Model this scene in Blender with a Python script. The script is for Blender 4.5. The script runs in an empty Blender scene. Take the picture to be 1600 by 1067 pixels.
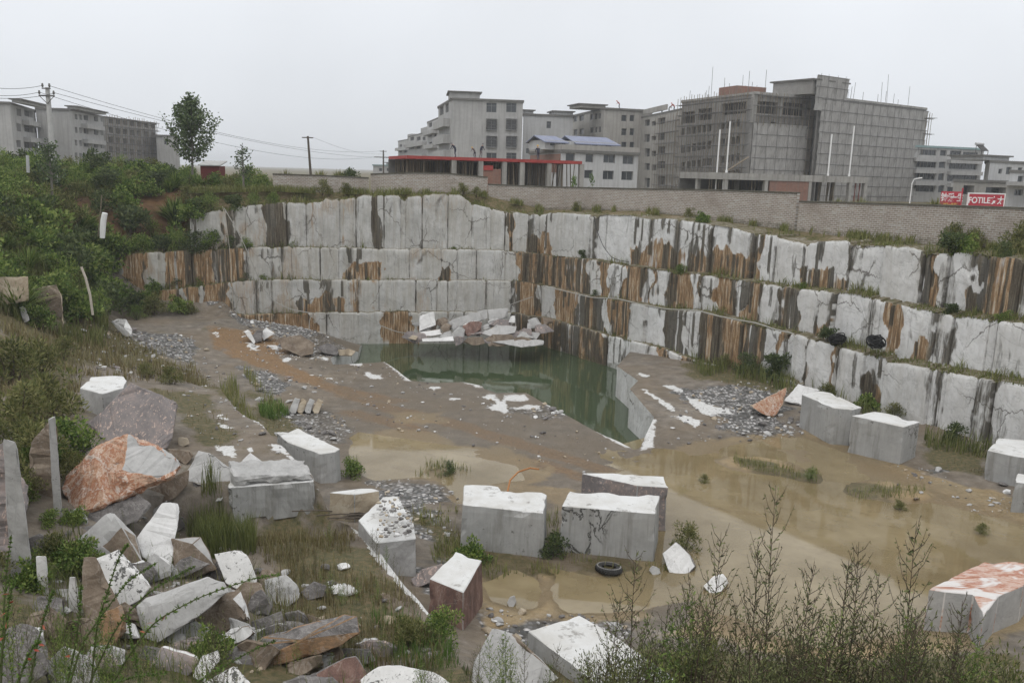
import bpy, bmesh, math, random
import numpy as np
from mathutils import Vector, Matrix, noise as mnoise
from mathutils.geometry import delaunay_2d_cdt

R = math.radians
scene = bpy.context.scene
COL = scene.collection
rng = np.random.default_rng(7)
random.seed(7)

# ------------------------------------------------------------------ camera
CAM_H = 11.0
FPX = 1300.0
PITCH = math.atan((533.5 - 270.0) / FPX)
ROLL = R(1.6)
_c, _s = math.cos(ROLL), math.sin(ROLL)
_cp, _sp = math.cos(PITCH), math.sin(PITCH)
_fw = Vector((0, _cp, -_sp)); _up = Vector((0, _sp, _cp)); _rt = Vector((1, 0, 0))
_ix = _rt * _c + _up * _s
_iy = _rt * -_s + _up * _c
cam_d = bpy.data.cameras.new('camera')
cam = bpy.data.objects.new('camera', cam_d); COL.objects.link(cam)
cam_d.sensor_fit = 'HORIZONTAL'; cam_d.sensor_width = 36.0
cam_d.lens = 36.0 * FPX / 1600.0
cam_d.clip_start = 0.1; cam_d.clip_end = 6000.0
_m = Matrix.Identity(4)
for _i, _v in enumerate((_ix, _iy, -_fw)):
    for _j in range(3): _m[_j][_i] = _v[_j]
_m[2][3] = CAM_H
cam.matrix_world = _m
scene.camera = cam

# ------------------------------------------------------------------ sky, sun, exposure
SUN_EL, SUN_AZ = 62.0, 200.0
world = bpy.data.worlds.new('World'); scene.world = world
world.use_nodes = True
_nt = world.node_tree; _nt.nodes.clear()
_out = _nt.nodes.new('ShaderNodeOutputWorld'); _bg = _nt.nodes.new('ShaderNodeBackground')
_sky = _nt.nodes.new('ShaderNodeTexSky'); _sky.sky_type = 'NISHITA'; _sky.sun_disc = False
_sky.sun_elevation = R(SUN_EL); _sky.sun_rotation = R(SUN_AZ)
_sky.air_density = 1.0; _sky.dust_density = 6.0; _sky.ozone_density = 1.0
_tc = _nt.nodes.new('ShaderNodeTexCoord'); _sep = _nt.nodes.new('ShaderNodeSeparateXYZ')
_nt.links.new(_tc.outputs['Generated'], _sep.inputs[0])
_rmp = _nt.nodes.new('ShaderNodeValToRGB')          # overcast: brighter towards the zenith
_rmp.color_ramp.elements[0].position = 0.0; _rmp.color_ramp.elements[0].color = (7.55, 7.85, 8.25, 1)
_rmp.color_ramp.elements[1].position = 1.0; _rmp.color_ramp.elements[1].color = (13.8, 14.0, 14.2, 1)
_e = _rmp.color_ramp.elements.new(0.10); _e.color = (8.1, 8.4, 8.85, 1)
_e = _rmp.color_ramp.elements.new(0.35); _e.color = (9.6, 9.85, 10.2, 1)
_nz = _nt.nodes.new('ShaderNodeTexNoise'); _nz.inputs['Scale'].default_value = 2.2; _nz.inputs['Detail'].default_value = 4
_nt.links.new(_tc.outputs['Generated'], _nz.inputs['Vector'])
_mr = _nt.nodes.new('ShaderNodeMapRange'); _mr.inputs[3].default_value = 0.92; _mr.inputs[4].default_value = 1.06
_mr.inputs[1].default_value = 0.3; _mr.inputs[2].default_value = 0.7
_nt.links.new(_nz.outputs['Fac'], _mr.inputs[0])
_mul = _nt.nodes.new('ShaderNodeVectorMath'); _mul.operation = 'SCALE'
_nt.links.new(_sep.outputs['Z'], _rmp.inputs['Fac'])
_nt.links.new(_rmp.outputs['Color'], _mul.inputs[0]); _nt.links.new(_mr.outputs[0], _mul.inputs['Scale'])
_mx = _nt.nodes.new('ShaderNodeMix'); _mx.data_type = 'RGBA'; _mx.inputs['Factor'].default_value = 0.93
_nt.links.new(_sky.outputs['Color'], _mx.inputs['A']); _nt.links.new(_mul.outputs[0], _mx.inputs['B'])
_nt.links.new(_mx.outputs['Result'], _bg.inputs['Color'])
_bg.inputs['Strength'].default_value = 0.108
_nt.links.new(_bg.outputs[0], _out.inputs[0])

sun_d = bpy.data.lights.new('sun', 'SUN'); sun = bpy.data.objects.new('sun', sun_d); COL.objects.link(sun)
sun_d.energy = 0.8; sun_d.angle = R(40); sun_d.color = (1.0, 0.97, 0.93)
_az = R(SUN_AZ)
_sd = Vector((math.sin(_az) * math.cos(R(SUN_EL)), math.cos(_az) * math.cos(R(SUN_EL)), math.sin(R(SUN_EL))))
sun.rotation_euler = _sd.to_track_quat('Z', 'Y').to_euler()
sun.location = (0, -20, 60)

scene.view_settings.view_transform = 'Standard'; scene.view_settings.look = 'None'
scene.view_settings.exposure = 0.0; scene.view_settings.gamma = 1.0
scene.view_settings.use_curve_mapping = False
scene.cycles.max_bounces = 5; scene.cycles.diffuse_bounces = 3; scene.cycles.glossy_bounces = 3
scene.cycles.transparent_max_bounces = 8; scene.cycles.use_denoising = True

# ------------------------------------------------------------------ photo <-> place
def ray(px, py):
    a = (np.asarray(px, float) - 800.0) / FPX; b = -(np.asarray(py, float) - 533.5) / FPX
    u = a * _c - b * _s; v = a * _s + b * _c
    return np.stack([u, _cp + v * _sp, -_sp + v * _cp], -1)

def P(px, py, z=0.0):
    """the point of the place at height z seen at pixel (px, py) of the photograph"""
    d = ray(px, py); t = (z - CAM_H) / d[..., 2]
    q = d * t[..., None]; q[..., 2] += CAM_H
    return q

def D(px, py, y):
    """the point at distance y straight ahead seen at pixel (px, py)"""
    d = ray(px, py); t = y / d[..., 1]
    q = d * t[..., None]; q[..., 2] += CAM_H
    return q

def proj(p):
    p = np.asarray(p, float); q = p - np.array([0, 0, CAM_H])
    u = q[..., 0]; f = q[..., 1] * _cp - q[..., 2] * _sp; v = q[..., 1] * _sp + q[..., 2] * _cp
    u = u / f; v = v / f
    a = u * _c + v * _s; b = -u * _s + v * _c
    return np.stack([800 + a * FPX, 533.5 - b * FPX], -1)

class RBF:
    def __init__(self, pts, smooth=0.02):
        p = np.array(pts, float); self.c = p[:, :2]
        n = len(p); K = np.linalg.norm(self.c[:, None] - self.c[None], axis=2)
        A = np.zeros((n + 1, n + 1)); A[:n, :n] = -K + np.eye(n) * smooth; A[:n, n] = 1; A[n, :n] = 1
        b = np.zeros(n + 1); b[:n] = p[:, 2]
        self.w = np.linalg.solve(A, b)
    def __call__(self, x, y):
        x = np.asarray(x, float); y = np.asarray(y, float); out = np.empty(x.size)
        xs, ys = x.ravel(), y.ravel()
        for i in range(0, xs.size, 20000):
            q = np.stack([xs[i:i + 20000], ys[i:i + 20000]], 1)
            K = -np.linalg.norm(q[:, None] - self.c[None], axis=2)
            out[i:i + 20000] = K @ self.w[:-1] + self.w[-1]
        return out.reshape(x.shape)

def _hash(ix, iy):
    h = (ix.astype(np.int64) * 374761393 + iy.astype(np.int64) * 668265263) & 0x7fffffff
    h = ((h ^ (h >> 13)) * 1274126177) & 0x7fffffff
    return ((h ^ (h >> 16)) & 0xffff) / 65535.0

def vnoise(x, y, seed=0):
    x = np.asarray(x, float) + seed * 17.31; y = np.asarray(y, float) + seed * 9.73
    ix = np.floor(x); iy = np.floor(y); fx = x - ix; fy = y - iy
    fx = fx * fx * (3 - 2 * fx); fy = fy * fy * (3 - 2 * fy)
    a = _hash(ix, iy); b = _hash(ix + 1, iy); c = _hash(ix, iy + 1); d = _hash(ix + 1, iy + 1)
    return (a + (b - a) * fx) * (1 - fy) + (c + (d - c) * fx) * fy

def fnoise(x, y, octv=4, seed=0):
    s = 0; a = 0.5; t = 0
    for i in range(octv):
        s = s + a * vnoise(np.asarray(x) * 2 ** i, np.asarray(y) * 2 ** i, seed + i); t += a; a *= 0.5
    return s / t

def sstep(a, b, x):
    t = np.clip((np.asarray(x, float) - a) / (b - a), 0, 1); return t * t * (3 - 2 * t)

def inpoly(x, y, poly):
    p = np.asarray(poly, float); r = np.zeros(np.shape(x), bool); n = len(p)
    for i in range(n):
        x0, y0 = p[i - 1]; x1, y1 = p[i]
        if y0 == y1: continue
        c = ((y0 > y) != (y1 > y)) & (x < (x1 - x0) * (y - y0) / (y1 - y0) + x0)
        r ^= c
    return r

def segdist(x, y, line, closed=False):
    p = np.asarray(line, float); d = np.full(np.shape(x), 1e9)
    idx = range(len(p)) if closed else range(1, len(p))
    for i in idx:
        a, b = p[i - 1], p[i]; v = b - a; L = max(v @ v, 1e-9)
        t = np.clip(((x - a[0]) * v[0] + (y - a[1]) * v[1]) / L, 0, 1)
        d = np.minimum(d, np.hypot(x - a[0] - t * v[0], y - a[1] - t * v[1]))
    return d

def sdist(x, y, poly):
    d = segdist(x, y, poly, True); return np.where(inpoly(x, y, poly), d, -d)

# ------------------------------------------------------------------ mesh helpers
def mesh_np(name, V, F, mat=None, attrs=None, parent=None, smooth=False, link=True, fmat=None, mats=None):
    """V (n,3); F an (m,k) array or a list of index tuples"""
    me = bpy.data.meshes.new(name); V = np.asarray(V, np.float32)
    me.vertices.add(len(V)); me.vertices.foreach_set('co', V.ravel())
    if isinstance(F, np.ndarray):
        m, k = F.shape; flat = F.ravel().astype(np.int32); starts = np.arange(0, m * k, k, dtype=np.int32)
    else:
        lens = np.array([len(f) for f in F], np.int32); m = len(F)
        flat = np.array([i for f in F for i in f], np.int32); starts = np.concatenate([[0], np.cumsum(lens)[:-1]]).astype(np.int32)
    me.loops.add(len(flat)); me.loops.foreach_set('vertex_index', flat)
    me.polygons.add(m); me.polygons.foreach_set('loop_start', starts)
    me.polygons.foreach_set('use_smooth', np.full(m, bool(smooth)))
    for mm in (mats or ([mat] if mat else [])): me.materials.append(mm)
    if fmat is not None: me.polygons.foreach_set('material_index', np.asarray(fmat, np.int32))
    me.update(calc_edges=True)
    for k, a in (attrs or {}).items():
        at = me.attributes.new(k, 'FLOAT', 'POINT'); at.data.foreach_set('value', np.asarray(a, np.float32))
    me.validate()
    if not link: return me
    o = bpy.data.objects.new(name, me); COL.objects.link(o)
    if parent is not None: o.parent = parent
    return o

def tag(o, label=None, cat=None, group=None, kind=None):
    if label: o['label'] = label
    if cat: o['category'] = cat
    if group: o['group'] = group
    if kind: o['kind'] = kind
    return o

def empty(name, loc=(0, 0, 0), rz=0.0, label=None, cat=None, group=None):
    o = bpy.data.objects.new(name, None); COL.objects.link(o); o.location = loc; o.rotation_euler = (0, 0, rz)
    o.empty_display_size = 0.2
    return tag(o, label, cat, group)

def link_copy(o, parent=None):
    c = o.copy(); COL.objects.link(c)
    if parent is not None: c.parent = parent
    for ch in list(o.children): link_copy(ch, c)
    return c

class MB:
    """collects boxes, tubes and polygons for ONE mesh"""
    def __init__(self): self.V = []; self.F = []; self.M = []; self.A = {}
    def add(self, v, f, m=0):
        n = len(self.V); self.V += [tuple(map(float, q)) for q in v]
        self.F += [tuple(i + n for i in q) for q in f]; self.M += [m] * len(f)
    def box(self, x0, x1, y0, y1, z0, z1, m=0):
        v = [(x0, y0, z0), (x1, y0, z0), (x1, y1, z0), (x0, y1, z0), (x0, y0, z1), (x1, y0, z1), (x1, y1, z1), (x0, y1, z1)]
        self.add(v, [(0, 3, 2, 1), (4, 5, 6, 7), (0, 1, 5, 4), (1, 2, 6, 5), (2, 3, 7, 6), (3, 0, 4, 7)], m)
    def tube(self, pts, r, n=6, m=0, cap=True):
        pts = [Vector(p) for p in pts]; k = len(pts); rr = r if isinstance(r, (list, tuple)) else [r] * k
        base = len(self.V); side = None
        for i, p in enumerate(pts):
            t = (pts[min(i + 1, k - 1)] - pts[max(i - 1, 0)]).normalized()
            if side is None:
                side = t.cross(Vector((0, 0, 1)) if abs(t.z) < 0.9 else Vector((1, 0, 0))).normalized()
            else:
                side = (side - t * side.dot(t)).normalized()
            b = t.cross(side)
            for j in range(n):
                a = 2 * math.pi * j / n
                q = p + (side * math.cos(a) + b * math.sin(a)) * rr[i]; self.V.append(tuple(q))
        for i in range(k - 1):
            for j in range(n):
                self.F.append((base + i * n + j, base + i * n + (j + 1) % n, base + (i + 1) * n + (j + 1) % n, base + (i + 1) * n + j)); self.M.append(m)
        if cap:
            self.F.append(tuple(base + j for j in reversed(range(n)))); self.M.append(m)
            self.F.append(tuple(base + (k - 1) * n + j for j in range(n))); self.M.append(m)
    def build(self, name, mat, parent=None, smooth=False, link=True):
        mats = mat if isinstance(mat, (list, tuple)) else [mat]
        return mesh_np(name, self.V, self.F, None, self.A, parent, smooth, link, self.M, mats)

# ------------------------------------------------------------------ material helpers
class NT:
    def __init__(self, name, rough=0.85, spec=0.3):
        self.mat = bpy.data.materials.new(name); self.mat.use_nodes = True
        self.t = self.mat.node_tree; self.b = self.t.nodes['Principled BSDF']; self.out = self.t.nodes['Material Output']
        self.b.inputs['Roughness'].default_value = rough
        self.b.inputs['Specular IOR Level'].default_value = spec
    def put(self, sock, v):
        if v is None: return
        if hasattr(v, 'node'): self.t.links.new(v, sock)
        elif isinstance(v, (tuple, list)) and len(v) == 3 and sock.type == 'RGBA': sock.default_value = (*v, 1)
        else: sock.default_value = v
    def pos(self):
        return self.t.nodes.new('ShaderNodeNewGeometry').outputs['Position']
    def obj(self):
        return self.t.nodes.new('ShaderNodeTexCoord').outputs['Object']
    def normal_z(self):
        g = self.t.nodes.new('ShaderNodeNewGeometry'); s = self.t.nodes.new('ShaderNodeSeparateXYZ')
        self.t.links.new(g.outputs['True Normal'], s.inputs[0]); return s.outputs['Z']
    def attr(self, n):
        a = self.t.nodes.new('ShaderNodeAttribute'); a.attribute_name = n; return a.outputs['Fac']
    def rand(self):
        return self.t.nodes.new('ShaderNodeObjectInfo').outputs['Random']
    def sep(self, v):
        s = self.t.nodes.new('ShaderNodeSeparateXYZ'); self.put(s.inputs[0], v); return s.outputs
    def comb(self, x, y, z):
        s = self.t.nodes.new('ShaderNodeCombineXYZ')
        for i, q in enumerate((x, y, z)): self.put(s.inputs[i], q)
        return s.outputs[0]
    def m(self, op, a, b=None, c=None, clamp=False):
        n = self.t.nodes.new('ShaderNodeMath'); n.operation = op; n.use_clamp = clamp
        for i, q in enumerate((a, b, c)):
            if q is not None: self.put(n.inputs[i], q)
        return n.outputs[0]
    def map(self, v, a, b, c=0.0, d=1.0):
        n = self.t.nodes.new('ShaderNodeMapRange'); self.put(n.inputs[0], v)
        for i, q in enumerate((a, b, c, d)): self.put(n.inputs[i + 1], q)
        return n.outputs[0]
    def scale(self, v, s):
        n = self.t.nodes.new('ShaderNodeVectorMath'); n.operation = 'MULTIPLY'; self.put(n.inputs[0], v); n.inputs[1].default_value = s if isinstance(s, (tuple, list)) else (s, s, s)
        return n.outputs[0]
    def noise(self, v, scale, detail=4, rough=0.55, dist=0.0):
        n = self.t.nodes.new('ShaderNodeTexNoise'); self.put(n.inputs['Vector'], v)
        n.inputs['Scale'].default_value = scale; n.inputs['Detail'].default_value = detail
        n.inputs['Roughness'].default_value = rough; n.inputs['Distortion'].default_value = dist
        return n.outputs['Fac']
    def voro(self, v, scale, feat='F1', out='Distance', rnd=1.0):
        n = self.t.nodes.new('ShaderNodeTexVoronoi'); self.put(n.inputs['Vector'], v); n.feature = feat
        n.inputs['Scale'].default_value = scale; n.inputs['Randomness'].default_value = rnd
        return n.outputs[out]
    def ramp(self, f, stops):
        n = self.t.nodes.new('ShaderNodeValToRGB'); self.put(n.inputs[0], f); cr = n.color_ramp
        while len(cr.elements) > 1: cr.elements.remove(cr.elements[-1])
        for i, (p, c) in enumerate(stops):
            e = cr.elements[0] if i == 0 else cr.elements.new(p)
            e.position = p; e.color = (*c, 1) if len(c) == 3 else c
        return n.outputs[0]
    def mix(self, f, a, b, mode='MIX'):
        n = self.t.nodes.new('ShaderNodeMix'); n.data_type = 'RGBA'; n.blend_type = mode
        self.put(n.inputs['Factor'], f); self.put(n.inputs[6], a); self.put(n.inputs[7], b)
        return n.outputs[2]
    def bump(self, h, strength=0.3, dist=0.05):
        n = self.t.nodes.new('ShaderNodeBump'); self.put(n.inputs['Height'], h)
        n.inputs['Strength'].default_value = strength; n.inputs['Distance'].default_value = dist
        self.t.links.new(n.outputs[0], self.b.inputs['Normal'])
    def col(self, c): self.put(self.b.inputs['Base Color'], c); return self
# ------------------------------------------------------------------ quarry walls: plan lines
C0 = np.array([1.8, 61.2]); NB = np.array([-0.152, 0.988]); NR = np.array([0.837, 0.547])
BL = np.array([-34.0, 61.2 - 35.8 * 0.154]); RE = np.array([23.5, 28.0])

def plan_line(ob, oc, of):
    A = np.array([NB, NR]); k = C0 + np.linalg.solve(A, np.array([ob, oc]))
    return np.array([BL + NB * ob, k, RE + NR * of])

def plan_hit(px, py, line):
    d = ray(px, py); dx, dy = d[..., 0], d[..., 1]; best = np.full(np.shape(dx), np.nan); nrm = np.zeros(np.shape(dx) + (2,))
    for i in range(len(line) - 1):
        a, b = line[i], line[i + 1]; e = b - a
        det = dx * -e[1] + dy * e[0]
        t = (a[0] * -e[1] + a[1] * e[0]) / det; u = (dx * a[1] - dy * a[0]) / det
        ok = (u >= -1e-6) & (u <= 1 + 1e-6) & (t > 0)
        if i == 0: ok |= (u < 0) & (t > 0) & (t < 200)
        if i == len(line) - 2: ok |= (u > 1) & (t > 0) & (t < 200)
        take = ok & (np.isnan(best) | (t < best))
        best = np.where(take, t, best)
        n = np.array([e[1], -e[0]]) / np.hypot(*e); n = n if n @ np.array([0, -1]) > 0 or i else -n
        nrm[take] = n
    q = d * best[..., None]; q[..., 2] += CAM_H
    return q, nrm

LINES = {1: plan_line(0.85, 0.85, 3.2), 2: plan_line(0.55, 0.5, 1.9), 3: plan_line(0.28, 0.25, 0.6), 4: plan_line(0.0, 0.0, 0.0)}
TOPS = {
 1: [(280, 345), (310, 336), (330, 330), (383, 321), (400, 320), (441, 316), (500, 316), (506, 310), (556, 309), (569, 305), (625, 305), (631, 312), (637, 308),
     (650, 306), (666, 303), (719, 303), (741, 319), (769, 325), (803, 330), (828, 334), (847, 336), (862, 331), (930, 336), (980, 334), (1000, 338), (1050, 342),
     (1110, 350), (1150, 357), (1190, 366), (1213, 367), (1235, 372), (1262, 380), (1280, 377), (1320, 375), (1333, 382), (1352, 384), (1400, 382), (1420, 381), (1440, 388),
     (1449, 394), (1482, 396), (1500, 393), (1525, 394), (1541, 400), (1562, 401), (1600, 402), (1750, 414)],
 2: [(140, 400), (160, 398), (225, 394), (330, 390), (400, 386), (440, 385), (712, 389), (787, 391), (847, 396), (866, 400), (925, 404), (969, 414), (1053, 423), (1125, 433),
     (1187, 442), (1250, 450), (1337, 460), (1381, 470), (1400, 475), (1475, 490), (1600, 505), (1750, 524)],
 3: [(140, 466), (156, 461), (260, 452), (362, 440), (430, 436), (803, 438), (831, 442), (856, 447), (906, 458), (969, 470), (1047, 484), (1094, 486), (1140, 497), (1187, 508),
     (1247, 523), (1300, 539), (1331, 546), (1381, 559), (1386, 566), (1412, 567), (1487, 582), (1600, 602), (1750, 628)],
 4: [(140, 500), (362, 491), (428, 489), (656, 486), (800, 488), (840, 494), (856, 497), (900, 508), (950, 523), (1040, 545), (1081, 560), (1150, 580), (1230, 592), (1300, 622),
     (1385, 657), (1540, 702), (1750, 770)],
 5: [(140, 512), (380, 505), (545, 527), (700, 531), (853, 541), (900, 549), (960, 572), (1081, 566), (1750, 790)],
}
# the benches run on past the right edge of the picture at the same heights
for _k in (1, 2, 3, 4):
    _l = LINES[min(_k, 3)] if _k < 4 else LINES[3]; _q, _ = plan_hit(np.array([1750.0]), np.array([float(TOPS[_k][-1][1])]), _l); _e = _l[2] - _l[1]; _e = _e / np.hypot(*_e)
    for w_s in (2.0, 4.0, 6.5, 9.0, 12.0):
        _p = proj(np.array([_q[0, 0] + _e[0] * w_s, _q[0, 1] + _e[1] * w_s, _q[0, 2]])); TOPS[_k].append((float(_p[0]), float(_p[1])))
TOPS[5].append((6000, 1500))
CODES = {
 1: 'g300 d346 g366 g383 d412 g447 b478 w505 b530 g556 d584 w600 w626 b634 w660 w700 g738 w768 m790 w800 x828 w862 g925 c932 x985 x1060 x1112 m1180 g1190 w1215 x1262 w1330 c1346 d1445 o1462 c1485 x1522 m1545 m1600',
 2: 'g140 o180 w224 m256 o298 m336 g385 b424 w455 w500 x545 w592 w640 x690 w715 g745 w790 m808 o844 m880 w924 o935 w953 o973 w1003 o1016 g1020 o1047 w1084 d1095 w1100 o1119 d1150 o1165 w1190 d1222 w1247 x1280 c1306 w1362 o1378 c1396 x1424 g1466 c1490 c1545',
 3: 'd140 o200 o230 w278 o286 w310 o318 g362 g400 b425 x455 x500 b545 w592 w650 w700 g760 m800 w845 o868 d905 w945 o957 g985 w1010 d1042 g1072 m1095 o1125 d1160 g1190 o1216 w1230 c1240 x1262 c1275 m1304 w1312 x1352 c1385 w1455 g1468 c1480 g1530 c1555 c1640',
 4: 'o140 o380 w490 b510 w530 w560 o600 x640 w655 g700 w750 d800 m840 d875 o905 w948 g972 w985 o1030 w1045 o1062 w1090 w1400',
}
CV = {'w': (.05, .06), 'g': (.1, .27), 'b': (.36, .12), 'o': (.86, .34), 'd': (.5, .72), 'm': (.62, .5), 'x': (.7, .5), 'c': (.0, -.1)}

def build_tier(k, px0, px1, mat):
    pxs = np.concatenate([np.arange(px0, min(px1, 1745), 0.85), np.arange(1745, px1, 4.0)])
    ty = np.interp(pxs, *np.array(TOPS[k]).T); by = np.interp(pxs, *np.array(TOPS[k + 1]).T)
    top, nrm = plan_hit(pxs, ty, LINES[k]); bot, _ = plan_hit(pxs, np.maximum(by, ty + 3), LINES[k])
    s = np.concatenate([[0], np.cumsum(np.hypot(*np.diff(top[:, :2], axis=0).T))])
    toks = CODES[k].split(); cp = np.array([float(t[1:]) for t in toks]); cc = [t[0] for t in toks]
    wob = pxs + 5 * (fnoise(s * 1.3, s * 0 + k, 3, 40 + k) - .5)
    # joints between sawn blocks
    joints = list(cp); q = px0
    while q < px1:
        q += (rng.uniform(26, 52) if q < 830 else rng.uniform(50, 120) * (1 + max(0, q - 1000) / 900) * (1 + max(0, q - 1740) / 150))
        if min(abs(q - c) for c in joints) > 14: joints.append(q)
    joints = np.sort(np.array(joints))
    jd = np.min(np.abs(pxs[:, None] - joints[None]), axis=1)                 # px to the nearest joint
    ppm = np.gradient(pxs) / np.maximum(np.gradient(s), 1e-4); jm = jd / ppm  # in metres
    blk = np.searchsorted(joints, pxs)
    r1 = rng.random(len(joints) + 2); r2 = rng.random(len(joints) + 2); r3 = rng.random(len(joints) + 2)
    T = np.concatenate([np.linspace(0, 1, 26), [1.25, 1.6]]); nT = len(T); n = len(pxs)
    tz = T[None] * np.ones((n, 1)); sz = s[:, None] * np.ones((1, nT))
    wob = pxs[:, None] + ppm[:, None] * (1.5 * (fnoise(sz * .55, tz * 1.5 + k * 7, 3, 40 + k) - .5) + .5 * (fnoise(sz * 2.2, tz * 2.5 + k * 3, 3, 45 + k) - .5))
    ci = np.clip(np.searchsorted(cp, wob, side='right') - 1, 0, len(cp) - 1)
    OV = np.array([CV[c][0] for c in cc]); DV = np.array([CV[c][1] for c in cc]); XV = np.array([float(c == 'x') for c in cc]); CLN = np.array([{'c': .85, 'w': .5, 'g': .2}.get(c, 0.0) for c in cc])[ci]
    o0 = OV[ci] + 0.10 * (r3[blk] - .5)[:, None]; d0 = DV[ci]; isx = XV[ci]
    for _ in range(2): o0[1:-1] = (o0[:-2] + o0[1:-1] + o0[2:]) / 3; d0[1:-1] = (d0[:-2] + d0[1:-1] + d0[2:]) / 3
    # chipped top edges
    chip = 0.30 * np.maximum(0, fnoise(s * 1.1, s * 0, 4, 3 + k) - .52) + 0.05 * fnoise(s * 6, s * 0, 2, 5 + k)
    chip = chip + 0.07 * (jm < 0.10) + 0.14 * np.maximum(0, r1[blk] - .6)
    ztop = top[:, 2] - chip * (1 if k > 1 else 1.4); zb = np.minimum(bot[:, 2], ztop - .15)
    Z = ztop[:, None] + (zb - ztop)[:, None] * T[None]
    S = np.repeat(s[:, None], nT, 1); TT = np.repeat(T[None], n, 0)
    # relief along the outward normal (towards the pit is negative)
    off = (np.interp(pxs, [300, 800, 1000], [.16, .16, .34]) * (r2[blk] - .5))[:, None] + 0.05 * (r1[blk] - .5)[:, None] * TT
    jr = r3[np.argmin(np.abs(pxs[:, None] - joints[None]), axis=1)]
    off = off + ((.02 + .07 * jr) * np.exp(-(jm / 0.035) ** 2))[:, None] + 0.05 * (fnoise(S * .9, Z * .9, 3, 11 + k) - .5) + 0.03 * (fnoise(S * 5, Z * 2.5, 2, 21 + k) - .5)
    rough = sstep(.5, .9, o0)
    off = off + rough * (0.16 * (fnoise(S * 3.2, Z * .25, 3, 31 + k) - .5) + .05)
    off = off + 0.05 * np.exp(-TT / .035)          # broken arris
    X = top[:, 0][:, None] - nrm[:, 0][:, None] * off; Y = top[:, 1][:, None] - nrm[:, 1][:, None] * off
    # stains
    Sw = S + 0.10 * (fnoise(S * .7, Z * 1.1, 2, 51 + k) - .5)
    c1 = fnoise(Sw * 2.6, Z * .05, 3, 61 + k); c2 = fnoise(Sw * 4.2, Z * .06, 3, 71 + k); c3 = fnoise(S * 1.6, Z * 1.4, 3, 81 + k); c4 = fnoise(Sw * 7, Z * .1, 2, 91 + k)
    t0 = 0.28 + 0.75 * (fnoise(Sw * 1.8, Z * 0, 3, 101 + k) - .25)
    g = np.where(isx > .5, sstep(t0 - .05, t0 + .12, TT), 1.0)
    org = sstep(.40, .62, o0 * g + .85 * (c1 - .5) + .30 * (c3 - .5))
    drk = sstep(.46, .68, d0 * g + .95 * (c2 - .5) + .25 * (c4 - .5))
    # a few long dark runs from the ledge above, and the joints themselves
    hs = _hash(np.floor(Sw * 5.0), np.zeros_like(Sw)); ln = _hash(np.floor(Sw * 5.0), np.ones_like(Sw))
    run = (hs > .89 + .09 * CLN) * sstep(ln * .9 + .12, ln * .9, TT) * sstep(.0, .2, TT + .1)
    drk = np.maximum(drk, .85 * run * (1 - .5 * CLN))
    jn = np.exp(-(jm / (.028 + .03 * jr)) ** 2)[:, None] * (.25 + .75 * jr)[:, None] * (0.5 + .5 * sstep(.35, .6, c3)); drk = np.maximum(drk, jn)
    jw = np.exp(-(jm / (.10 + .35 * jr)) ** 2)[:, None] * sstep(.42, .66, c3 + .40 * jr[:, None] - .12); drk = np.maximum(drk, .85 * jw * (1 - .7 * CLN))
    # wavy smears wandering down the face
    Sm = S + .28 * (fnoise(S * .5, Z * .9, 3, 111 + k) - .5) * 2; sm = fnoise(Sw * 1.1 + 9, Z * .35, 3, 121 + k); sm2 = fnoise(Sm * 2.2, Z * .25, 3, 131 + k)
    drk = np.maximum(drk, .72 * sstep(.61 + .06 * CLN, .69 + .06 * CLN, .5 * sm + .55 * sm2) * (1 - .4 * CLN)); bg = sstep(.52, .72, fnoise(S * .8, Z * .5, 3, 141 + k)); org = np.maximum(org, .42 * bg * sstep(900, 600, pxs)[:, None])
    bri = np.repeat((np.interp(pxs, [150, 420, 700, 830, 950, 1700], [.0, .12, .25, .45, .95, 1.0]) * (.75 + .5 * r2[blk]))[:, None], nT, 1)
    moss = sstep(.78, 1.0, TT + .45 * (c3 - .5) - .06) * .8 + .5 * sstep(.10, .0, TT)
    mossy = np.interp(pxs, [150, 330, 450, 700, 850, 1100, 1250, 1600], [1, .9, .6, .4, .7, .9, .5, .4])[:, None]
    moss = moss * mossy
    calm = np.interp(pxs, [150, 380, 470, 780, 850, 900], [.95, .9, .55, .6, .9, 1.0])[:, None]; drk = np.where(d0 > .4, drk, np.maximum(drk * calm, jn))
    tint = np.repeat(r1[blk][:, None], nT, 1)
    V = np.stack([X, Y, Z], -1); idx = np.arange(n * nT).reshape(n, nT)
    F = [np.stack([idx[:-1, :-1], idx[:-1, 1:], idx[1:, 1:], idx[1:, :-1]], -1).reshape(-1, 4)]
    # the ledge on top
    rows = [0.12, 0.5, 1.1, 2.2]; L = []
    for j, w in enumerate(rows):
        dz = -0.01 + 0.05 * (fnoise(s * 2, s * 0 + w, 3, 7) - .3) + (.10 * w if k > 1 else .02 * w)
        L.append(np.stack([top[:, 0] - nrm[:, 0] * w, top[:, 1] - nrm[:, 1] * w, ztop + dz], -1))
    base = n * nT; LV = np.concatenate(L); li = [idx[:, 0]] + [base + j * n + np.arange(n) for j in range(len(rows))]
    for a, b in zip(li[:-1], li[1:]): F.append(np.stack([a[:-1], a[1:], b[1:], b[:-1]], -1))
    z0 = np.zeros(len(LV)); pad = lambda a, v: np.concatenate([a.ravel(), np.full(len(LV), v)])
    sL = np.concatenate([s] * len(rows))
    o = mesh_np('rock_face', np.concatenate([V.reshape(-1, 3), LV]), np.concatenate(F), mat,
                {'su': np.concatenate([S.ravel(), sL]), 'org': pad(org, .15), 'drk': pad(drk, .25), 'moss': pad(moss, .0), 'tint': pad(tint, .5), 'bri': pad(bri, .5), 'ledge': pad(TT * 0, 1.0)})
    tag(o, kind='structure')
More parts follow.
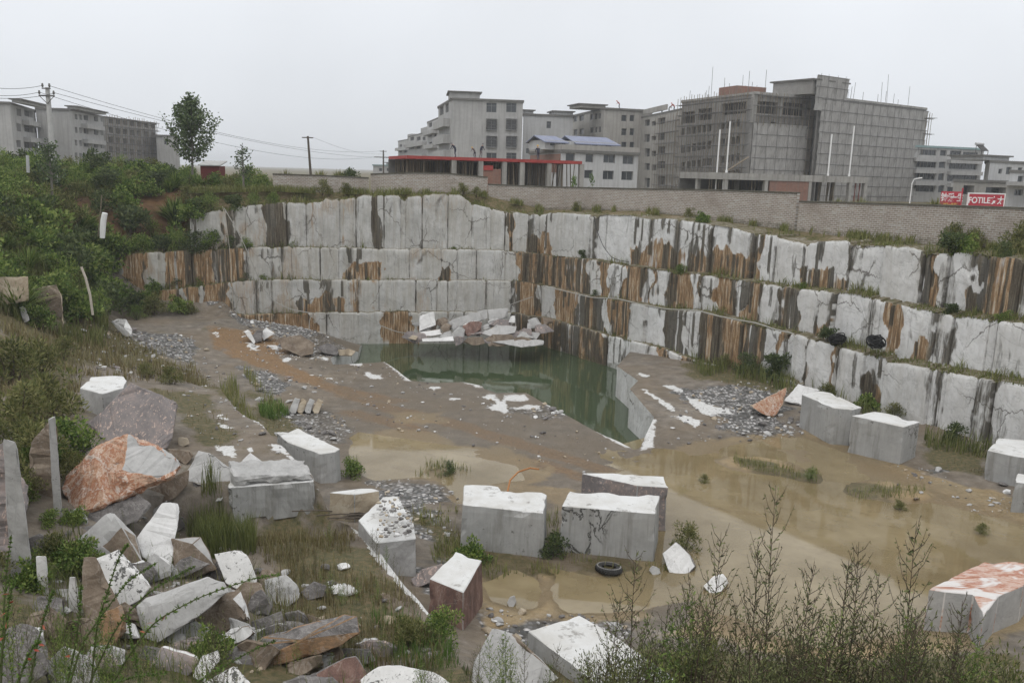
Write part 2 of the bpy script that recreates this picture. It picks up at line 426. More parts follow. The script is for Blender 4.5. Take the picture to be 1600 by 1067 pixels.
    return dict(px=pxs, top=np.stack([top[:, 0], top[:, 1], ztop], -1), nrm=nrm, s=s, zb=zb)

def rock_face_material():
    n = NT('quarry_marble_face', .8, .25); p = n.pos(); su = n.attr('su'); z = n.sep(p)[2]
    uv = n.comb(su, z, 0.0); st = n.comb(n.m('MULTIPLY', su, 5.0), n.m('MULTIPLY', z, .55), 0.0)
    fine = n.map(n.noise(st, 1.6, 5, .7), .30, .70); vf = n.map(n.noise(n.comb(n.m('MULTIPLY', su, 9.0), n.m('MULTIPLY', z, .35), 0.0), 1.3, 4, .65), .3, .7); cloud = n.noise(uv, .8, 5, .6); grit = n.noise(p, 14.0, 4, .6); st2 = n.noise(st, .55, 4, .6)
    base = n.ramp(cloud, [(.28, (.31, .305, .285)), (.5, (.43, .425, .405)), (.72, (.54, .535, .515))])
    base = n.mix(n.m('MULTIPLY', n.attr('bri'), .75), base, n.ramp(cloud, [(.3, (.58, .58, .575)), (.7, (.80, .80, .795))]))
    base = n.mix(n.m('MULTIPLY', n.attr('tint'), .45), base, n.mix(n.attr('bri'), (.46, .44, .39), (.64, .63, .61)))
    veins = n.noise(n.comb(n.m('ADD', su, n.m('MULTIPLY', z, .6)), n.m('MULTIPLY', z, 1.0), 0.0), .7, 6, .6, 1.6)
    vm = n.map(n.m('ABSOLUTE', n.m('SUBTRACT', veins, .5)), 0.0, .018, .38, 0.0)
    base = n.mix(vm, base, (.22, .22, .22))
    wv = n.t.nodes.new('ShaderNodeVectorMath'); wv.operation = 'ADD'; n.put(wv.inputs[0], uv); n.put(wv.inputs[1], n.comb(n.m('MULTIPLY', cloud, 1.1), n.m('MULTIPLY', st2, .9), 0.0)); ck = n.voro(wv.outputs[0], .42, 'DISTANCE_TO_EDGE'); ckm = n.m('MULTIPLY', n.map(ck, .004, .016, .85, 0.0), n.map(n.noise(uv, .35, 2), .44, .56)); base = n.mix(ckm, base, (.10, .09, .08))
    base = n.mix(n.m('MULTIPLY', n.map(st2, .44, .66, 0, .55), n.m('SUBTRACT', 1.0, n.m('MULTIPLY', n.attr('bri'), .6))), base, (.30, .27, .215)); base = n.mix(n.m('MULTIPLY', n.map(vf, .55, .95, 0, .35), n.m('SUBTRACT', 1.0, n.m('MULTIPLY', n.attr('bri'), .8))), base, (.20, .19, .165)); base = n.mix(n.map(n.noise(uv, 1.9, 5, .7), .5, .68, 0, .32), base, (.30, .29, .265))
    o = n.m('ADD', n.attr('org'), n.m('MULTIPLY', n.m('SUBTRACT', fine, .5), .55)); om = n.map(o, .22, .80, 0, .96)
    oc = n.ramp(n.m('ADD', n.m('MULTIPLY', fine, .38), n.m('ADD', n.m('MULTIPLY', vf, .42), n.m('MULTIPLY', grit, .2))), [(.20, (.05, .038, .024)), (.33, (.12, .076, .038)), (.45, (.215, .128, .06)), (.54, (.30, .19, .098)), (.62, (.40, .31, .205)), (.72, (.48, .43, .36)), (.84, (.56, .55, .52))])
    c = n.mix(om, base, oc)
    d = n.m('ADD', n.attr('drk'), n.m('MULTIPLY', n.m('SUBTRACT', n.noise(st, 3.0, 4, .65), .5), 1.0)); dm = n.map(d, .34, .70, 0, .93)
    dc = n.ramp(n.m('ADD', n.m('MULTIPLY', vf, .6), n.m('MULTIPLY', grit, .4)), [(.25, (.035, .032, .026)), (.5, (.075, .066, .05)), (.75, (.15, .135, .105))])
    c = n.mix(dm, c, dc)
    mo = n.m('ADD', n.attr('moss'), n.m('MULTIPLY', n.m('SUBTRACT', n.noise(p, 4.0, 5, .65), .5), 1.2)); mm = n.map(mo, .42, .8, 0, .85)
    c = n.mix(mm, c, n.ramp(grit, [(.3, (.028, .034, .012)), (.7, (.085, .085, .035))]))
    lc = n.ramp(n.noise(p, 3.0, 5, .65), [(.3, (.06, .07, .025)), (.48, (.13, .11, .065)), (.62, (.2, .18, .14)), (.75, (.5, .49, .47))])
    c = n.mix(n.attr('ledge'), c, lc)
    n.col(c); n.bump(n.m('ADD', n.m('MULTIPLY', fine, .6), n.m('MULTIPLY', grit, .4)), .5, .06)
    return n.mat

M_FACE = rock_face_material()
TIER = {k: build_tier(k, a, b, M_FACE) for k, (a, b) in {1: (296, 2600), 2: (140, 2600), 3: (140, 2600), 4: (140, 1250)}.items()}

# ------------------------------------------------------------------ ground heights
def pz(*l): return [tuple(P(x, y, z)) for x, y, z in l]
def pd(*l): return [tuple(D(x, y, d)) for x, y, d in l]
def base_pts(off):   # just outside the foot of the walls
    return None

P1Z, P2Z = 1.9, 1.0
FLOOR_C = pz((1000, 700, .0), (1100, 690, .02), (1022, 652, .12), (984, 608, .5), (1062, 646, .32), (964, 573, .25), (1020, 600, .42), (1081, 562, .4), (1160, 575, .6), (1230, 590, .8), (1300, 612, .6), (1390, 660, .35), (1500, 690, .3), (1600, 715, .3),
   (1150, 640, .3), (1210, 660, .12), (1100, 660, .2), (1300, 690, .06), (1400, 730, .06), (1520, 780, .08), (1600, 830, .06), (1300, 780, -.03), (1450, 850, -.03), (1200, 760, -.03),
   (545, 522, -1.45), (566, 540, -1.7), (560, 550, -1.0), (530, 535, -.5), (516, 559, -.05), (544, 569, 0), (600, 565, 0), (642, 595, 0), (722, 597, 0), (775, 614, 0), (850, 630, 0), (922, 669, 0), (991, 703, 0),
   (500, 520, .1), (460, 510, .25), (380, 500, .45), (340, 500, .6), (300, 505, .8), (420, 545, .2), (380, 580, .25), (350, 560, .3), (430, 640, .1), (500, 650, .05), (520, 700, .03), (560, 760, .06), (640, 780, .15), (700, 760, .06),
   (650, 660, .03), (750, 680, .03), (870, 730, .05), (950, 770, .03), (700, 900, .1), (820, 890, .05), (950, 890, .05), (800, 1000, .2), (900, 1060, .3), (1100, 1000, .15), (1250, 1000, .0), (1400, 1000, .05), (1560, 1000, .2))
FLOOR_C += [(0, 9, 4.0), (4, 9.5, 3.4), (9, 11, 2.6), (14, 14, 1.4), (20, 18, .6), (-2, 10, 3.8), (0, 4, 7.3), (8, 4, 7.0), (-4, 4, 7.5), (0, 0, 9.3), (10, 0, 9.0), (24, 8, 5.0), (30, 20, 1.5), (18, 3, 7.5), (0, -6, 9.4), (30, -4, 9), (40, 15, 5), (2, 13, 1.4), (6, 13.5, 1.0)]
LEFT_C = pz((690, 985, P2Z), (545, 805, P2Z + .05), (600, 870, P2Z), (500, 870, P2Z + .05), (430, 830, P2Z + .1), (640, 980, P2Z), (560, 950, P2Z + .1), (370, 815, P2Z + .1), (490, 800, P2Z), (300, 830, 1.3),
   (487, 741, P1Z), (445, 700, P1Z), (410, 665, P1Z - .05), (355, 622, P1Z - .35), (322, 577, .75), (300, 552, .62), (400, 720, P1Z), (300, 690, P1Z), (300, 640, P1Z - .2), (362, 752, P1Z), (250, 600, 1.5), (200, 560, 1.3), (250, 530, .95), (200, 525, 1.0), (290, 510, .8), (160, 505, 1.1), (230, 495, .95), (175, 490, 1.0), (200, 488, .95), (250, 488, .9), (300, 489, .85), (340, 491, .8), (220, 505, .95), (270, 500, .9),
   (120, 560, 1.8), (100, 525, 2.0), (60, 510, 2.6), (0, 560, 3.0), (0, 620, 3.2), (60, 650, 2.9), (100, 700, 2.6), (160, 720, 2.3), (0, 700, 3.4), (60, 800, 2.6), (100, 850, 2.3), (150, 800, 2.2), (250, 790, 1.7), (200, 900, 1.9), (250, 980, 1.9), (350, 960, 1.5), (430, 960, 1.3), (300, 900, 1.6),
   (400, 1050, 1.7), (500, 1050, 1.4), (600, 1040, 1.2), (0, 950, 3.0), (100, 1000, 2.6), (0, 1060, 3.4))
LEFT_C += pd((-140, 262, 52), (0, 300, 57), (80, 300, 60), (150, 304, 62), (230, 300, 65), (300, 294, 66), (430, 305, 66), (0, 345, 49), (60, 360, 51), (110, 355, 55), (160, 345, 59), (250, 340, 63), (300, 345, 64.5), (0, 395, 45), (90, 385, 50.5), (130, 385, 54), (158, 390, 57.8), (0, 430, 43), (70, 425, 46), (120, 425, 50), (0, 475, 40), (50, 470, 43), (110, 465, 47), (0, 520, 34), (-150, 400, 40), (-200, 500, 30), (145, 470, 54))
LEFT_C += [(-26, 70, 9.2), (-34, 75, 9.0), (-60, 70, 9.2), (-60, 90, 9), (-45, 90, 9), (-20, 80, 9.0), (-70, 45, 10), (-60, 30, 8), (-14, 10, 4.6), (-9, 9, 4.6), (-5, 10, 3.7), (-4, 4, 7.5), (-12, 4, 7.6), (0, 0, 9.3), (-10, -4, 9.4), (-30, 10, 7), (-28, 22, 4.6), (-40, 0, 9), (-22, 30, 3.6), (-2, 12, 2.4), (-1, 10, 3.8)]
rbf_floor, rbf_left = RBF(FLOOR_C), RBF(LEFT_C)
# the sawn step across the left shelf
FA = P(362, 757, P1Z)[:2]; FB = P(487, 742, P1Z)[:2]; FLN = float(np.hypot(*(FB - FA))); FU = (FB - FA) / FLN; FN = np.array([FU[1], -FU[0]])

# edge between the low floor and the left shelf, drawn on the shelf
EDGE_PX = [(300, 552, .62), (322, 577, .75), (355, 622, P1Z - .35), (382, 645, P1Z - .1), (410, 665, P1Z - .05), (428, 684, P1Z), (445, 700, P1Z), (466, 722, P1Z), (487, 741, P1Z), (512, 772, P2Z + .3), (545, 805, P2Z + .05), (570, 836, P2Z), (600, 872, P2Z), (648, 935, P2Z), (690, 985, P2Z)]
EDGE = [tuple(P(*e)[:2]) for e in EDGE_PX]
EDGE = [(-20.5, 62.5), (-17.5, 55.0)] + EDGE + [(-.6, 13.6), (0.2, 11.0), (0, 6), (0, -8)]
LEFT_POLY = EDGE + [(-95, -8), (-95, 110), (-20.5, 110)]
PIT_PX = [(566, 540, -1.5), (560, 550, -1.0), (516, 559, -.05), (520, 569, 0), (544, 569, 0), (566, 567, 0), (600, 565, 0), (621, 579, 0), (642, 595, 0), (680, 599, 0), (722, 597, 0), (753, 603, 0), (757, 608, 0), (775, 614, 0), (822, 614, 0), (850, 630, 0), (881, 647, 0), (922, 669, 0), (969, 692, 0), (991, 703, 0),
          (1000, 700, .0), (1010, 677, .06), (1022, 652, .12), (984, 608, .5), (997, 594, .42), (964, 573, .25), (972, 560, .4)]
PIT = [tuple(P(*e)[:2]) for e in PIT_PX]
PIT = [(-9.6, 62.5)] + PIT[:-1] + [(8.3, 55.0), (4.5, 63.5)]
WATER_Z = -1.5

PUD_PX = [
 [(1140, 704), (1200, 684), (1250, 683), (1330, 712), (1300, 722), (1220, 716), (1160, 714)],
 [(1012, 726), (1060, 716), (1110, 724), (1160, 738), (1230, 750), (1290, 760), (1340, 775), (1400, 782), (1470, 790), (1560, 808), (1640, 834), (1640, 930), (1440, 960), (1380, 985), (1280, 1010), (1180, 960), (1150, 900), (1090, 840), (1050, 790), (1030, 762)],
 [(552, 706), (575, 680), (606, 674), (640, 692), (690, 700), (735, 716), (800, 730), (812, 748), (770, 752), (715, 748), (650, 742), (590, 748), (556, 738)],
 [(752, 912), (800, 897), (850, 900), (870, 893), (930, 904), (985, 900), (1045, 908), (1062, 922), (1000, 944), (930, 948), (870, 952), (800, 950), (762, 942)],
 [(700, 755), (740, 748), (765, 770), (740, 790), (712, 785)],
]
PUD = [[tuple(P(x, y, 0)[:2]) for x, y in p] for p in PUD_PX]
ISL_PX = [[(1120, 722), (1180, 712), (1240, 728), (1290, 745), (1275, 756), (1200, 742), (1140, 736)], [(1312, 770), (1350, 752), (1430, 764), (1460, 780), (1420, 790), (1350, 784)], [(650, 726), (690, 718), (730, 722), (745, 738), (690, 744), (650, 738)],
          [(842, 900), (868, 900), (868, 955), (845, 955)], [(1200, 700), (1250, 695), (1290, 715), (1260, 722)], [(1075, 752), (1110, 748), (1150, 762), (1120, 768)], [(1370, 800), (1420, 796), (1440, 808), (1395, 812)], [(1210, 770), (1240, 766), (1262, 776), (1230, 780)], [(1500, 830), (1545, 826), (1570, 842), (1520, 845)]]
ISL = [[tuple(P(x, y, 0)[:2]) for x, y in p] for p in ISL_PX]

def h_ground(x, y, region):
    """region 0 floor, 1 left shelf and hill, 2 pit bottom"""
    hf = rbf_floor(x, y); hl = rbf_left(x, y)
    near = sstep(70, 20, y)
    n1 = fnoise(x * .45, y * .45, 4, 3) - .5; n2 = fnoise(x * 2.2, y * 2.2, 3, 9) - .5
    hf = hf + .10 * n1 * sstep(-.2, .1, hf + .2) + .035 * n2
    for p in PUD:
        d = sdist(x, y, p); hf = hf - .17 * sstep(-.5, .7, d + 1.0 * n1 + .3 * n2) 
    for p in ISL:
        d = sdist(x, y, p); hf = hf + .15 * sstep(-.3, .4, d + .8 * n1 + .5 * n2)
    sl = (x - FA[0]) * FN[0] + (y - FA[1]) * FN[1]; ul = (x - FA[0]) * FU[0] + (y - FA[1]) * FU[1]
    hl = hl - (P1Z - P2Z) * sstep(.0, .10, sl) * (1 - sstep(.3, 3.2, sl)) * sstep(-2.6, -1.6, ul) * sstep(FLN + 1.5, FLN, ul)
    hl = hl + .22 * n1 + .07 * n2 + .9 * (fnoise(x * .22, y * .22, 3, 17) - .5) * sstep(3.2, 6.5, hl)
    wj = sstep(2.0, .2, segdist(x, y, EDGE[:6])) * sstep(35.5, 39.5, y); hl = hl * (1 - wj) + hf * wj
    h = np.where(region == 1, hl, hf)
    return np.where(region == 2, -3.2, h)

def h_at(x, y):
    x = np.atleast_1d(np.asarray(x, float)); y = np.atleast_1d(np.asarray(y, float))
    reg = np.where(inpoly(x, y, LEFT_POLY), 1, 0)
    return h_ground(x, y, reg)

# ---- what lies on the ground, drawn from the photograph and laid down in the place
def W(z, *px): return [tuple(P(x, y, z)[:2]) for x, y in px]
CHIPS = [W(0, (598, 563), (606, 564), (646, 595), (636, 596)), W(0, (540, 569), (566, 567), (563, 574)), W(0, (568, 580), (590, 587), (610, 588), (608, 591), (585, 592), (572, 588)), W(0, (473, 562), (495, 556), (516, 557), (519, 565), (510, 563), (498, 560)),
  W(0, (470, 585), (490, 588), (486, 590)), W(0, (497, 591), (522, 592), (520, 594)), W(0, (658, 606), (690, 604), (692, 608), (675, 610)), W(0, (722, 597), (745, 597), (758, 606), (742, 605)), W(0, (696, 620), (722, 619), (720, 625), (705, 624)),
  W(0, (745, 617), (772, 616), (794, 633), (794, 646), (760, 637), (775, 630)), W(0, (781, 617), (822, 617), (828, 626), (788, 625)), W(0, (800, 634), (846, 631), (842, 638), (806, 641)), W(0, (845, 628), (852, 629), (885, 648), (880, 650)), W(0, (915, 664), (925, 668), (992, 702), (980, 702)),
  W(.1, (1014, 654), (1026, 655), (1022, 676), (1024, 694), (1000, 703), (999, 698)), W(.4, (1030, 602), (1050, 602), (1072, 614), (1055, 613)), W(.4, (1072, 620), (1100, 625), (1110, 632), (1150, 638), (1140, 643), (1100, 646), (1082, 634)), W(.3, (1055, 648), (1080, 650), (1098, 656), (1092, 662), (1066, 656)), W(.35, (990, 607), (1010, 612), (1060, 640), (1050, 641)),
  W(.3, (996, 583), (1015, 590), (1018, 594), (1000, 590)), W(.7, (330, 518), (340, 519), (345, 525), (333, 524)), W(.3, (383, 538), (398, 538), (412, 547), (392, 546)), W(.2, (414, 541), (440, 541), (448, 546), (425, 546)), W(.2, (438, 563), (450, 556), (458, 557), (446, 565)), W(1.8, (330, 648), (352, 646), (364, 655), (345, 655)), W(1.8, (330, 659), (352, 664), (374, 673), (350, 671)),
  W(P1Z, (333, 698), (366, 696), (370, 716), (352, 712)), W(P1Z, (418, 691), (436, 690), (470, 719), (455, 724), (440, 708), (422, 702)), W(P1Z, (383, 700), (396, 695), (392, 706)), W(P1Z, (380, 634), (392, 636), (424, 672), (412, 668)), W(P1Z, (452, 730), (485, 734), (487, 741), (470, 738)),
  W(P2Z, (540, 800), (550, 802), (575, 834), (604, 870), (694, 984), (686, 985), (640, 935), (590, 875), (562, 838)), W(P2Z, (515, 915), (540, 918), (535, 926), (518, 925)), W(1.5, (120, 572), (160, 570), (150, 576)), W(.1, (620, 690), (640, 688), (645, 694)), W(.0, (700, 585), (712, 584), (708, 587))]
MUD = [W(0, (555, 690), (580, 670), (640, 668), (720, 690), (800, 700), (830, 720), (880, 745), (850, 760), (760, 775), (700, 760), (560, 745)), W(0, (1000, 712), (1100, 690), (1260, 675), (1420, 730), (1640, 800), (1640, 1000), (1300, 1067), (1050, 1000), (1100, 900), (1030, 800), (930, 755)),
  W(0, (740, 905), (860, 890), (1060, 905), (1090, 940), (1000, 965), (860, 980), (770, 985), (745, 950)), W(.0, (690, 760), (800, 745), (900, 770), (880, 800), (840, 780), (700, 790)), W(.1, (600, 640), (690, 640), (700, 660), (620, 660)), W(P2Z, (560, 830), (640, 930), (690, 990), (640, 990), (560, 900), (520, 820)), W(.1, (930, 740), (1060, 765), (1180, 860), (1100, 900), (1040, 830))]
RUST = [W(0, (470, 600), (480, 602), (620, 632), (700, 650), (830, 690), (1000, 745), (1100, 775), (1080, 782), (950, 745), (800, 700), (680, 665), (580, 640)), W(0, (500, 640), (560, 640), (640, 655), (720, 700), (850, 720), (960, 755), (940, 765), (800, 725), (700, 705), (620, 672)), W(0, (330, 555), (430, 560), (520, 600), (640, 625), (630, 632), (500, 612), (400, 580)), W(.3, (320, 520), (420, 522), (470, 545), (400, 560), (330, 545))]
GRAV = [W(.1, (370, 575), (420, 580), (450, 605), (440, 622), (395, 606)), W(.1, (430, 640), (520, 640), (560, 670), (550, 690), (470, 685), (440, 668)), W(0, (560, 750), (640, 750), (720, 770), (720, 790), (640, 800), (620, 870), (600, 780)), W(.2, (1120, 640), (1220, 640), (1260, 690), (1180, 680), (1120, 665)), W(.5, (1040, 610), (1200, 600), (1230, 620), (1150, 640)), W(.1, (1480, 770), (1600, 780), (1600, 800), (1520, 800)), W(.1, (1400, 725), (1470, 735), (1500, 760), (1420, 750)),
  W(.4, (330, 495), (470, 500), (560, 530), (540, 545), (470, 545), (420, 520)), W(0, (620, 790), (700, 790), (715, 850), (650, 850)), W(1.0, (150, 520), (300, 515), (300, 550), (160, 550)), W(0, (800, 640), (860, 632), (890, 650), (850, 655)), W(0, (760, 960), (900, 960), (1000, 1000), (800, 1060)), W(.0, (660, 900), (700, 880), (720, 940), (690, 960))]
GREEN = [W(1.5, (0, 480), (160, 500), (260, 540), (330, 560), (400, 640), (390, 660), (330, 600), (230, 560), (120, 600), (120, 700), (0, 760)), W(.1, (380, 600), (420, 640), (470, 660), (450, 690), (420, 680), (400, 650)), W(.6, (1060, 560), (1160, 575), (1240, 600), (1230, 620), (1140, 600), (1080, 585)), W(.5, (1240, 620), (1380, 665), (1380, 690), (1280, 650)), W(.3, (1440, 680), (1560, 705), (1540, 740), (1450, 720)), W(P2Z, (380, 790), (520, 790), (600, 900), (690, 1000), (680, 1067), (480, 1067), (420, 900)),
  W(.1, (640, 800), (720, 830), (860, 870), (880, 880), (880, 900), (760, 900), (700, 880)), W(.1, (870, 870), (1040, 875), (1060, 850), (1090, 850), (1060, 905), (900, 890)), W(.05, (640, 720), (760, 720), (800, 745), (700, 745)), W(.05, (1130, 712), (1290, 740), (1440, 770), (1330, 780), (1180, 745)), W(1.0, (900, 950), (1600, 990), (1600, 1067), (700, 1067)), W(1.9, (210, 600), (330, 600), (380, 700), (300, 690), (280, 650))]

def masks(x, y, z):
    out = {}; n1 = fnoise(x * 1.1, y * 1.1, 3, 23) - .5
    for nm, polys, f, ns in (('chip', CHIPS, .12, 0.25), ('mud', MUD, .6, 1.2), ('rust', RUST, .35, .5), ('grav', GRAV, .9, 2.2), ('green', GREEN, .7, 1.4)):
        a = np.zeros(len(x))
        for p in polys:
            q = np.array(p); bb = (x > q[:, 0].min() - 2) & (x < q[:, 0].max() + 2) & (y > q[:, 1].min() - 2) & (y < q[:, 1].max() + 2)
            if bb.any():
                a[bb] = np.maximum(a[bb], sstep(-f, f, sdist(x[bb], y[bb], p) + ns * n1[bb]))
        out[nm] = a
    return out

def ground_material():
    n = NT('quarry_ground', .85, .3); p = n.pos(); z = n.sep(p)[2]
    big = n.noise(p, .35, 5, .6); mid = n.noise(p, 1.7, 5, .65); fine = n.noise(p, 9.0, 5, .7); peb = n.voro(p, 7.0, 'F1', 'Color'); pebd = n.voro(p, 7.0, 'F1', 'Distance')
    pebv = n.sep(peb)[0]
    base = n.ramp(mid, [(.28, (.088, .077, .065)), (.45, (.135, .118, .098)), (.6, (.19, .165, .137)), (.75, (.27, .245, .21))])
    base = n.mix(n.map(big, .4, .65, 0, .55), base, (.15, .112, .072))
    base = n.mix(n.map(fine, .60, .70, 0, .55), base, (.30, .28, .25)); base = n.mix(n.map(n.noise(p, 26.0, 3, .7), .60, .68, 0, .55), base, (.045, .04, .035))
    base = n.mix(n.map(n.noise(n.comb(n.m('MULTIPLY', n.sep(p)[0], .5), n.m('MULTIPLY', n.sep(p)[1], 2.2), 0.0), 1.3, 5, .7), .52, .66, 0, .6), base, (.20, .165, .12))
    g = n.m('ADD', n.attr('grav'), n.m('MULTIPLY', n.m('SUBTRACT', mid, .5), .9)); gm = n.map(g, .45, .6, 0, 1)
    gc = n.ramp(pebv, [(.1, (.05, .05, .05)), (.45, (.14, .14, .14)), (.75, (.26, .25, .245)), (.95, (.52, .50, .49))])
    gc = n.mix(n.map(pebd, .3, .6, 0, .7), gc, (.07, .065, .055))
    c = n.mix(gm, base, gc)
    r = n.m('ADD', n.attr('rust'), n.m('MULTIPLY', n.m('SUBTRACT', n.noise(n.comb(n.m('ADD', n.m('MULTIPLY', n.sep(p)[0], .35), n.m('MULTIPLY', n.sep(p)[1], -.2)), n.m('ADD', n.m('MULTIPLY', n.sep(p)[1], 1.5), n.m('MULTIPLY', n.sep(p)[0], 1.1)), 0.0), 1.6, 5, .7), .5), 1.6)); c = n.mix(n.map(r, .5, .95, 0, .85), c, n.ramp(fine, [(.35, (.11, .065, .032)), (.65, (.26, .155, .07))]))
    mu = n.m('ADD', n.attr('mud'), n.m('MULTIPLY', n.m('SUBTRACT', mid, .5), 1.0)); mudc = n.ramp(fine, [(.3, (.205, .155, .085)), (.7, (.33, .26, .155))])
    mudc = n.mix(n.map(big, .4, .62, 0, .6), mudc, (.27, .18, .08))
    c = n.mix(n.map(mu, .45, .8, 0, .92), c, mudc)
    gr = n.m('ADD', n.attr('green'), n.m('MULTIPLY', n.m('SUBTRACT', n.noise(p, 1.1, 5, .7), .5), 1.6)); gcol = n.ramp(n.noise(p, 6.0, 4, .7), [(.3, (.035, .04, .014)), (.5, (.085, .075, .03)), (.68, (.15, .11, .06))])
    c = n.mix(n.map(gr, .45, .75, 0, .92), c, gcol)
    ch = n.m('ADD', n.attr('chip'), n.m('MULTIPLY', n.m('SUBTRACT', n.noise(p, 3.4, 7, .75, .8), .5), 2.1)); c = n.mix(n.map(ch, .57, .65, 0, 1), c, n.ramp(fine, [(.3, (.34, .33, .31)), (.45, (.50, .495, .48)), (.65, (.60, .60, .59))]))
    c = n.mix(n.attr('earth'), c, n.ramp(mid, [(.3, (.06, .032, .015)), (.55, (.12, .065, .03)), (.75, (.16, .10, .05))]))
    wz = n.m('ADD', z, n.m('MULTIPLY', n.m('SUBTRACT', mid, .5), .12)); wm = n.map(wz, .03, .11, 1, 0); wm = n.m('MULTIPLY', wm, n.m('SUBTRACT', 1.0, n.attr('chip'))); c = n.mix(n.m('MULTIPLY', wm, .5), c, (.085, .062, .035))
    n.col(c); wet = n.map(n.m('MAXIMUM', n.attr('mud'), wm), .3, .9, .8, .4); n.put(n.b.inputs['Roughness'], wet)
    n.bump(n.m('ADD', n.m('MULTIPLY', fine, .5), n.m('MULTIPLY', n.m('MULTIPLY', n.m('SUBTRACT', 1.0, pebd), gm), .8)), .7, .09)
    return n.mat

def build_ground():
    az = np.arange(-37.5, 38.0, 0.30); d = [9.0]
    while d[-1] < 92: d.append(d[-1] + max(.10, d[-1] ** 2 * .00030))
    d = np.array(d); A, Dd = np.meshgrid(np.radians(az), d); jx = (rng.random(A.shape) - .5)
    A = A + jx * R(.2); Dd = Dd * (1 + (rng.random(A.shape) - .5) * .003)
    x = (Dd * np.tan(A)).ravel(); y = Dd.ravel()
    gx, gy = np.meshgrid(np.arange(-92, 44, 2.2), np.arange(-7, 108, 2.2)); ang = np.degrees(np.arctan2(gx, gy)); out = (np.abs(ang) > 37.8) | (gy < 8.8) | (gy > 93)
    x = np.concatenate([x, gx[out] + .3]); y = np.concatenate([y, gy[out] + .2])
    # the ground stops a little behind the foot of the walls
    OUT = [(-94, -7.5), (42, -7.5), (42, 20), tuple(RE + NR * 1.2 + np.array([3.0, -4.6])), tuple(C0 + np.array([.6, 1.0])), (-20.4, 61.2 - 22.2 * .154 + .9), (-20.4, 108), (-94, 108)]
    keep = inpoly(x, y, OUT); x, y = x[keep], y[keep]
    def dense(l, step=.25, closed=True):
        l = np.array(l); o = []
        for i in range(len(l) if closed else len(l) - 1):
            a, b = l[i], l[(i + 1) % len(l)]; k = max(1, int(np.hypot(*(b - a)) / step))
            o += [tuple(a + (b - a) * j / k) for j in range(k)]
        if not closed: o.append(tuple(l[-1]))
        return o
    pit = dense(PIT, .3); edge = dense([e for e in EDGE if e[1] < 55.1], .3, False); out = dense(OUT, 2.0)
    mind = np.minimum(segdist(x, y, PIT, True), segdist(x, y, EDGE)); ok = mind > .05; x, y = x[ok], y[ok]
    pts = [Vector((float(a), float(b))) for a, b in zip(x, y)]; E = []
    for l, cl in ((pit, True), (edge, False), (out, True)):
        n0 = len(pts); pts += [Vector(q) for q in l]; k = len(l)
        E += [(n0 + i, n0 + (i + 1) % k) for i in range(k if cl else k - 1)]
    r = delaunay_2d_cdt(pts, E, [], 0, 1e-5)
    vx = np.array([v[:] for v in r[0]]); F = np.array([f[:] for f in r[2] if len(f) == 3])
    c = vx[F].mean(1); ins = inpoly(c[:, 0], c[:, 1], OUT); F, c = F[ins], c[ins]
    reg = np.where(inpoly(c[:, 0], c[:, 1], LEFT_POLY), 1, 0); reg[inpoly(c[:, 0], c[:, 1], PIT)] = 2
    key = F + (reg * len(vx))[:, None]; uq, inv = np.unique(key.ravel(), return_inverse=True); F2 = inv.reshape(-1, 3)
    vi = uq % len(vx); vr = uq // len(vx); X, Y = vx[vi, 0], vx[vi, 1]; Z = h_ground(X, Y, vr)
    mk = masks(X, Y, Z)
    hill = (vr == 1) * sstep(3.6, 5.0, Z) * (Y > 30)
    mk['earth'] = hill; mk['chip'] = mk['chip'] * (1 - hill)
    mk['green'] = np.maximum(mk['green'], (vr == 1) * .35); mk['mud'] = np.where(vr == 1, mk['mud'] * .5, mk['mud'])
    nn = fnoise(X * .8, Y * .8, 3, 77)
    mk['green'] = np.maximum(mk['green'], sstep(16.5, 13, Y) * (X < 30)) 
    a, b, cc = [np.stack([X, Y], 1)[F2[:, i]] for i in range(3)]
    flip = ((b - a)[:, 0] * (cc - a)[:, 1] - (b - a)[:, 1] * (cc - a)[:, 0]) < 0; F2[flip] = F2[flip][:, ::-1]
    o = mesh_np('quarry_floor', np.stack([X, Y, Z], 1), F2, ground_material(), mk, smooth=True); tag(o, kind='structure')
    return pit, edge

M_TMP = None
pit_line, edge_line = build_ground()

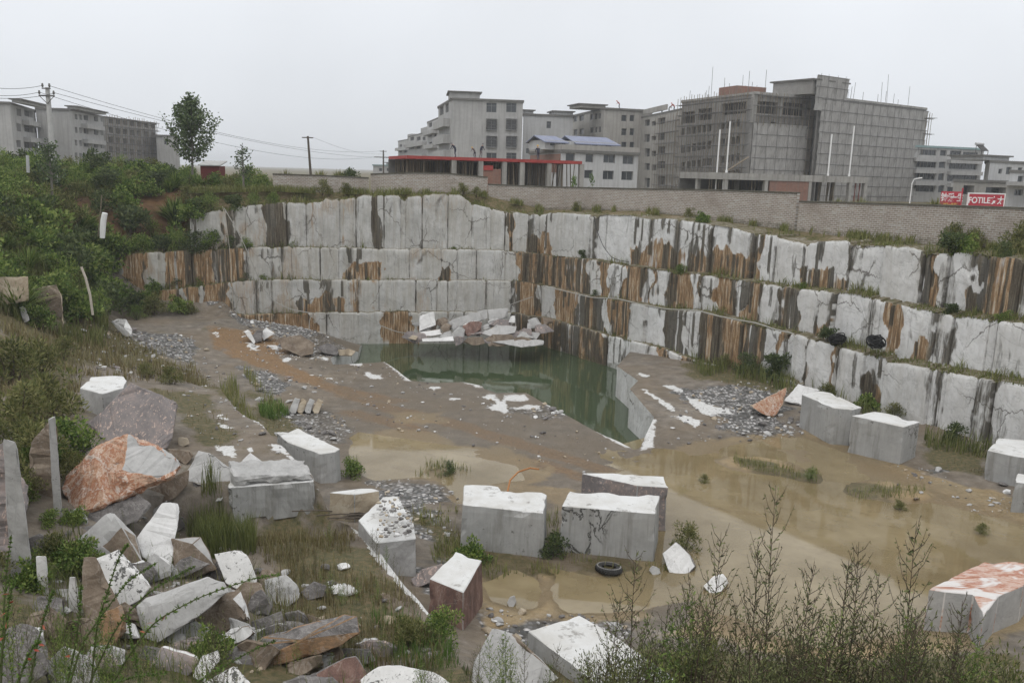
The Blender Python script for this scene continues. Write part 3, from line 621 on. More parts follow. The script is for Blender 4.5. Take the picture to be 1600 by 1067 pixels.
def cut_side(name, line, region, zlow, closed=False, org=.1, drk=.2):
    """the sawn vertical side under an edge of the floor"""
    l = np.array(line + ([line[0]] if closed else [])); z = h_ground(l[:, 0], l[:, 1], np.full(len(l), region)) + .0
    s = np.concatenate([[0], np.cumsum(np.hypot(*np.diff(l, axis=0).T))]); q = np.arange(0, s[-1], .08)
    x = np.interp(q, s, l[:, 0]); y = np.interp(q, s, l[:, 1]); zt = np.interp(q, s, z)
    T = np.linspace(0, 1, 14); zl = zlow(x, y) if callable(zlow) else np.full(len(x), zlow); zl = np.minimum(zl, zt - .02)
    Z = zt[:, None] + (zl - zt)[:, None] * T; S = np.repeat(q[:, None], len(T), 1)
    V = np.stack([np.repeat(x[:, None], len(T), 1) + .03 * (fnoise(S * 3, Z * 3, 2, 1) - .5), np.repeat(y[:, None], len(T), 1) + .03 * (fnoise(S * 3, Z * 3, 2, 2) - .5), Z], -1)
    V[:, 0, :2] = np.stack([x, y], 1)
    idx = np.arange(V.shape[0] * len(T)).reshape(-1, len(T)); F = np.stack([idx[:-1, :-1], idx[:-1, 1:], idx[1:, 1:], idx[1:, :-1]], -1)
    tall = (zt - zl) > .40; F = F[tall[:-1] & tall[1:]].reshape(-1, 4)
    c = fnoise(S * 2.2, Z * .3, 3, 5); d = fnoise(S * 3.4, Z * .4, 3, 8); TT = np.repeat(T[None], len(x), 0)
    o = mesh_np(name, V.reshape(-1, 3), F, M_FACE, {'su': S.ravel(), 'org': sstep(.4, .62, org + .8 * (c - .5)).ravel(), 'drk': sstep(.46, .68, drk + .9 * (d - .5)).ravel(), 'moss': (.5 * sstep(.6, 1, TT)).ravel(), 'bri': np.full(S.size, .8 if name == 'pit_side' else .3), 'tint': np.full(S.size, .3), 'ledge': np.zeros(S.size)})
    tag(o, kind='structure'); return o
cut_side('pit_side', pit_line, 0, -3.2, True)
cut_side('shelf_side', edge_line, 1, lambda x, y: h_ground(x, y, np.zeros(len(x))) - .15, False, .25, .4)

# ------------------------------------------------------------------ water
def water_materials():
    n = NT('pond_water', .04, .5); p = n.pos(); n.col(n.ramp(n.noise(p, .15, 3), [(.35, (.038, .056, .029)), (.65, (.056, .076, .040))])); n.b.inputs['IOR'].default_value = 1.45
    n.bump(n.noise(n.scale(p, (1.0, 2.2, 1)), 1.4, 3, .5), .035, .05)
    k = NT('puddle_water', .045, .5); p = k.pos()
    f = k.noise(p, .30, 4, .6); g = k.noise(p, 2.6, 4, .7)
    sp = k.sep(p); rt = k.noise(k.comb(k.m('ADD', k.m('MULTIPLY', sp[0], .5), k.m('MULTIPLY', sp[1], .35)), k.m('SUBTRACT', k.m('MULTIPLY', sp[1], 2.2), k.m('MULTIPLY', sp[0], -1.1)), 0.0), .8, 5, .65)
    g = k.m('ADD', k.m('MULTIPLY', g, .45), k.m('MULTIPLY', rt, .55)); k.col(k.mix(k.map(g, .5, .66, 0, .55), k.ramp(f, [(.35, (.23, .178, .092)), (.65, (.29, .232, .132))]), (.19, .14, .075))); k.b.inputs['IOR'].default_value = 1.6; k.put(k.b.inputs['Alpha'], k.map(f, .35, .65, .62, .85))
    k.bump(k.noise(p, 2.0, 3, .5), .015, .05)
    return n.mat, k.mat
M_POND, M_PUD = water_materials()

def sheet(name, poly, z, mat, step=None):
    o = mesh_np(name, [(x, y, z) for x, y in poly], [tuple(range(len(poly)))], mat); tag(o, kind='structure'); return o
_pw = np.array(PIT); _cw = _pw.mean(0)
sheet('pond_water', [(-11, 63.5), (-14, 55), (-12, 46), (-5, 42), (2, 32), (4.2, 26), (7.5, 26), (12, 50), (6, 64)], WATER_Z, M_POND)
sheet('puddle_water', [(-8, 20), (-2.2, 20), (-.5, 17), (4, 16), (8, 16.5), (12, 17), (17, 19), (24, 22), (22.5, 30.5), (16, 36.5), (9, 37), (2, 31), (-8, 34.5)], 0.0, M_PUD)
# ------------------------------------------------------------------ upper ground, brick wall
WALL_LINE = plan_line(3.3, 3.6, 6.4)
def simple(name, col, rough=.85, spec=.3, var=.25, scale=1.5, bump=.15, stain=None, metal=0):
    n = NT(name, rough, spec); p = n.obj(); a = n.noise(p, scale, 5, .65); b = n.noise(p, scale * 7, 4, .6)
    lo = tuple(q * (1 - var) for q in col); hi = tuple(min(1, q * (1 + var)) for q in col)
    c = n.ramp(n.m('ADD', n.m('MULTIPLY', a, .65), n.m('MULTIPLY', b, .35)), [(.3, lo), (.7, hi)])
    if stain:
        s = n.sep(p); st = n.noise(n.comb(n.m('MULTIPLY', n.m('ADD', s[0], s[1]), 1.6), n.m('MULTIPLY', s[2], .12), 0.0), 1.2, 4, .6)
        c = n.mix(n.map(st, .45, .7, 0, .75), c, stain)
    n.col(c); n.b.inputs['Metallic'].default_value = metal
    if bump: n.bump(b, bump, .03)
    return n.mat

M_UPPER = None
BY_X = [290, 430, 500, 640, 700, 760, 850, 900, 1000, 1120, 1250, 1350, 1450, 1530, 1600, 1740]; BY_Y = [300, 297, 301, 302, 302, 306, 328, 328, 330, 345, 362, 372, 382, 388, 394, 405]
WT_R = [(1740, 331)]; _e = WALL_LINE[2] - WALL_LINE[1]; _e = _e / np.hypot(*_e)
for _y, _arr in ((405.0, 'b'), (331.0, 't')):
    _q, _ = plan_hit(np.array([1740.0]), np.array([_y]), WALL_LINE)
    for w_s in (2.5, 5.0, 8.0, 11.0):
        _p = proj(np.array([_q[0, 0] + _e[0] * w_s, _q[0, 1] + _e[1] * w_s, _q[0, 2]]))
        if _arr == 'b': BY_X.append(float(_p[0])); BY_Y.append(float(_p[1]))
        else: WT_R.append((float(_p[0]), float(_p[1])))
def upper_ground():
    n = NT('rim_ground', .9, .2); p = n.pos(); a = n.noise(p, .6, 5, .65); b = n.noise(p, 5, 4, .7)
    c = n.ramp(n.m('ADD', n.m('MULTIPLY', a, .5), n.m('MULTIPLY', b, .5)), [(.32, (.04, .05, .018)), (.45, (.09, .085, .035)), (.56, (.17, .13, .08)), (.7, (.26, .23, .18))])
    n.col(c); n.bump(b, .6, .08)
    t = TIER[1]; px = t['px']; sel = slice(0, None, 4); px = px[sel]; top = t['top'][sel]; nr = t['nrm'][sel]
    by = np.interp(px, BY_X, BY_Y)
    w, _ = plan_hit(px, by, WALL_LINE)
    # outward direction fans smoothly round the corner
    f = sstep(700, 960, px)[:, None]; out = (1 - f) * NB[None] + f * NR[None]; out /= np.linalg.norm(out, axis=1)[:, None]
    rows = []; e = top.copy(); e[:, :2] += (-nr * 1.5); e[:, 2] += .03
    for q in (0, .35, .7, 1.0):
        r = e + (w - e) * q; r[:, 2] += .10 * (fnoise(r[:, 0] * 1.2, r[:, 1] * 1.2, 3, 4) - .5); rows.append(r)
    for o in (1.5, 6, 20, 60, 160, 500, 2500):
        r = w.copy(); r[:, :2] += out * o; k = min(1, o / 20); r[:, 2] = w[:, 2] * (1 - k) + 7.9 * k; rows.append(r)
    V = np.concatenate(rows); m = len(px); F = []
    for i in range(len(rows) - 1):
        a = i * m + np.arange(m); F.append(np.stack([a[:-1], a[1:], a[1:] + m, a[:-1] + m], -1))
    o = mesh_np('rim_ground', V, np.concatenate(F), n.mat, smooth=True); tag(o, kind='structure')
    # far land to the horizon on the left
    o = mesh_np('town_ground', [(-2500, 100, 7.0), (-18, 100, 7.0), (60, 2600, 7.0), (-2500, 2600, 7.0)], [(0, 1, 2, 3)], n.mat); tag(o, kind='structure')
    return px, w
RIM_PX, RIM_W = upper_ground()

def brick_material():
    n = NT('grey_block_masonry', .9, .2); p = n.pos(); z = n.sep(p)[2]; su = n.attr('su'); uv = n.comb(su, z, 0.0)
    b = n.t.nodes.new('ShaderNodeTexBrick'); n.put(b.inputs['Vector'], uv); b.inputs['Scale'].default_value = 1.0
    b.inputs['Brick Width'].default_value = .27; b.inputs['Row Height'].default_value = .105; b.inputs['Mortar Size'].default_value = .016; b.inputs['Bias'].default_value = .0
    b.inputs['Color1'].default_value = (.235, .195, .16, 1); b.inputs['Color2'].default_value = (.33, .28, .235, 1); b.inputs['Mortar'].default_value = (.45, .43, .40, 1)
    big = n.noise(uv, .5, 4, .6); sp = n.voro(n.comb(n.m('MULTIPLY', su, .5), z, 0.0), 8.5, 'F1', 'Color'); spv = n.sep(sp)[0]
    c = n.mix(n.map(spv, .86, .9, 0, .6), b.outputs['Color'], (.42, .40, .37))
    c = n.mix(n.map(big, .48, .72, 0, .5), c, (.21, .17, .135))
    low = n.m('ADD', n.attr('moss'), n.m('MULTIPLY', n.m('SUBTRACT', n.noise(uv, 2.2, 5, .7), .5), 1.3)); c = n.mix(n.map(low, .5, .9, 0, .8), c, (.07, .07, .035))
    n.col(c); n.bump(b.outputs['Fac'], -.4, .02); return n.mat
M_BRICK = brick_material()
M_COPING = simple('dark_coping', (.10, .095, .075), var=.4, scale=2)
def wall_base(px):
    return np.interp(px, RIM_PX, RIM_W[:, 2])
def brick_wall(pts, label):
    a = np.array(pts, float); px = np.arange(a[0, 0], a[-1, 0] + .1, 3.0); ty = np.interp(px, a[:, 0], a[:, 1])
    top, nr = plan_hit(px, ty, WALL_LINE); zt = top[:, 2] + .03 * (fnoise(px * .02, px * 0, 3, 2) - .5); zb = wall_base(px) - .5
    s = np.concatenate([[0], np.cumsum(np.hypot(*np.diff(top[:, :2], axis=0).T))]) + a[0, 0] * .04
    root = empty('brick_wall', tuple(top[0, :2]) + (float(zb[0]),), 0, label, 'wall', 'brick walls on the quarry rim'); o0 = np.array(root.location)
    T = np.linspace(0, 1, 8); th = .24; V = []; SU = []; MO = []; n = len(px)
    for side in (0, 1):
        for t in T:
            z = zb + (zt - zb) * t; xy = top[:, :2] - nr * th * side
            V.append(np.stack([xy[:, 0], xy[:, 1], z], -1)); SU.append(s); MO.append(.75 * sstep(.55, .2, np.full(n, t)))
    V = np.concatenate(V) - o0; F = []; k = len(T)
    for side in (0, 1):
        for j in range(k - 1):
            q = (side * k + j) * n + np.arange(n - 1); f = np.stack([q, q + 1, q + 1 + n, q + n], -1); F.append(f if side == 0 else f[:, ::-1])
    q = (k - 1) * n + np.arange(n - 1); F.append(np.stack([q, q + 1, q + 1 + k * n, q + k * n], -1))
    for e in (0, n - 1):
        i = np.array([j * n + e for j in range(k)]); f = np.stack([i[:-1], i[1:], i[1:] + k * n, i[:-1] + k * n], -1); F.append(f)
    mesh_np('wall', V, np.concatenate(F), M_BRICK, {'su': np.concatenate(SU), 'moss': np.concatenate(MO)}, parent=root)
    # coping
    C = []
    for dx, dz in ((.05, .002), (.05, .08), (-th - .05, .08), (-th - .05, .002)):
        C.append(np.stack([top[:, 0] + nr[:, 0] * dx, top[:, 1] + nr[:, 1] * dx, zt + dz], -1))
    C = np.concatenate(C) - o0; F = []
    for j in range(4):
        q = j * n + np.arange(n - 1); r = ((j + 1) % 4) * n + np.arange(n - 1); F.append(np.stack([q, q + 1, r + 1, r], -1))
    F = [tuple(f) for g in F for f in g] + [tuple(j * n for j in (3, 2, 1, 0)), tuple(j * n + n - 1 for j in range(4))]
    mesh_np('coping', C, F, M_COPING, parent=root)
    return root
brick_wall([(426, 273), (500, 275), (577, 279)], 'low brown brick wall at the left end above the quarry, near the wooden pole')
brick_wall([(579, 273), (640, 271), (700, 272), (762, 278)], 'brown brick wall section in front of the red slab building, raised one step')
brick_wall([(763, 289), (860, 293), (1000, 296), (1120, 298), (1248, 303)], 'long grey brick wall below the scaffolded apartment building, ending in a step')
brick_wall([(1249, 316), (1400, 320), (1600, 327)] + [w for w in WT_R if w[0] < 2550], 'grey brick wall below the two red signs at the right, lower than its neighbour')

# ------------------------------------------------------------------ town
M_CONC = simple('grey_render', (.36, .355, .345), scale=.25, var=.18, stain=(.24, .235, .225))
M_CONC2 = simple('warm_grey_render', (.33, .315, .29), scale=.25, var=.2, stain=(.21, .195, .175))
M_RAW = simple('raw_concrete', (.31, .30, .28), scale=.5, var=.25, stain=(.15, .14, .125))
M_NETC = simple('netted_render', (.27, .26, .245), scale=.5, var=.25, stain=(.18, .17, .155))
M_PALE = simple('pale_render', (.45, .45, .45), scale=.25, var=.15, stain=(.33, .325, .315))
M_GLASS = simple('dark_window_glass', (.045, .05, .055), rough=.12, spec=.5, var=.4, scale=.7, bump=0)
M_FRAME = simple('window_frame', (.22, .22, .215), rough=.6, var=.15, bump=0)
M_DARKIN = simple('unlit_interior', (.05, .048, .045), var=.4, scale=1)
M_REDBRICK = simple('red_brick', (.22, .12, .09), var=.3, scale=2.5, stain=(.19, .14, .12))
M_REDPAINT = simple('red_formwork', (.31, .05, .045), var=.3, scale=1.5)
M_BAMBOO = simple('bamboo_poles', (.20, .165, .12), var=.45, scale=.8, bump=0)
M_STEEL = simple('scaffold_steel', (.13, .125, .12), var=.4, scale=.8, bump=0)
M_WHITEP = simple('white_pipe', (.72, .72, .71), rough=.5, var=.1, scale=2, bump=0)
M_BLUE = simple('blue_roof_sheet', (.17, .19, .27), rough=.6, var=.2, scale=.7, stain=(.24, .24, .28))
M_WOOD = simple('weathered_wood', (.085, .07, .055), var=.35, scale=4)
M_DARKSLAB = simple('dark_slab', (.14, .135, .125), var=.25, scale=.6)
M_TEAL = simple('teal_trim', (.22, .30, .30), var=.15, scale=.5)
ZC = 7.6

class Face:
    """one facade between two plan points; lets pixel rectangles be laid on it"""
    def __init__(self, a, b):
        self.a = np.array(a, float); self.b = np.array(b, float); self.e = self.b - self.a; self.L = float(np.hypot(*self.e)); self.u = self.e / self.L
        self.n = np.array([self.u[1], -self.u[0]])
    def hit(self, px, py):
        d = ray(px, py); det = d[0] * -self.e[1] + d[1] * self.e[0]; t = (self.a[0] * -self.e[1] + self.a[1] * self.e[0]) / det
        q = d * t; q[2] += CAM_H
        return float((q[:2] - self.a) @ self.u), float(q[2])
    def rect(self, x0, x1, y0, y1):
        ym = (y0 + y1) / 2; xm = (x0 + x1) / 2
        u0, _ = self.hit(x0, ym); u1, _ = self.hit(x1, ym); _, z1 = self.hit(xm, y0); _, z0 = self.hit(xm, y1)
        return [u0, u1, z0, z1]
    def pt(self, u, z, out=0.0):
        q = self.a + self.u * u + self.n * out; return (float(q[0]), float(q[1]), float(z))

def facade(mb, F, z0, z1, rects, rec=.25, m=0):
    us = sorted({0.0, F.L} | {r[0] for r in rects} | {r[1] for r in rects}); zs = sorted({z0, z1} | {r[2] for r in rects} | {r[3] for r in rects})
    for i in range(len(us) - 1):
        for j in range(len(zs) - 1):
            uc, zc = (us[i] + us[i + 1]) / 2, (zs[j] + zs[j + 1]) / 2
            if us[i + 1] - us[i] < 1e-4 or zs[j + 1] - zs[j] < 1e-4: continue
            if any(r[0] < uc < r[1] and r[2] < zc < r[3] for r in rects): continue
            mb.add([F.pt(us[i], zs[j]), F.pt(us[i + 1], zs[j]), F.pt(us[i + 1], zs[j + 1]), F.pt(us[i], zs[j + 1])], [(0, 1, 2, 3)], m)
    for u0, u1, v0, v1 in rects:
        c = [(u0, v0), (u1, v0), (u1, v1), (u0, v1)]
        for i in range(4):
            p, q = c[i], c[(i + 1) % 4]
            mb.add([F.pt(*p), F.pt(*q), F.pt(*q, -rec), F.pt(*p, -rec)], [(3, 2, 1, 0)], m)

def fbox(mb, F, u0, u1, z0, z1, o0, o1, m=0):
    """a box on a facade: along it u0..u1, up z0..z1, out from it o0..o1"""
    v = [F.pt(u0, z0, o0), F.pt(u1, z0, o0), F.pt(u1, z0, o1), F.pt(u0, z0, o1), F.pt(u0, z1, o0), F.pt(u1, z1, o0), F.pt(u1, z1, o1), F.pt(u0, z1, o1)]
    mb.add(v, [(0, 1, 2, 3), (7, 6, 5, 4), (1, 0, 4, 5), (2, 1, 5, 6), (3, 2, 6, 7), (0, 3, 7, 4)], m)

def rel(mb, root):
    L = root.location
    mb.V = [(x - L.x, y - L.y, z - L.z) for x, y, z in mb.V]; return mb

def plan(px, d):
    q = D(px, 270, d); return (float(q[0]), float(q[1]))

class House:
    def __init__(self, label, chain, top, mat, depth=14, wins=None, rec=.25, cat='building', name='apartment_building', slab=None, group='unfinished buildings beyond the quarry wall', z0=ZC, bars=True, glass=None):
        self.pts = [plan(*c) for c in chain]; i, py = top; self.faces = [Face(a, b) for a, b in zip(self.pts[:-1], self.pts[1:])]
        self.z1 = float(D(chain[i][0], py, chain[i][1])[2]); self.z0 = z0; self.mat = mat
        self.root = empty(name, self.pts[0] + (z0,), 0, label, cat, group); mb = MB(); wl = wins or {}
        k = 0 if len(self.faces) == 1 else max(range(len(self.faces)), key=lambda q: self.faces[q].L)
        ctr = np.mean(np.array(self.pts), 0); bk = ctr / np.linalg.norm(ctr) * depth
        A = np.array(self.pts[0]) + bk; B = np.array(self.pts[-1]) + bk; ring = self.pts + [tuple(B), tuple(A)]
        for fi, F in enumerate(self.faces):
            rs = []
            for w in wl.get(fi, []):
                r = F.rect(*w); r[0] = max(.05, r[0]); r[1] = min(F.L - .05, r[1]); r[2] = max(z0 + .05, r[2]); r[3] = min(self.z1 - .1, r[3])
                if r[1] - r[0] > .15 and r[3] - r[2] > .15: rs.append(r)
            facade(mb, F, z0, self.z1, rs, rec)
            for r in rs: self.window(F, r, rec, bars, glass)
        n = len(ring)
        for a, b in ((ring[-3], ring[-2]), (ring[-2], ring[-1]), (ring[-1], ring[0])):
            mb.add([(*a, z0), (*b, z0), (*b, self.z1), (*a, self.z1)], [(0, 1, 2, 3)])
        mb.add([(*p, self.z1) for p in ring], [tuple(range(n))]); rel(mb, self.root).build('wall', mat, self.root)
        self.ring = ring
        s = MB()                                            # roof slab with a small overhang
        c = np.mean(np.array(ring), 0); o = [tuple(c + (np.array(p) - c) * (1 + .35 / max(.1, np.hypot(*(np.array(p) - c))))) for p in ring]
        z = self.z1 + .004
        s.add([(*p, z) for p in o] + [(*p, z + .35) for p in o], [tuple(range(n))[::-1], tuple(range(n, 2 * n))] + [(i, (i + 1) % n, n + (i + 1) % n, n + i) for i in range(n)])
        rel(s, self.root).build('roof', slab or M_DARKSLAB, self.root)
    def window(self, F, r, rec, bars, glass=None):
        u0, u1, z0, z1 = r; f = MB(); e = .07
        if bars:
            fbox(f, F, u0, u1, z1 - e, z1, -rec - .02, -rec + .06); fbox(f, F, u0, u1, z0, z0 + e, -rec - .02, -rec + .06)
            for u in np.linspace(u0, u1 - e, max(2, int((u1 - u0) / .75) + 1)): fbox(f, F, u, u + e, z0 + e, z1 - e, -rec - .02, -rec + .06)
            if z1 - z0 > 1.3: fbox(f, F, u0 + e, u1 - e, z1 - .55, z1 - .55 + e * .7, -rec - .02, -rec + .05)
        else:
            fbox(f, F, u0, u1, z0, z0 + .05, -rec, -rec + .05)
        w = rel(f, self.root).build('window', M_FRAME, self.root)
        g = MB(); g.add([F.pt(u0, z0, -rec), F.pt(u1, z0, -rec), F.pt(u1, z1, -rec), F.pt(u0, z1, -rec)], [(0, 1, 2, 3)])
        rel(g, self.root).build('pane', glass or M_GLASS, w)
    def box(self, name, mat, fi, x0, x1, y0, y1, o0, o1, parent=None):
        F = self.faces[fi]; r = F.rect(x0, x1, y0, y1); mb = MB(); fbox(mb, F, r[0], r[1], r[2], r[3], o0, o1)
        return rel(mb, self.root).build(name, mat, self.root)
    def tower(self, fi, x0, x1, ytop, o0=-5, o1=-.5, mat=None):
        F = self.faces[fi]; u0, _ = F.hit(x0, ytop + 8); u1, _ = F.hit(x1, ytop + 8); _, z = F.hit((x0 + x1) / 2, ytop)
        k = 1.02; z = CAM_H + (z - CAM_H) * k; mb = MB(); fbox(mb, F, u0, u1, self.z1 + .36, max(z, self.z1 + .8), o0, o1); t = rel(mb, self.root).build('stair_tower', mat or self.mat, self.root)
        mb = MB(); fbox(mb, F, u0 - .4, u1 + .4, max(z, self.z1 + .8) + .003, max(z, self.z1 + .8) + .22, o0 - .4, o1 + .4); rel(mb, self.root).build('roof', M_DARKSLAB, t)
        return t

def grid(cols, rows): return [(a, b, c, d) for a, b in cols for c, d in rows]
def skew(cols, rows, x0, k):   # rows given at column x0, shifting k px per px across
    return [(a, b, c + k * ((a + b) / 2 - x0), d + k * ((a + b) / 2 - x0)) for a, b in cols for c, d in rows]

# row of finished grey blocks left of centre, going back along the street
for lab, ch, tp, mt, wn in (
    ('far grey block at the left end of the street row, lowest and dimmest', [(622, 285), (640, 262)], (0, 222), M_CONC, {0: grid([(624, 628), (631, 636)], [(226, 230), (235, 239)])}),
    ('narrow grey block second in the street row with roof clutter', [(638, 248), (667, 214)], (1, 208), M_CONC, {0: grid([(641, 647), (651, 657), (660, 665)], [(214, 220), (226, 233)])}),
    ('grey block with stacked balconies just behind the tall windowed block', [(667, 205), (684, 186), (692, 184)], (1, 186), M_PALE, {0: grid([(670, 675), (678, 682)], [(192, 199), (207, 214), (222, 230)])})):
    h = House(lab, ch, tp, mt, 12, wn, name='street_block', group='grey blocks of the street row')
    F = h.faces[0]; b = MB()
    for k in range(4): fbox(b, F, .8, F.L - .8, h.z1 - 3.0 - 3.1 * k, h.z1 - 2.1 - 3.1 * k, .0, 1.2)
    rel(b, h.root).build('balcony', M_CONC, h.root)
    t = MB(); fbox(t, F, F.L * .3, F.L * .62, h.z1 + .36, h.z1 + 2.2, -6, -2); rel(t, h.root).build('stair_tower', mt, h.root)

hA = House('tall grey apartment block with two columns of barred windows, above the red slab', [(684, 182), (706, 160), (814, 161.5)], (1, 156), M_CONC, 13,
           {1: grid([(760, 776), (791, 807)], [(161, 176), (188, 203), (214, 230), (239, 250)]), 0: [(696, 701, 161, 176), (687, 693, 166, 180)]}, name='windowed_block')
for k, (y0, y1) in enumerate(((189, 201), (213, 226), (236, 247))):
    c = hA.box('balcony', M_CONC, 0, 686, 703, y0, y1, 0, 1.3)
for x0, x1 in ((760, 776), (791, 807)):
    for y0, y1 in ((187, 204), (214, 231)):
        F = hA.faces[1]; r = F.rect(x0 - .6, x1 + .6, y0 - .6, y1 + .6); cg = MB()
        for u in np.linspace(r[0], r[1], 9): fbox(cg, F, u, u + .04, r[2], r[3], .28, .32)
        for z in np.linspace(r[2], r[3], 5): fbox(cg, F, r[0], r[1], z, z + .05, .005, .34)
        rel(cg, hA.root).build('window_cage', M_STEEL, hA.root)
hA.tower(1, 703, 750, 147, -9, -.6)
hB = House('plain grey block with one small window, right of the tall windowed block', [(815, 176), (892, 178)], (0, 180), M_PALE, 13, {0: [(854, 861, 190, 201), (822, 828, 232, 240)]}, name='blank_block')
hB.tower(0, 816, 834, 175); hB.tower(0, 866, 896, 177)
hC = House('grey block with a stair tower on its roof, behind the blue roofed house', [(892, 196), (940, 172), (1014, 175)], (1, 171), M_CONC2, 14,
           {1: grid([(971, 979), (984, 991)], [(180, 190), (201, 212), (222, 232)]), 0: skew([(896, 902), (905, 912), (922, 927), (929, 933), (935, 939)], [(179, 188), (200, 209), (221, 230)], 920, -.12)}, name='towered_block')
hC.tower(1, 914, 955, 165, -9, -3)
hD = House('grey block wrapped in thin netting with five floors of wide openings, left of the scaffolding', [(990, 178), (1060, 150), (1066, 151)], (1, 172), M_CONC2, 16,
           {0: skew([(1007, 1015), (1028, 1039)], [(186, 196), (209, 221), (231, 244), (254, 265), (277, 292)], 1020, -.13) + skew([(1018, 1025)], [(190, 197), (213, 220), (236, 245), (258, 267)], 1020, -.1)}, rec=.6, bars=True, name='netted_block')
hD.box('parapet', M_CONC2, 0, 1000, 1040, 168, 176, -.4, -.1)

# the scaffolded corner building
hE = House('unfinished corner building under bamboo scaffolding with an open top floor and three small windows', [(1060, 149), (1170, 131), (1263, 136.5)], (1, 147), M_NETC, 18,
           {0: skew([(x, x + 6.2) for x in (1064, 1073, 1081, 1089, 1097, 1105, 1126, 1134, 1142, 1150)], [(195, 206), (221, 233), (248, 259), (273, 285)], 1105, -.16) + skew([(1064, 1086), (1090, 1112), (1126, 1166)], [(168, 186)], 1110, -.2),
            1: [(1174, 1177, 157, 176), (1180, 1215, 159, 178), (1222, 1260, 161, 181), (1204, 1212, 191, 200), (1201, 1208, 219, 229), (1200, 1207, 247, 258)]}, rec=.9, bars=False, name='scaffolded_building', slab=M_RAW, glass=M_DARKIN)
mb = MB(); F = hE.faces[1]; u0, _ = F.hit(1120, 150); F0 = hE.faces[0]
fbox(mb, F0, F0.hit(1119, 155)[0], F0.hit(1147, 155)[0], hE.z1 + .36, hE.z1 + 1.7, -6, -.4); rel(mb, hE.root).build('brick_parapet', M_REDBRICK, hE.root)
for fi, xs in ((0, (1063, 1088, 1114, 1124)), (1, (1172, 1178, 1218))):
    for x in xs:
        F = hE.faces[fi]; u, _ = F.hit(x, 175); mb = MB(); fbox(mb, F, max(0, u), u + .5, hE.z1 - 4.2, hE.z1 - .05, -.5, .05); rel(mb, hE.root).build('column', M_RAW, hE.root)
def nets(h, fi, lift, x0=None, x1=None, out=.7, name='debris_net', zb=ZC, mat=None, skip=0):
    F = h.faces[fi]; u0 = 0 if x0 is None else F.hit(x0, 220)[0]; u1 = F.L if x1 is None else F.hit(x1, 220)[0]; z = h.z1 - .3 - skip * lift; k = 0
    V = []; Fc = []; M = []
    while z > zb + .5:
        us = np.arange(u0, u1 + .01, .35); ph = rng.uniform(0, 9)
        sag = .16 * np.abs(np.sin(us * .95 + ph)) + .12 * vnoise(us * 1.4, us * 0 + k, 3); rows = []
        for t in np.linspace(0, 1, 5):
            o = out + .10 - .16 * t + .10 * np.sin(us * 1.9 + ph) * t * (1 - t) * 3
            zz = z - t * (lift + .10) - sag * t
            rows.append(np.stack([F.a[0] + F.u[0] * us + F.n[0] * o, F.a[1] + F.u[1] * us + F.n[1] * o, zz], -1))
        n = len(us); b = sum(len(v) for v in V)
        for j in range(4):
            q = b + j * n + np.arange(n - 1); Fc.append(np.stack([q, q + 1, q + 1 + n, q + n], -1)[:, ::-1])
        V += rows; z -= lift; k += 1
    z = h.z1 - .3 - skip * lift; g = MB()
    while z > zb + .5:
        g.tube([F.pt(u0, z, out + .16), F.pt(u1, z, out + .16)], .034, 4); z -= lift
    for u in np.arange(u0 + .6, u1, 2.1): g.tube([F.pt(u, zb, out + .2), F.pt(u + rng.normal(0, .1), h.z1 - skip * lift, out + .2)], .026, 4)
    rel(g, h.root).build('scaffold_pole', M_STEEL, h.root)
    L = np.array(h.root.location); o = mesh_np(name, np.concatenate(V) - L, np.concatenate(Fc), mat or M_NET, parent=h.root, smooth=True); return o
def net_material():
    n = NT('grey_debris_net', .9, .1); p = n.obj(); s = n.sep(p); w = n.comb(n.m('MULTIPLY', n.m('ADD', s[0], s[1]), 1.0), n.m('MULTIPLY', s[2], .25), 0.0)
    a = n.noise(w, 1.3, 5, .65); b = n.noise(w, 6, 3, .6); c = n.ramp(n.m('ADD', n.m('MULTIPLY', a, .6), n.m('MULTIPLY', b, .4)), [(.34, (.20, .195, .185)), (.5, (.32, .31, .295)), (.68, (.41, .40, .385))])
    n.col(c); return n.mat
M_NET = net_material()
nets(hE, 1, 1.75, 1172, 1258, .5, skip=2.2)

hF = House('large unfinished building entirely wrapped in grey debris netting with a square stair tower', [(1262, 140), (1268, 133), (1434, 150)], (1, 152), M_NETC, 18, None, name='netted_building', slab=M_RAW)
nets(hF, 1, 1.62, None, None, .6)
t = hF.tower(1, 1266, 1320, 132, -7, .3, M_NETC)
F = hF.faces[1]; hF2 = type('T', (), {})(); hF2.faces = [Face(F.pt(F.hit(1268, 150)[0], 0, .4)[:2], F.pt(F.hit(1319, 150)[0], 0, .4)[:2])]; hF2.root = hF.root; hF2.z1 = hF.z1 + 3.4
nets(hF2, 0, 1.62, None, None, .25, zb=hF.z1 - 1.0)

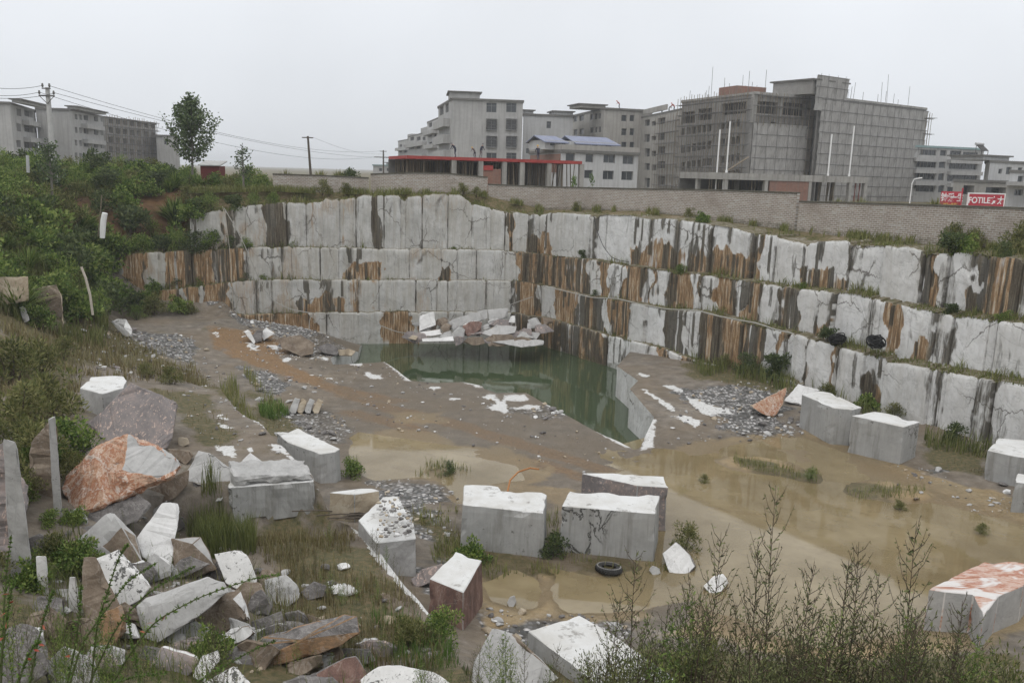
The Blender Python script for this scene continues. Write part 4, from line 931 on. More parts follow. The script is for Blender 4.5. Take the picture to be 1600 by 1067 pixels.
def scaffold(label, F, u0, u1, z0, z1, out, du, dz, r=.045, diag=True, group='bamboo scaffolds on the unfinished buildings', over=.8):
    root = empty('scaffold', F.pt(u0, z0, out), 0, label, 'scaffold', group); mb = MB()
    us = np.arange(u0, u1 + .01, du)
    for o in (out, out - .45):
        for u in us: mb.tube([F.pt(u + rng.normal(0, .08), z0, o), F.pt(u + rng.normal(0, .12), z1 + rng.uniform(0, over), o)], r, 4)
    for z in np.arange(z0 + dz, z1 + .2, dz):
        p = MB()
        for o in (out + .03, out - .42): p.tube([F.pt(u0 - rng.uniform(.2, .9), z + rng.normal(0, .05), o), F.pt(u1 + rng.uniform(.2, .9), z + rng.normal(0, .05), o)], r * .9, 4)
        fbox(p, F, u0, u1, z - .16, z - .1, out - .5, out - .1); rel(p, root).build('lift', M_STEEL, root)
    rel(mb, root).build('upright', M_BAMBOO, root)
    if diag:
        d = MB()
        for u in us[::4]: d.tube([F.pt(u, z0, out + .06), F.pt(min(u1, u + (z1 - z0) * .6), z1, out + .06)], r * .8, 4)
        rel(d, root).build('brace', M_BAMBOO, root)
    return root
scaffold('dense bamboo scaffold over the receding side of the corner building', hE.faces[0], .2, hE.faces[0].L - .1, ZC, hE.z1 + .2, 1.1, 1.3, 1.72)
scaffold('scaffold standing in the gap between the corner building and the netted building', hE.faces[1], hE.faces[1].L - 1.8, hE.faces[1].L + 1.2, ZC, hE.z1 - 2, .9, .75, 1.65, diag=False)
scaffold('short scaffold poking out at the right edge of the netted building', hF.faces[1], hF.faces[1].L - 1.0, hF.faces[1].L + 1.6, hF.z1 - 17, hF.z1 - 1, .9, .9, 2.6, diag=False)
scaffold('scaffold in front of the open top floor of the corner building', hE.faces[1], .3, hE.faces[1].L - 1.5, hE.z1 - 4.6, hE.z1 - .2, .8, 1.15, 1.5, diag=False)
scaffold('light scaffold on the thinly netted block, left of the dense scaffold', hD.faces[0], hD.faces[0].L * .55, hD.faces[0].L - .2, ZC, hD.z1 - 1, .8, 1.5, 1.9, r=.03, diag=False)
# rebar standing up from the roofs
for lab, h, fi, n in (('thin rods standing up from the roof of the scaffolded corner building', hE, 0, 14), ('thin rods standing up from the roof of the netted building', hF, 1, 16)):
    F = h.faces[fi]; mb = MB(); root = empty('roof_rods', F.pt(0, h.z1 + .36, -1), 0, lab, 'rods')
    for k in range(n):
        u = F.L * (k + rng.uniform(.1, .9)) / n; ln = rng.choice([1.6, 2.2, 3.4, 5.2], p=[.35, .35, .2, .1]); o = rng.uniform(-5, -.6)
        if fi == 1 and 0 < u < 7.2: ln *= .4
        mb = MB(); mb.tube([F.pt(u, h.z1 + .36, o), F.pt(u + rng.normal(0, .12), h.z1 + .36 + ln, o)], .035, 4); rel(mb, root).build('rod', M_STEEL, root)

# one-storey frame in front of the netted building
def open_frame(name, label, chain, top, cols, thick, mat_slab, depth, zbeam=None, infill=None, redprops=None, nprops=60, colw=.45, zb=ZC, side=True):
    pts = [plan(*c) for c in chain]; i, py = top; z1 = float(D(chain[i][0], py, chain[i][1])[2]); root = empty(name, pts[0] + (zb,), 0, label, 'building', 'unfinished buildings beyond the quarry wall')
    Fs = [Face(a, b) for a, b in zip(pts[:-1], pts[1:])]; F = max(Fs, key=lambda f: f.L)
    mb = MB(); bk = -F.n * depth; ring = [F.a, F.b, F.b + bk, F.a + bk]; o = [tuple(np.array(p) + (0)) for p in ring]
    mb.add([(*p, z1 - thick) for p in o] + [(*p, z1) for p in o], [(3, 2, 1, 0), (4, 5, 6, 7), (0, 1, 5, 4), (1, 2, 6, 5), (2, 3, 7, 6), (3, 0, 4, 7)])
    rel(mb, root).build('roof_slab', mat_slab, root)
    for x in cols:
        u, _ = F.hit(x, (py + 300) / 2); mb = MB(); fbox(mb, F, u, u + colw, zb, z1 - thick - .003, -colw - .05, -.05); rel(mb, root).build('column', M_RAW, root)
        mb = MB(); fbox(mb, F, u, u + colw, zb, z1 - thick - .003, -depth * .6 - colw, -depth * .6); rel(mb, root).build('column', M_RAW, root)
    mb = MB()
    for k in range(nprops):
        u = rng.uniform(.4, F.L - .3); dd = rng.uniform(.7, depth * .9); mb.tube([F.pt(u + rng.normal(0, .18), zb, -dd), F.pt(u + rng.normal(0, .18), z1 - thick, -dd)], rng.uniform(.04, .065), 5)
    tag(rel(mb, root).build('prop', M_BAMBOO, root), kind='stuff')
    mb = MB(); fbox(mb, F, 0, F.L, zb, z1 - thick - .01, -depth - .2, -depth - .02); rel(mb, root).build('rear_wall', M_DARKSLAB, root)
    return root, F, z1
gR, gF, gz = open_frame('concrete_frame', 'one storey grey concrete frame full of props below the netted building', [(1132, 96), (1357, 104)], (0, 270), (1133, 1196, 1265, 1328, 1352), .75, M_RAW, 9, nprops=70)
mb = MB(); u0 = gF.hit(1203, 295)[0]; u1 = gF.hit(1264, 295)[0]; fbox(mb, gF, u0, u1, ZC, gz - .76, -.3, -.1); rel(mb, gR).build('brick_infill', M_REDBRICK, gR)
mb = MB(); u0 = gF.hit(1334, 295)[0]
for k in range(6):
    u = u0 + k * .34; mb.tube([gF.pt(u, ZC, -.35), gF.pt(u + (.3 if k % 2 else -.2), gz - .76, -.35)], .05, 5)
rel(mb, gR).build('red_prop', simple('rust_red_tubes', (.16, .05, .04), scale=3), gR)
mb = MB(); mb.tube([gF.pt(gF.hit(1150, 266)[0], gz + .1, -2), gF.pt(gF.hit(1194, 256)[0], gz + 1.9, -3)], .09, 5); o = rel(mb, empty('plank', gF.pt(gF.hit(1150, 266)[0], gz, -2), 0, 'long plank leaning on the roof of the concrete frame', 'plank')); pl = o.build('board', M_BAMBOO, bpy.data.objects['plank'])
for k, (x, y0, y1, d) in enumerate(((1125, 203, 300, 99), (1141, 190, 268, 97), (1300, 210, 276, 101), (1335, 197, 278, 102))):
    a = D(x, y0, d); zb = ZC if k == 0 else float(gz); mb = MB(); mb.tube([(0, 0, 0), (0, 0, float(a[2]) - zb)], .085, 8); mb.tube([(0, 0, 0), (0, 0, .3)], .14, 8)
    o = mb.build('white_pole', M_WHITEP); o.location = (float(a[0]), float(a[1]), zb)
    tag(o, ('shorter white pole left of the pair on the concrete frame, standing at its corner', 'taller white pole of the left pair on the concrete frame', 'shorter white pole of the right pair before the grey netting', 'taller white pole of the right pair before the grey netting')[k], 'pole', 'white poles on the concrete frame')

# red slab building on props
kR, kF, kz = open_frame('red_slab_frame', 'low building shell with a bright red slab edge carried on many thin props', [(636, 86), (909, 92)], (0, 243), (706, 748, 785, 813, 855, 906), .32, M_REDPAINT, 11, nprops=190, colw=.5)
mb = MB(); fbox(mb, kF, kF.hit(753, 270)[0], kF.hit(784, 270)[0], ZC, kz - 1.1, -.4, -.2); rel(mb, kR).build('brick_infill', M_REDBRICK, kR)
mb = MB(); fbox(mb, kF, kF.hit(754, 262)[0], kF.hit(771, 262)[0], kz - 1.25, kz - .75, -.18, -.12); rel(mb, kR).build('red_cloth', M_REDPAINT, kR)
mb = MB(); fbox(mb, kF, kF.hit(785, 285)[0], kF.L, ZC + .6, ZC + 1.1, -.3, .02); rel(mb, kR).build('ground_beam', M_PALE, kR)
mb = MB(); fbox(mb, kF, kF.hit(755, 285)[0], kF.hit(812, 285)[0], ZC - .3, ZC + 1.15, -.1, .25); rel(mb, kR).build('plinth', M_RAW, kR)

# house with the blue roof
hL_ = House('pale two storey house with a blue sheet roof and wide dark windows', [(828, 128), (876, 112), (996, 117)], (1, 238), M_PALE, 12,
            {1: [(884, 898, 237, 253), (915, 927, 240, 254), (943, 961, 241, 255), (973, 990, 243, 257), (913, 926, 266, 279), (942, 959, 267, 281), (971, 989, 268, 282)]}, name='blue_roofed_house', group='unfinished buildings beyond the quarry wall')
F = hL_.faces[1]; F0 = hL_.faces[0]
mb = MB(); fbox(mb, F, 0, F.L, hL_.z1 + .36, hL_.z1 + 1.0, -.35, .15); fbox(mb, F0, 0, F0.L - .2, hL_.z1 + .36, hL_.z1 + 1.0, -.35, .15); rel(mb, hL_.root).build('parapet', M_CONC2, hL_.root)
mb = MB(); fbox(mb, F0, .3, F0.L - .3, hL_.z1 - 2.6, hL_.z1 - .2, .003, .12); rel(mb, hL_.root).build('brick_panel', M_REDBRICK, hL_.root)
u0, u1 = F.hit(868, 222)[0], F.hit(982, 222)[0]; zr = hL_.z1 + .36
mb = MB(); fbox(mb, F, u0, u1, zr, zr + 1.25, -8, -3); rel(mb, hL_.root).build('penthouse', M_PALE, hL_.root)
rf = MB()
def gable(a, b, z0, z1):
    v = [F.pt(a, z0, -2.5), F.pt(b, z0, -2.5), F.pt(b - .6, z1, -5.5), F.pt(a - .2, z1, -5.5), F.pt(b, z0, -8.5), F.pt(a, z0, -8.5)]
    v += [(x, y, z - .12) for x, y, z in v]
    rf.add(v, [(0, 1, 2, 3), (3, 2, 4, 5), (7, 6, 9, 8), (8, 9, 11, 10), (0, 6, 7, 1), (5, 4, 10, 11), (1, 7, 8, 2), (2, 8, 10, 4), (0, 3, 9, 6), (3, 5, 11, 9)])
um = F.hit(905, 222)[0]
gable(u0 - .3, um - .1, zr + 1.0, zr + 1.9); gable(um + .9, u1 + .4, zr + .95, zr + 2.05)
rel(rf, hL_.root).build('blue_roof', M_BLUE, hL_.root)
for x0, x1 in ((876, 883), (894, 900), (943, 951), (964, 973)):
    mb = MB(); fbox(mb, F, F.hit(x0, 226)[0], F.hit(x1, 226)[0], zr + .55, zr + 1.05, -3.1, -2.95); rel(mb, hL_.root).build('window', M_GLASS, hL_.root)

# right end of the town
hH = House('long four storey block with continuous dark window bands, right of the netted building', [(1424, 148), (1533, 153)], (0, 230), M_CONC, 12,
           {0: [(1434, 1463, 234, 243), (1469, 1479, 235, 244), (1484, 1502, 236, 246), (1504, 1528, 238, 248), (1426, 1462, 252, 262), (1467, 1477, 253, 263), (1483, 1526, 255, 265), (1427, 1461, 270, 281), (1466, 1475, 271, 282), (1480, 1526, 273, 284), (1427, 1460, 288, 300), (1466, 1475, 290, 301), (1480, 1500, 291, 302)]}, name='banded_block', slab=M_TEAL)
for y in (247, 265, 284):
    b = hH.box('balcony', M_CONC, 0, 1426, 1464, y, y + 6, .003, .8); b = hH.box('balcony', M_CONC, 0, 1480, 1530, y + 3, y + 9, .003, .8)
hI = House('pale house with a solar water heater on its roof at the right edge', [(1538, 133), (1545, 128), (1640, 134)], (1, 254), M_PALE, 10, {1: [(1560, 1566, 264, 272), (1572, 1580, 261, 273), (1569, 1577, 283, 293), (1590, 1597, 262, 272)]}, name='solar_house', group='houses at the right edge of the town')
t = hI.tower(1, 1540, 1581, 246, -6, -.5, M_PALE)
F = hI.faces[1]; zt = hI.z1 + 1.6; ux = F.hit(1549, 240)[0]
heater = empty('solar_water_heater', F.pt(ux, zt, -2.5), 0, 'solar water heater with a dark tilted panel on the right house roof', 'solar heater'); mb = MB()
v = [F.pt(ux, zt + .2, -1.6), F.pt(ux + 1.5, zt + .2, -1.6), F.pt(ux + 1.5, zt + 1.0, -2.6), F.pt(ux, zt + 1.0, -2.6)]; mb.add(v + [(x, y, z - .1) for x, y, z in v], [(0, 1, 2, 3), (7, 6, 5, 4), (0, 4, 5, 1), (1, 5, 6, 2), (2, 6, 7, 3), (3, 7, 4, 0)])
rel(mb, heater).build('panel', M_DARKIN, heater)
mb = MB(); mb.tube([F.pt(ux - .1, zt + 1.15, -2.7), F.pt(ux + 1.6, zt + 1.15, -2.7)], .2, 10); rel(mb, heater).build('tank', M_PALE, heater)
for du in (0.1, 1.4):
    mb = MB(); mb.tube([F.pt(ux + du, zt - 1.0, -2.7), F.pt(ux + du, zt + 1.0, -2.7)], .05, 5); rel(mb, heater).build('stand_leg', M_STEEL, heater)
    mb = MB(); mb.tube([F.pt(ux + du, zt - 1.0, -1.6), F.pt(ux + du, zt + .2, -1.6)], .05, 5); rel(mb, heater).build('stand_leg', M_STEEL, heater)
hJ = House('low house with a projecting porch roof at the far right edge, nearest the wall', [(1578, 104), (1655, 108)], (0, 270), M_PALE, 9, {0: [(1590, 1599, 275, 287), (1585, 1598, 296, 306)]}, name='porch_house', group='houses at the right edge of the town')
hJ.box('porch_roof', M_CONC, 0, 1572, 1650, 285, 291, .0, 1.6); hJ.box('porch_column', M_PALE, 0, 1588, 1590, 291, 318, 1.1, 1.4)
hQ = House('low flat roofed grey shed with an open front behind the red signs', [(1492, 118), (1578, 122)], (0, 284), M_CONC2, 7, {0: [(1505, 1522, 290, 304), (1540, 1572, 293, 306)]}, rec=1.2, bars=False, name='flat_roofed_shed', group='houses at the right edge of the town')
hP = House('small grey building with a teal roof edge far down the street', [(583, 255), (627, 250)], (0, 259), M_CONC, 14, {0: [(592, 597, 263, 268), (604, 612, 263, 268)]}, name='street_end_building', slab=M_TEAL, group='grey blocks of the street row')
hP.tower(0, 597, 622, 255, -8, -2)

# left end of the town
hM = House('grey gable ended block at the far left edge of the town', [(-60, 148), (25, 150), (63, 172)], (1, 163), M_CONC, 14,
           {1: skew([(26, 33), (38, 52), (54, 60)], [(172, 183), (195, 207), (221, 232), (247, 258)], 45, .1)}, rec=.8, name='gabled_block', group='grey blocks on the left skyline')
hM.tower(0, 16, 30, 158, -16, -1)
hN = House('grey block with a blank gable and recessed balconies, second from the left', [(64, 171), (116, 172), (166, 196)], (1, 173), M_CONC, 16,
           {1: skew([(117, 121), (124, 128), (131, 138), (147, 153), (157, 163)], [(181, 189), (201, 210), (221, 230), (241, 250)], 140, .1)}, rec=.6, name='gabled_block', group='grey blocks on the left skyline')
hN.tower(0, 103, 117, 169, -20, -1)
for h, xs in ((hM, (36, 60)), (hN, (128, 156))):
    for k in range(4):
        F = h.faces[1]; u0, u1 = F.hit(xs[0], 210)[0], F.hit(xs[1], 210)[0]; mb = MB(); fbox(mb, F, u0, u1, h.z1 - 3.1 * (k + 1), h.z1 - 3.1 * (k + 1) + .9, .003, 1.2); rel(mb, h.root).build('balcony', M_CONC, h.root)
hO = House('unfinished concrete frame block wrapped in scaffolding on the left skyline', [(166, 196), (247, 222)], (0, 184), M_NETC, 16, {0: skew([(x, x + 7) for x in range(170, 244, 11)], [(188, 197), (203, 212), (218, 227), (233, 242), (248, 256)], 205, .12)}, rec=1.5, bars=False, name='framed_block', group='grey blocks on the left skyline', glass=M_DARKIN)
scaffold('scaffold across the front of the framed block on the left skyline', hO.faces[0], .2, hO.faces[0].L, ZC, hO.z1 + .3, 1.0, 2.2, 1.9, r=.06)
hO2 = House('low pale block at the end of the left skyline, beside the young tree', [(247, 215), (282, 214)], (0, 213), M_CONC, 10, {0: [(256, 260, 220, 226)]}, name='low_block', group='grey blocks on the left skyline')

# red shed on the hill
a = D(314, 282, 68); root = empty('red_shed', tuple(map(float, a)), 0, 'small dark red shed with a grey roof among the bushes by the young tree', 'shed')
mb = MB(); mb.box(0, 1.5, 0, 1.4, -.6, 1.15); mb.build('wall', simple('dark_red_sheet', (.13, .03, .027), var=.3, scale=3), root); mb = MB(); mb.add([(-.15, -.15, 1.153), (1.65, -.15, 1.153), (1.65, 1.55, 1.5), (-.15, 1.55, 1.5), (-.15, -.15, 1.23), (1.65, -.15, 1.23), (1.65, 1.55, 1.58), (-.15, 1.55, 1.58)], [(3, 2, 1, 0), (4, 5, 6, 7), (0, 1, 5, 4), (1, 2, 6, 5), (2, 3, 7, 6), (3, 0, 4, 7)]); mb.build('roof', M_CONC, root)

# ------------------------------------------------------------------ signs
def text_mesh(s, size, mat, name, parent, loc, rot, extr=.01, font_scale_x=1.0):
    cu = bpy.data.curves.new(name, 'FONT'); cu.body = s; cu.size = size; cu.extrude = extr; cu.align_x = 'CENTER'; cu.align_y = 'CENTER'; cu.offset = size * .022
    t = bpy.data.objects.new(name, cu); COL.objects.link(t); dg = bpy.context.evaluated_depsgraph_get(); dg.update(); me = bpy.data.meshes.new_from_object(t.evaluated_get(dg)); COL.objects.unlink(t); bpy.data.objects.remove(t)
    me.materials.clear(); me.materials.append(mat); o = bpy.data.objects.new(name, me); COL.objects.link(o); o.parent = parent; o.location = loc; o.rotation_euler = rot; o.scale = (font_scale_x, 1, 1); return o
M_SIGN = simple('red_sign_sheet', (.42, .03, .05), rough=.5, var=.12, scale=1, bump=0)
M_LETTER = simple('white_lettering', (.75, .72, .72), rough=.6, var=.05, bump=0)
M_YEL = simple('yellow_lettering', (.62, .42, .1), rough=.6, var=.05, bump=0)
def sign(label, x0, x1, y0, d, texts, frame):
    a, b = D(x0, y0, d), D(x1, y0 + (x1 - x0) * .028, d + 1.0); w = float(np.hypot(*(b - a)[:2])); rz = math.atan2(b[1] - a[1], b[0] - a[0])
    root = empty('red_sign', (float(a[0]), float(a[1]), ZC), rz, label, 'sign', 'red signs behind the brick wall'); zt = float(a[2]) - ZC; h = 24 / 1300 * d * .98
    mb = MB(); mb.box(0, w, -.06, 0, zt - h, zt); mb.build('board', M_SIGN, root)
    if frame:
        mb = MB(); e = .13; mb.box(-e, w + e, -.09, .03, zt + .002, zt + e); mb.box(-e, -.002, -.09, .03, zt - h, zt); mb.box(w + .002, w + e, -.09, .03, zt - h, zt); mb.build('frame', M_LETTER, root)
    mb = MB()
    for u in (.12 * w, .88 * w): mb.tube([(u, .05, 0), (u, .05, zt - .1)], .06, 6)
    mb.build('post', M_STEEL, root)
    for s, u, v, sz, m in texts: text_mesh(s, sz, m, 'lettering', root, (u * w, -.068, zt - v * h), (R(90), 0, 0))
    return root
sign('red board with pale Chinese characters, left of the framed red sign', 1471, 1504, 299, 88, [('钟爱', .30, .42, .92, M_LETTER), ('一生', .74, .42, .92, M_LETTER), ('钟爱一生珠宝', .5, .86, .36, M_YEL)], False)
sign('white framed red sign with large white lettering behind the wall', 1514, 1569, 303, 88, [('FOTILE方太', .5, .42, .86, M_LETTER), ('高端厨电', .5, .86, .34, M_YEL)], True)
mb = MB(); a = D(1504.5, 294, 87); mb.tube([(0, 0, 0), (0, 0, float(a[2]) - ZC)], .07, 6); o = mb.build('red_post', M_SIGN); o.location = (float(a[0]), float(a[1]), ZC); tag(o, 'thin red post standing between the two red signs', 'post')
a = D(1425, 287, 95); mb = MB(); hgt = float(a[2]) - ZC
root = empty('street_lamp', (float(a[0]), float(a[1]), ZC), 0, 'white street lamp with a short arm below the banded block', 'street lamp'); mb.tube([(0, 0, 0), (0, 0, hgt), (.2, 0, hgt + .5)], [.07, .05, .04], 6); mb.build('post', M_WHITEP, root); mb = MB(); mb.tube([(.2, 0, hgt + .5), (1.0, -.1, hgt + .65)], [.05, .09], 6); mb.build('lamp_head', M_WHITEP, root)

# ------------------------------------------------------------------ poles and wires
M_POLE = simple('concrete_pole', (.42, .415, .40), var=.15, scale=3)
a = D(74, 137, 60); pt = Vector(map(float, a)); zb = 9.2
root = empty('power_pole', (pt.x, pt.y, zb), 0, 'pale concrete power pole with insulators rising above the left hillside', 'power pole'); hgt = pt.z - zb
mb = MB(); mb.tube([(0, 0, 0), (0, 0, hgt)], [.22, .14], 12); mb.build('pole', M_POLE, root)
mb = MB(); mb.box(-.55, .55, -.2, -.14, hgt - .62, hgt - .52); mb.box(-.3, .3, -.19, -.14, hgt - .12, hgt - .04); mb.tube([(-.5, -.17, hgt - .6), (0, -.17, hgt - 1.1)], .025, 4); mb.tube([(.5, -.17, hgt - .6), (0, -.17, hgt - 1.1)], .025, 4); mb.build('cross_arm', M_STEEL, root)
for dx, dz in ((-.5, -.5), (.5, -.5), (-.24, -.02), (.24, -.02)):
    mb = MB(); mb.tube([(dx, -.17, hgt + dz), (dx, -.17, hgt + dz + .1), (dx, -.17, hgt + dz + .28)], [.03, .085, .05], 8); mb.build('insulator', M_DARKSLAB, root)
b = D(599, 235, 150); pb = Vector(map(float, b)); root = empty('power_pole', (pb.x, pb.y, ZC), 0, 'thin far power pole with a cross arm, left of the street row', 'power pole'); h2 = pb.z - ZC
mb = MB(); mb.tube([(0, 0, 0), (0, 0, h2)], [.17, .12], 8); mb.build('pole', M_WOOD, root); mb = MB(); mb.box(-1.6, 1.6, -.2, -.1, h2 - 1.3, h2 - 1.15); mb.box(-.6, .6, -.2, -.1, h2 - .25, h2 - .15); mb.build('cross_arm', M_WOOD, root)
c = D(481, 213, 84); pc = Vector(map(float, c)); root = empty('power_pole', (pc.x, pc.y, ZC), 0, 'dark leaning wooden power pole behind the low left wall', 'power pole'); h3 = pc.z - ZC
mb = MB(); mb.tube([(.35, 0, 0), (0, 0, h3)], [.15, .10], 8); mb.build('pole', M_WOOD, root); mb = MB(); mb.box(-.55, .55, -.16, -.09, h3 - .2, h3 - .1); mb.build('cross_arm', M_WOOD, root)
M_WIRE = simple('dark_wire', (.05, .05, .05), var=.1, bump=0)
def wire(p, q, sag, label, r=.016, group='wires between the power poles', name='power_wire', mat=None):
    p, q = Vector(p), Vector(q); n = 24; pts = [p.lerp(q, i / n) - Vector((0, 0, sag * 4 * (i / n) * (1 - i / n))) for i in range(n + 1)]
    mb = MB(); mb.tube(pts, r, 5); o = mb.build(name, mat or M_WIRE); return tag(o, label, 'wire', group)
za = pt.z
wire((pt.x + .24, pt.y - .17, za + .1), (pb.x - .5, pb.y, pb.z - .15), 1.6, 'upper power wire sagging from the concrete pole to the far pole')
wire((pt.x + .5, pt.y - .17, za - .35), (pb.x + 1.5, pb.y, pb.z - 1.2), 1.2, 'middle power wire sagging from the concrete pole to the far pole')
wire((pt.x - .5, pt.y - .17, za - .35), (pb.x - 1.5, pb.y, pb.z - 1.2), 1.9, 'lowest power wire sagging from the concrete pole to the far pole')
wire((pt.x - .24, pt.y - .17, za + .1), tuple(map(float, D(-60, 128, 52))), .3, 'top wire leaving the concrete pole towards the left')
wire((pt.x - .5, pt.y - .17, za - .35), tuple(map(float, D(-60, 140, 52))), .3, 'middle wire leaving the concrete pole towards the left')
wire((pt.x + .5, pt.y - .17, za - .4), tuple(map(float, D(-60, 147, 50))), .3, 'lowest wire leaving the concrete pole towards the left')
wire((pc.x + .5, pc.y, pc.z - .1), (pb.x, pb.y, pb.z - .6), .6, 'thin wire running from the wooden pole to the far pole', .012)
wire((pb.x + 1.5, pb.y, pb.z - 1.2), tuple(map(float, D(690, 247, 180))), .5, 'short wire from the far pole into the street row', .02)
# ------------------------------------------------------------------ stone materials
def stone(name, stops, scale=2.0, veins=None, specks=None, rough=.8, flecks=None, top=None, stretch=(1, 1, 1), bump=.35, dist=.5, saw=0.0, branch=False):
    n = NT(name, rough, .25); r = n.rand(); o = n.obj()
    v = n.t.nodes.new('ShaderNodeVectorMath'); v.operation = 'ADD'; n.put(v.inputs[0], n.scale(o, stretch)); n.put(v.inputs[1], n.comb(n.m('MULTIPLY', r, 37.0), n.m('MULTIPLY', r, 91.0), n.m('MULTIPLY', r, 13.0))); p = v.outputs[0]
    a = n.noise(p, scale, 6, .62, dist); b = n.noise(p, scale * 8, 4, .65); f = n.m('ADD', n.m('MULTIPLY', a, .72), n.m('MULTIPLY', b, .28))
    c = n.ramp(f, stops)
    if veins:
        w = n.noise(p, scale * .5, 6, .6, 1.8); c = n.mix(n.map(n.m('ABSOLUTE', n.m('SUBTRACT', w, .5)), 0, .02, veins[1], 0), c, veins[0])
    if flecks:
        d = n.noise(n.scale(p, (1.6, 1, 1)), flecks[0], 3, .7, 1.0); c = n.mix(n.map(d, flecks[2], flecks[2] + .06, 0, .9), c, flecks[1])
    if specks:
        d = n.noise(p, specks[0], 4, .75); k = n.noise(p, scale * .6, 2, .5); c = n.mix(n.map(n.m('ADD', d, n.m('MULTIPLY', n.m('SUBTRACT', k, .5), .7)), specks[2], specks[2] + .05, 0, .9), c, specks[1])
    if saw:
        sv = n.noise(n.scale(p, (16, 16, .8)), 1.0, 3, .6); c = n.mix(n.map(sv, .35, .7, 0, saw), c, (.20, .195, .185)); dr = n.noise(n.scale(p, (3.5, 3.5, .35)), 1.0, 5, .65); c = n.mix(n.map(dr, .52, .68, 0, saw * 2.4), c, (.15, .14, .12))
    if branch:
        xx = n.sep(o); w1 = n.noise(n.scale(p, (1, 1, .8)), 1.15, 5, .6, 1.4); ln = n.map(n.m('ABSOLUTE', n.m('SUBTRACT', w1, .5)), .018, .034, 1, 0); ar = n.map(n.m('ADD', n.m('ADD', xx[0], n.m('MULTIPLY', xx[2], -.5)), n.m('MULTIPLY', n.m('SUBTRACT', a, .5), 1.4)), -.35, -.75, 0, 1); c = n.mix(n.m('MULTIPLY', n.m('MULTIPLY', ln, ar), .9), c, (.045, .043, .04))
    if top:   # faces turned upward blend to the paler top colour
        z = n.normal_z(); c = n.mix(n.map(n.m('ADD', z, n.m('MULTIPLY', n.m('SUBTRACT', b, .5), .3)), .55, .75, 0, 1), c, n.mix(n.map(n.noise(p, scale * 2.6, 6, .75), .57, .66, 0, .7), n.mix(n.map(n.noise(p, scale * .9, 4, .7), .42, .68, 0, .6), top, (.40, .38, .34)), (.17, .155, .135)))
    n.col(c); n.bump(n.m('ADD', n.m('MULTIPLY', a, .5), n.m('MULTIPLY', b, .5)), bump, .05)
    return n.mat
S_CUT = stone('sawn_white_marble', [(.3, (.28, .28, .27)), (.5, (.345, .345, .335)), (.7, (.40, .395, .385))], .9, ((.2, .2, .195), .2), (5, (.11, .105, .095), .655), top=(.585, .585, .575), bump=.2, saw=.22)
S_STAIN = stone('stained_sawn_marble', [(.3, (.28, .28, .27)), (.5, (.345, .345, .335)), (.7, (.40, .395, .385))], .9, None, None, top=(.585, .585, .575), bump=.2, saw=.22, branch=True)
S_WHITE = stone('white_marble', [(.3, (.48, .475, .46)), (.5, (.60, .595, .585)), (.72, (.70, .695, .685))], 1.4, ((.28, .27, .26), .3), (6, (.12, .115, .10), .72), bump=.3)
S_GREY = stone('grey_marble', [(.28, (.27, .265, .255)), (.5, (.37, .365, .355)), (.72, (.47, .46, .45))], 1.3, ((.19, .185, .18), .28), (5, (.10, .095, .085), .70), bump=.3)
S_SPECK = stone('lichen_speckled_marble', [(.3, (.5, .495, .48)), (.7, (.7, .69, .675))], 1.5, None, (9, (.05, .05, .045), .60), bump=.3)
S_ORANGE = stone('orange_veined_rock', [(.26, (.14, .13, .12)), (.38, (.33, .17, .095)), (.46, (.46, .32, .235)), (.53, (.30, .125, .06)), (.61, (.52, .44, .38)), (.68, (.24, .20, .175)), (.76, (.36, .25, .19))], 1.6, ((.62, .56, .5), .6), None, bump=1.0, dist=1.6)
S_PINK = stone('pink_grey_breccia', [(.3, (.12, .11, .11)), (.5, (.20, .18, .175)), (.66, (.30, .24, .215)), (.8, (.4, .36, .33))], 1.2, None, None, flecks=(7, (.5, .38, .32), .58), bump=.4)
S_BROWN = stone('brown_stained_rock', [(.3, (.085, .068, .053)), (.5, (.165, .128, .095)), (.7, (.28, .235, .185))], 1.8, ((.34, .30, .26), .4), None, bump=.7)
S_RUST = stone('rust_brown_rock', [(.3, (.075, .053, .04)), (.46, (.165, .11, .066)), (.56, (.27, .16, .085)), (.66, (.24, .20, .165)), (.78, (.33, .3, .27))], 1.5, ((.4, .36, .32), .3), None, stretch=(1, 1, 1.8), bump=.7)
S_DARK = stone('dark_grey_rock', [(.28, (.055, .052, .05)), (.5, (.14, .13, .125)), (.7, (.25, .235, .225)), (.82, (.42, .40, .385))], 2.2, ((.42, .4, .38), .35), None, stretch=(1, 1, 1.7), bump=.8)
S_RED = stone('red_brown_rock', [(.3, (.07, .052, .047)), (.5, (.165, .098, .08)), (.64, (.255, .17, .14)), (.78, (.36, .30, .265))], 2.4, ((.42, .36, .32), .3), None, stretch=(1.6, 1.6, .7), bump=.7)
S_TAN = stone('tan_cut_rock', [(.3, (.24, .19, .135)), (.5, (.36, .30, .22)), (.7, (.46, .41, .33))], 1.4, ((.2, .15, .1), .5), None, bump=.4)
S_STRIPE = stone('orange_white_striped_marble', [(.3, (.20, .13, .10)), (.42, (.36, .16, .10)), (.5, (.52, .40, .34)), (.57, (.33, .13, .075)), (.68, (.62, .59, .56))], 1.4, None, None, flecks=(.55, (.60, .59, .575), .53), stretch=(.5, 2.2, 2.2), bump=.5, dist=.8)

# ------------------------------------------------------------------ stones from what the photograph shows of them
def ground_hit(px, py, lo=7.5, hi=75):
    d = ray(px, py); y = np.linspace(lo, hi, 900); t = y / d[1]; x = d[0] * t; z = CAM_H + d[2] * t
    h = h_at(x, y); k = np.argmax(z <= h); k = k if z[k] <= h[k] else len(y) - 1
    return np.array([x[k], y[k], h[k]])

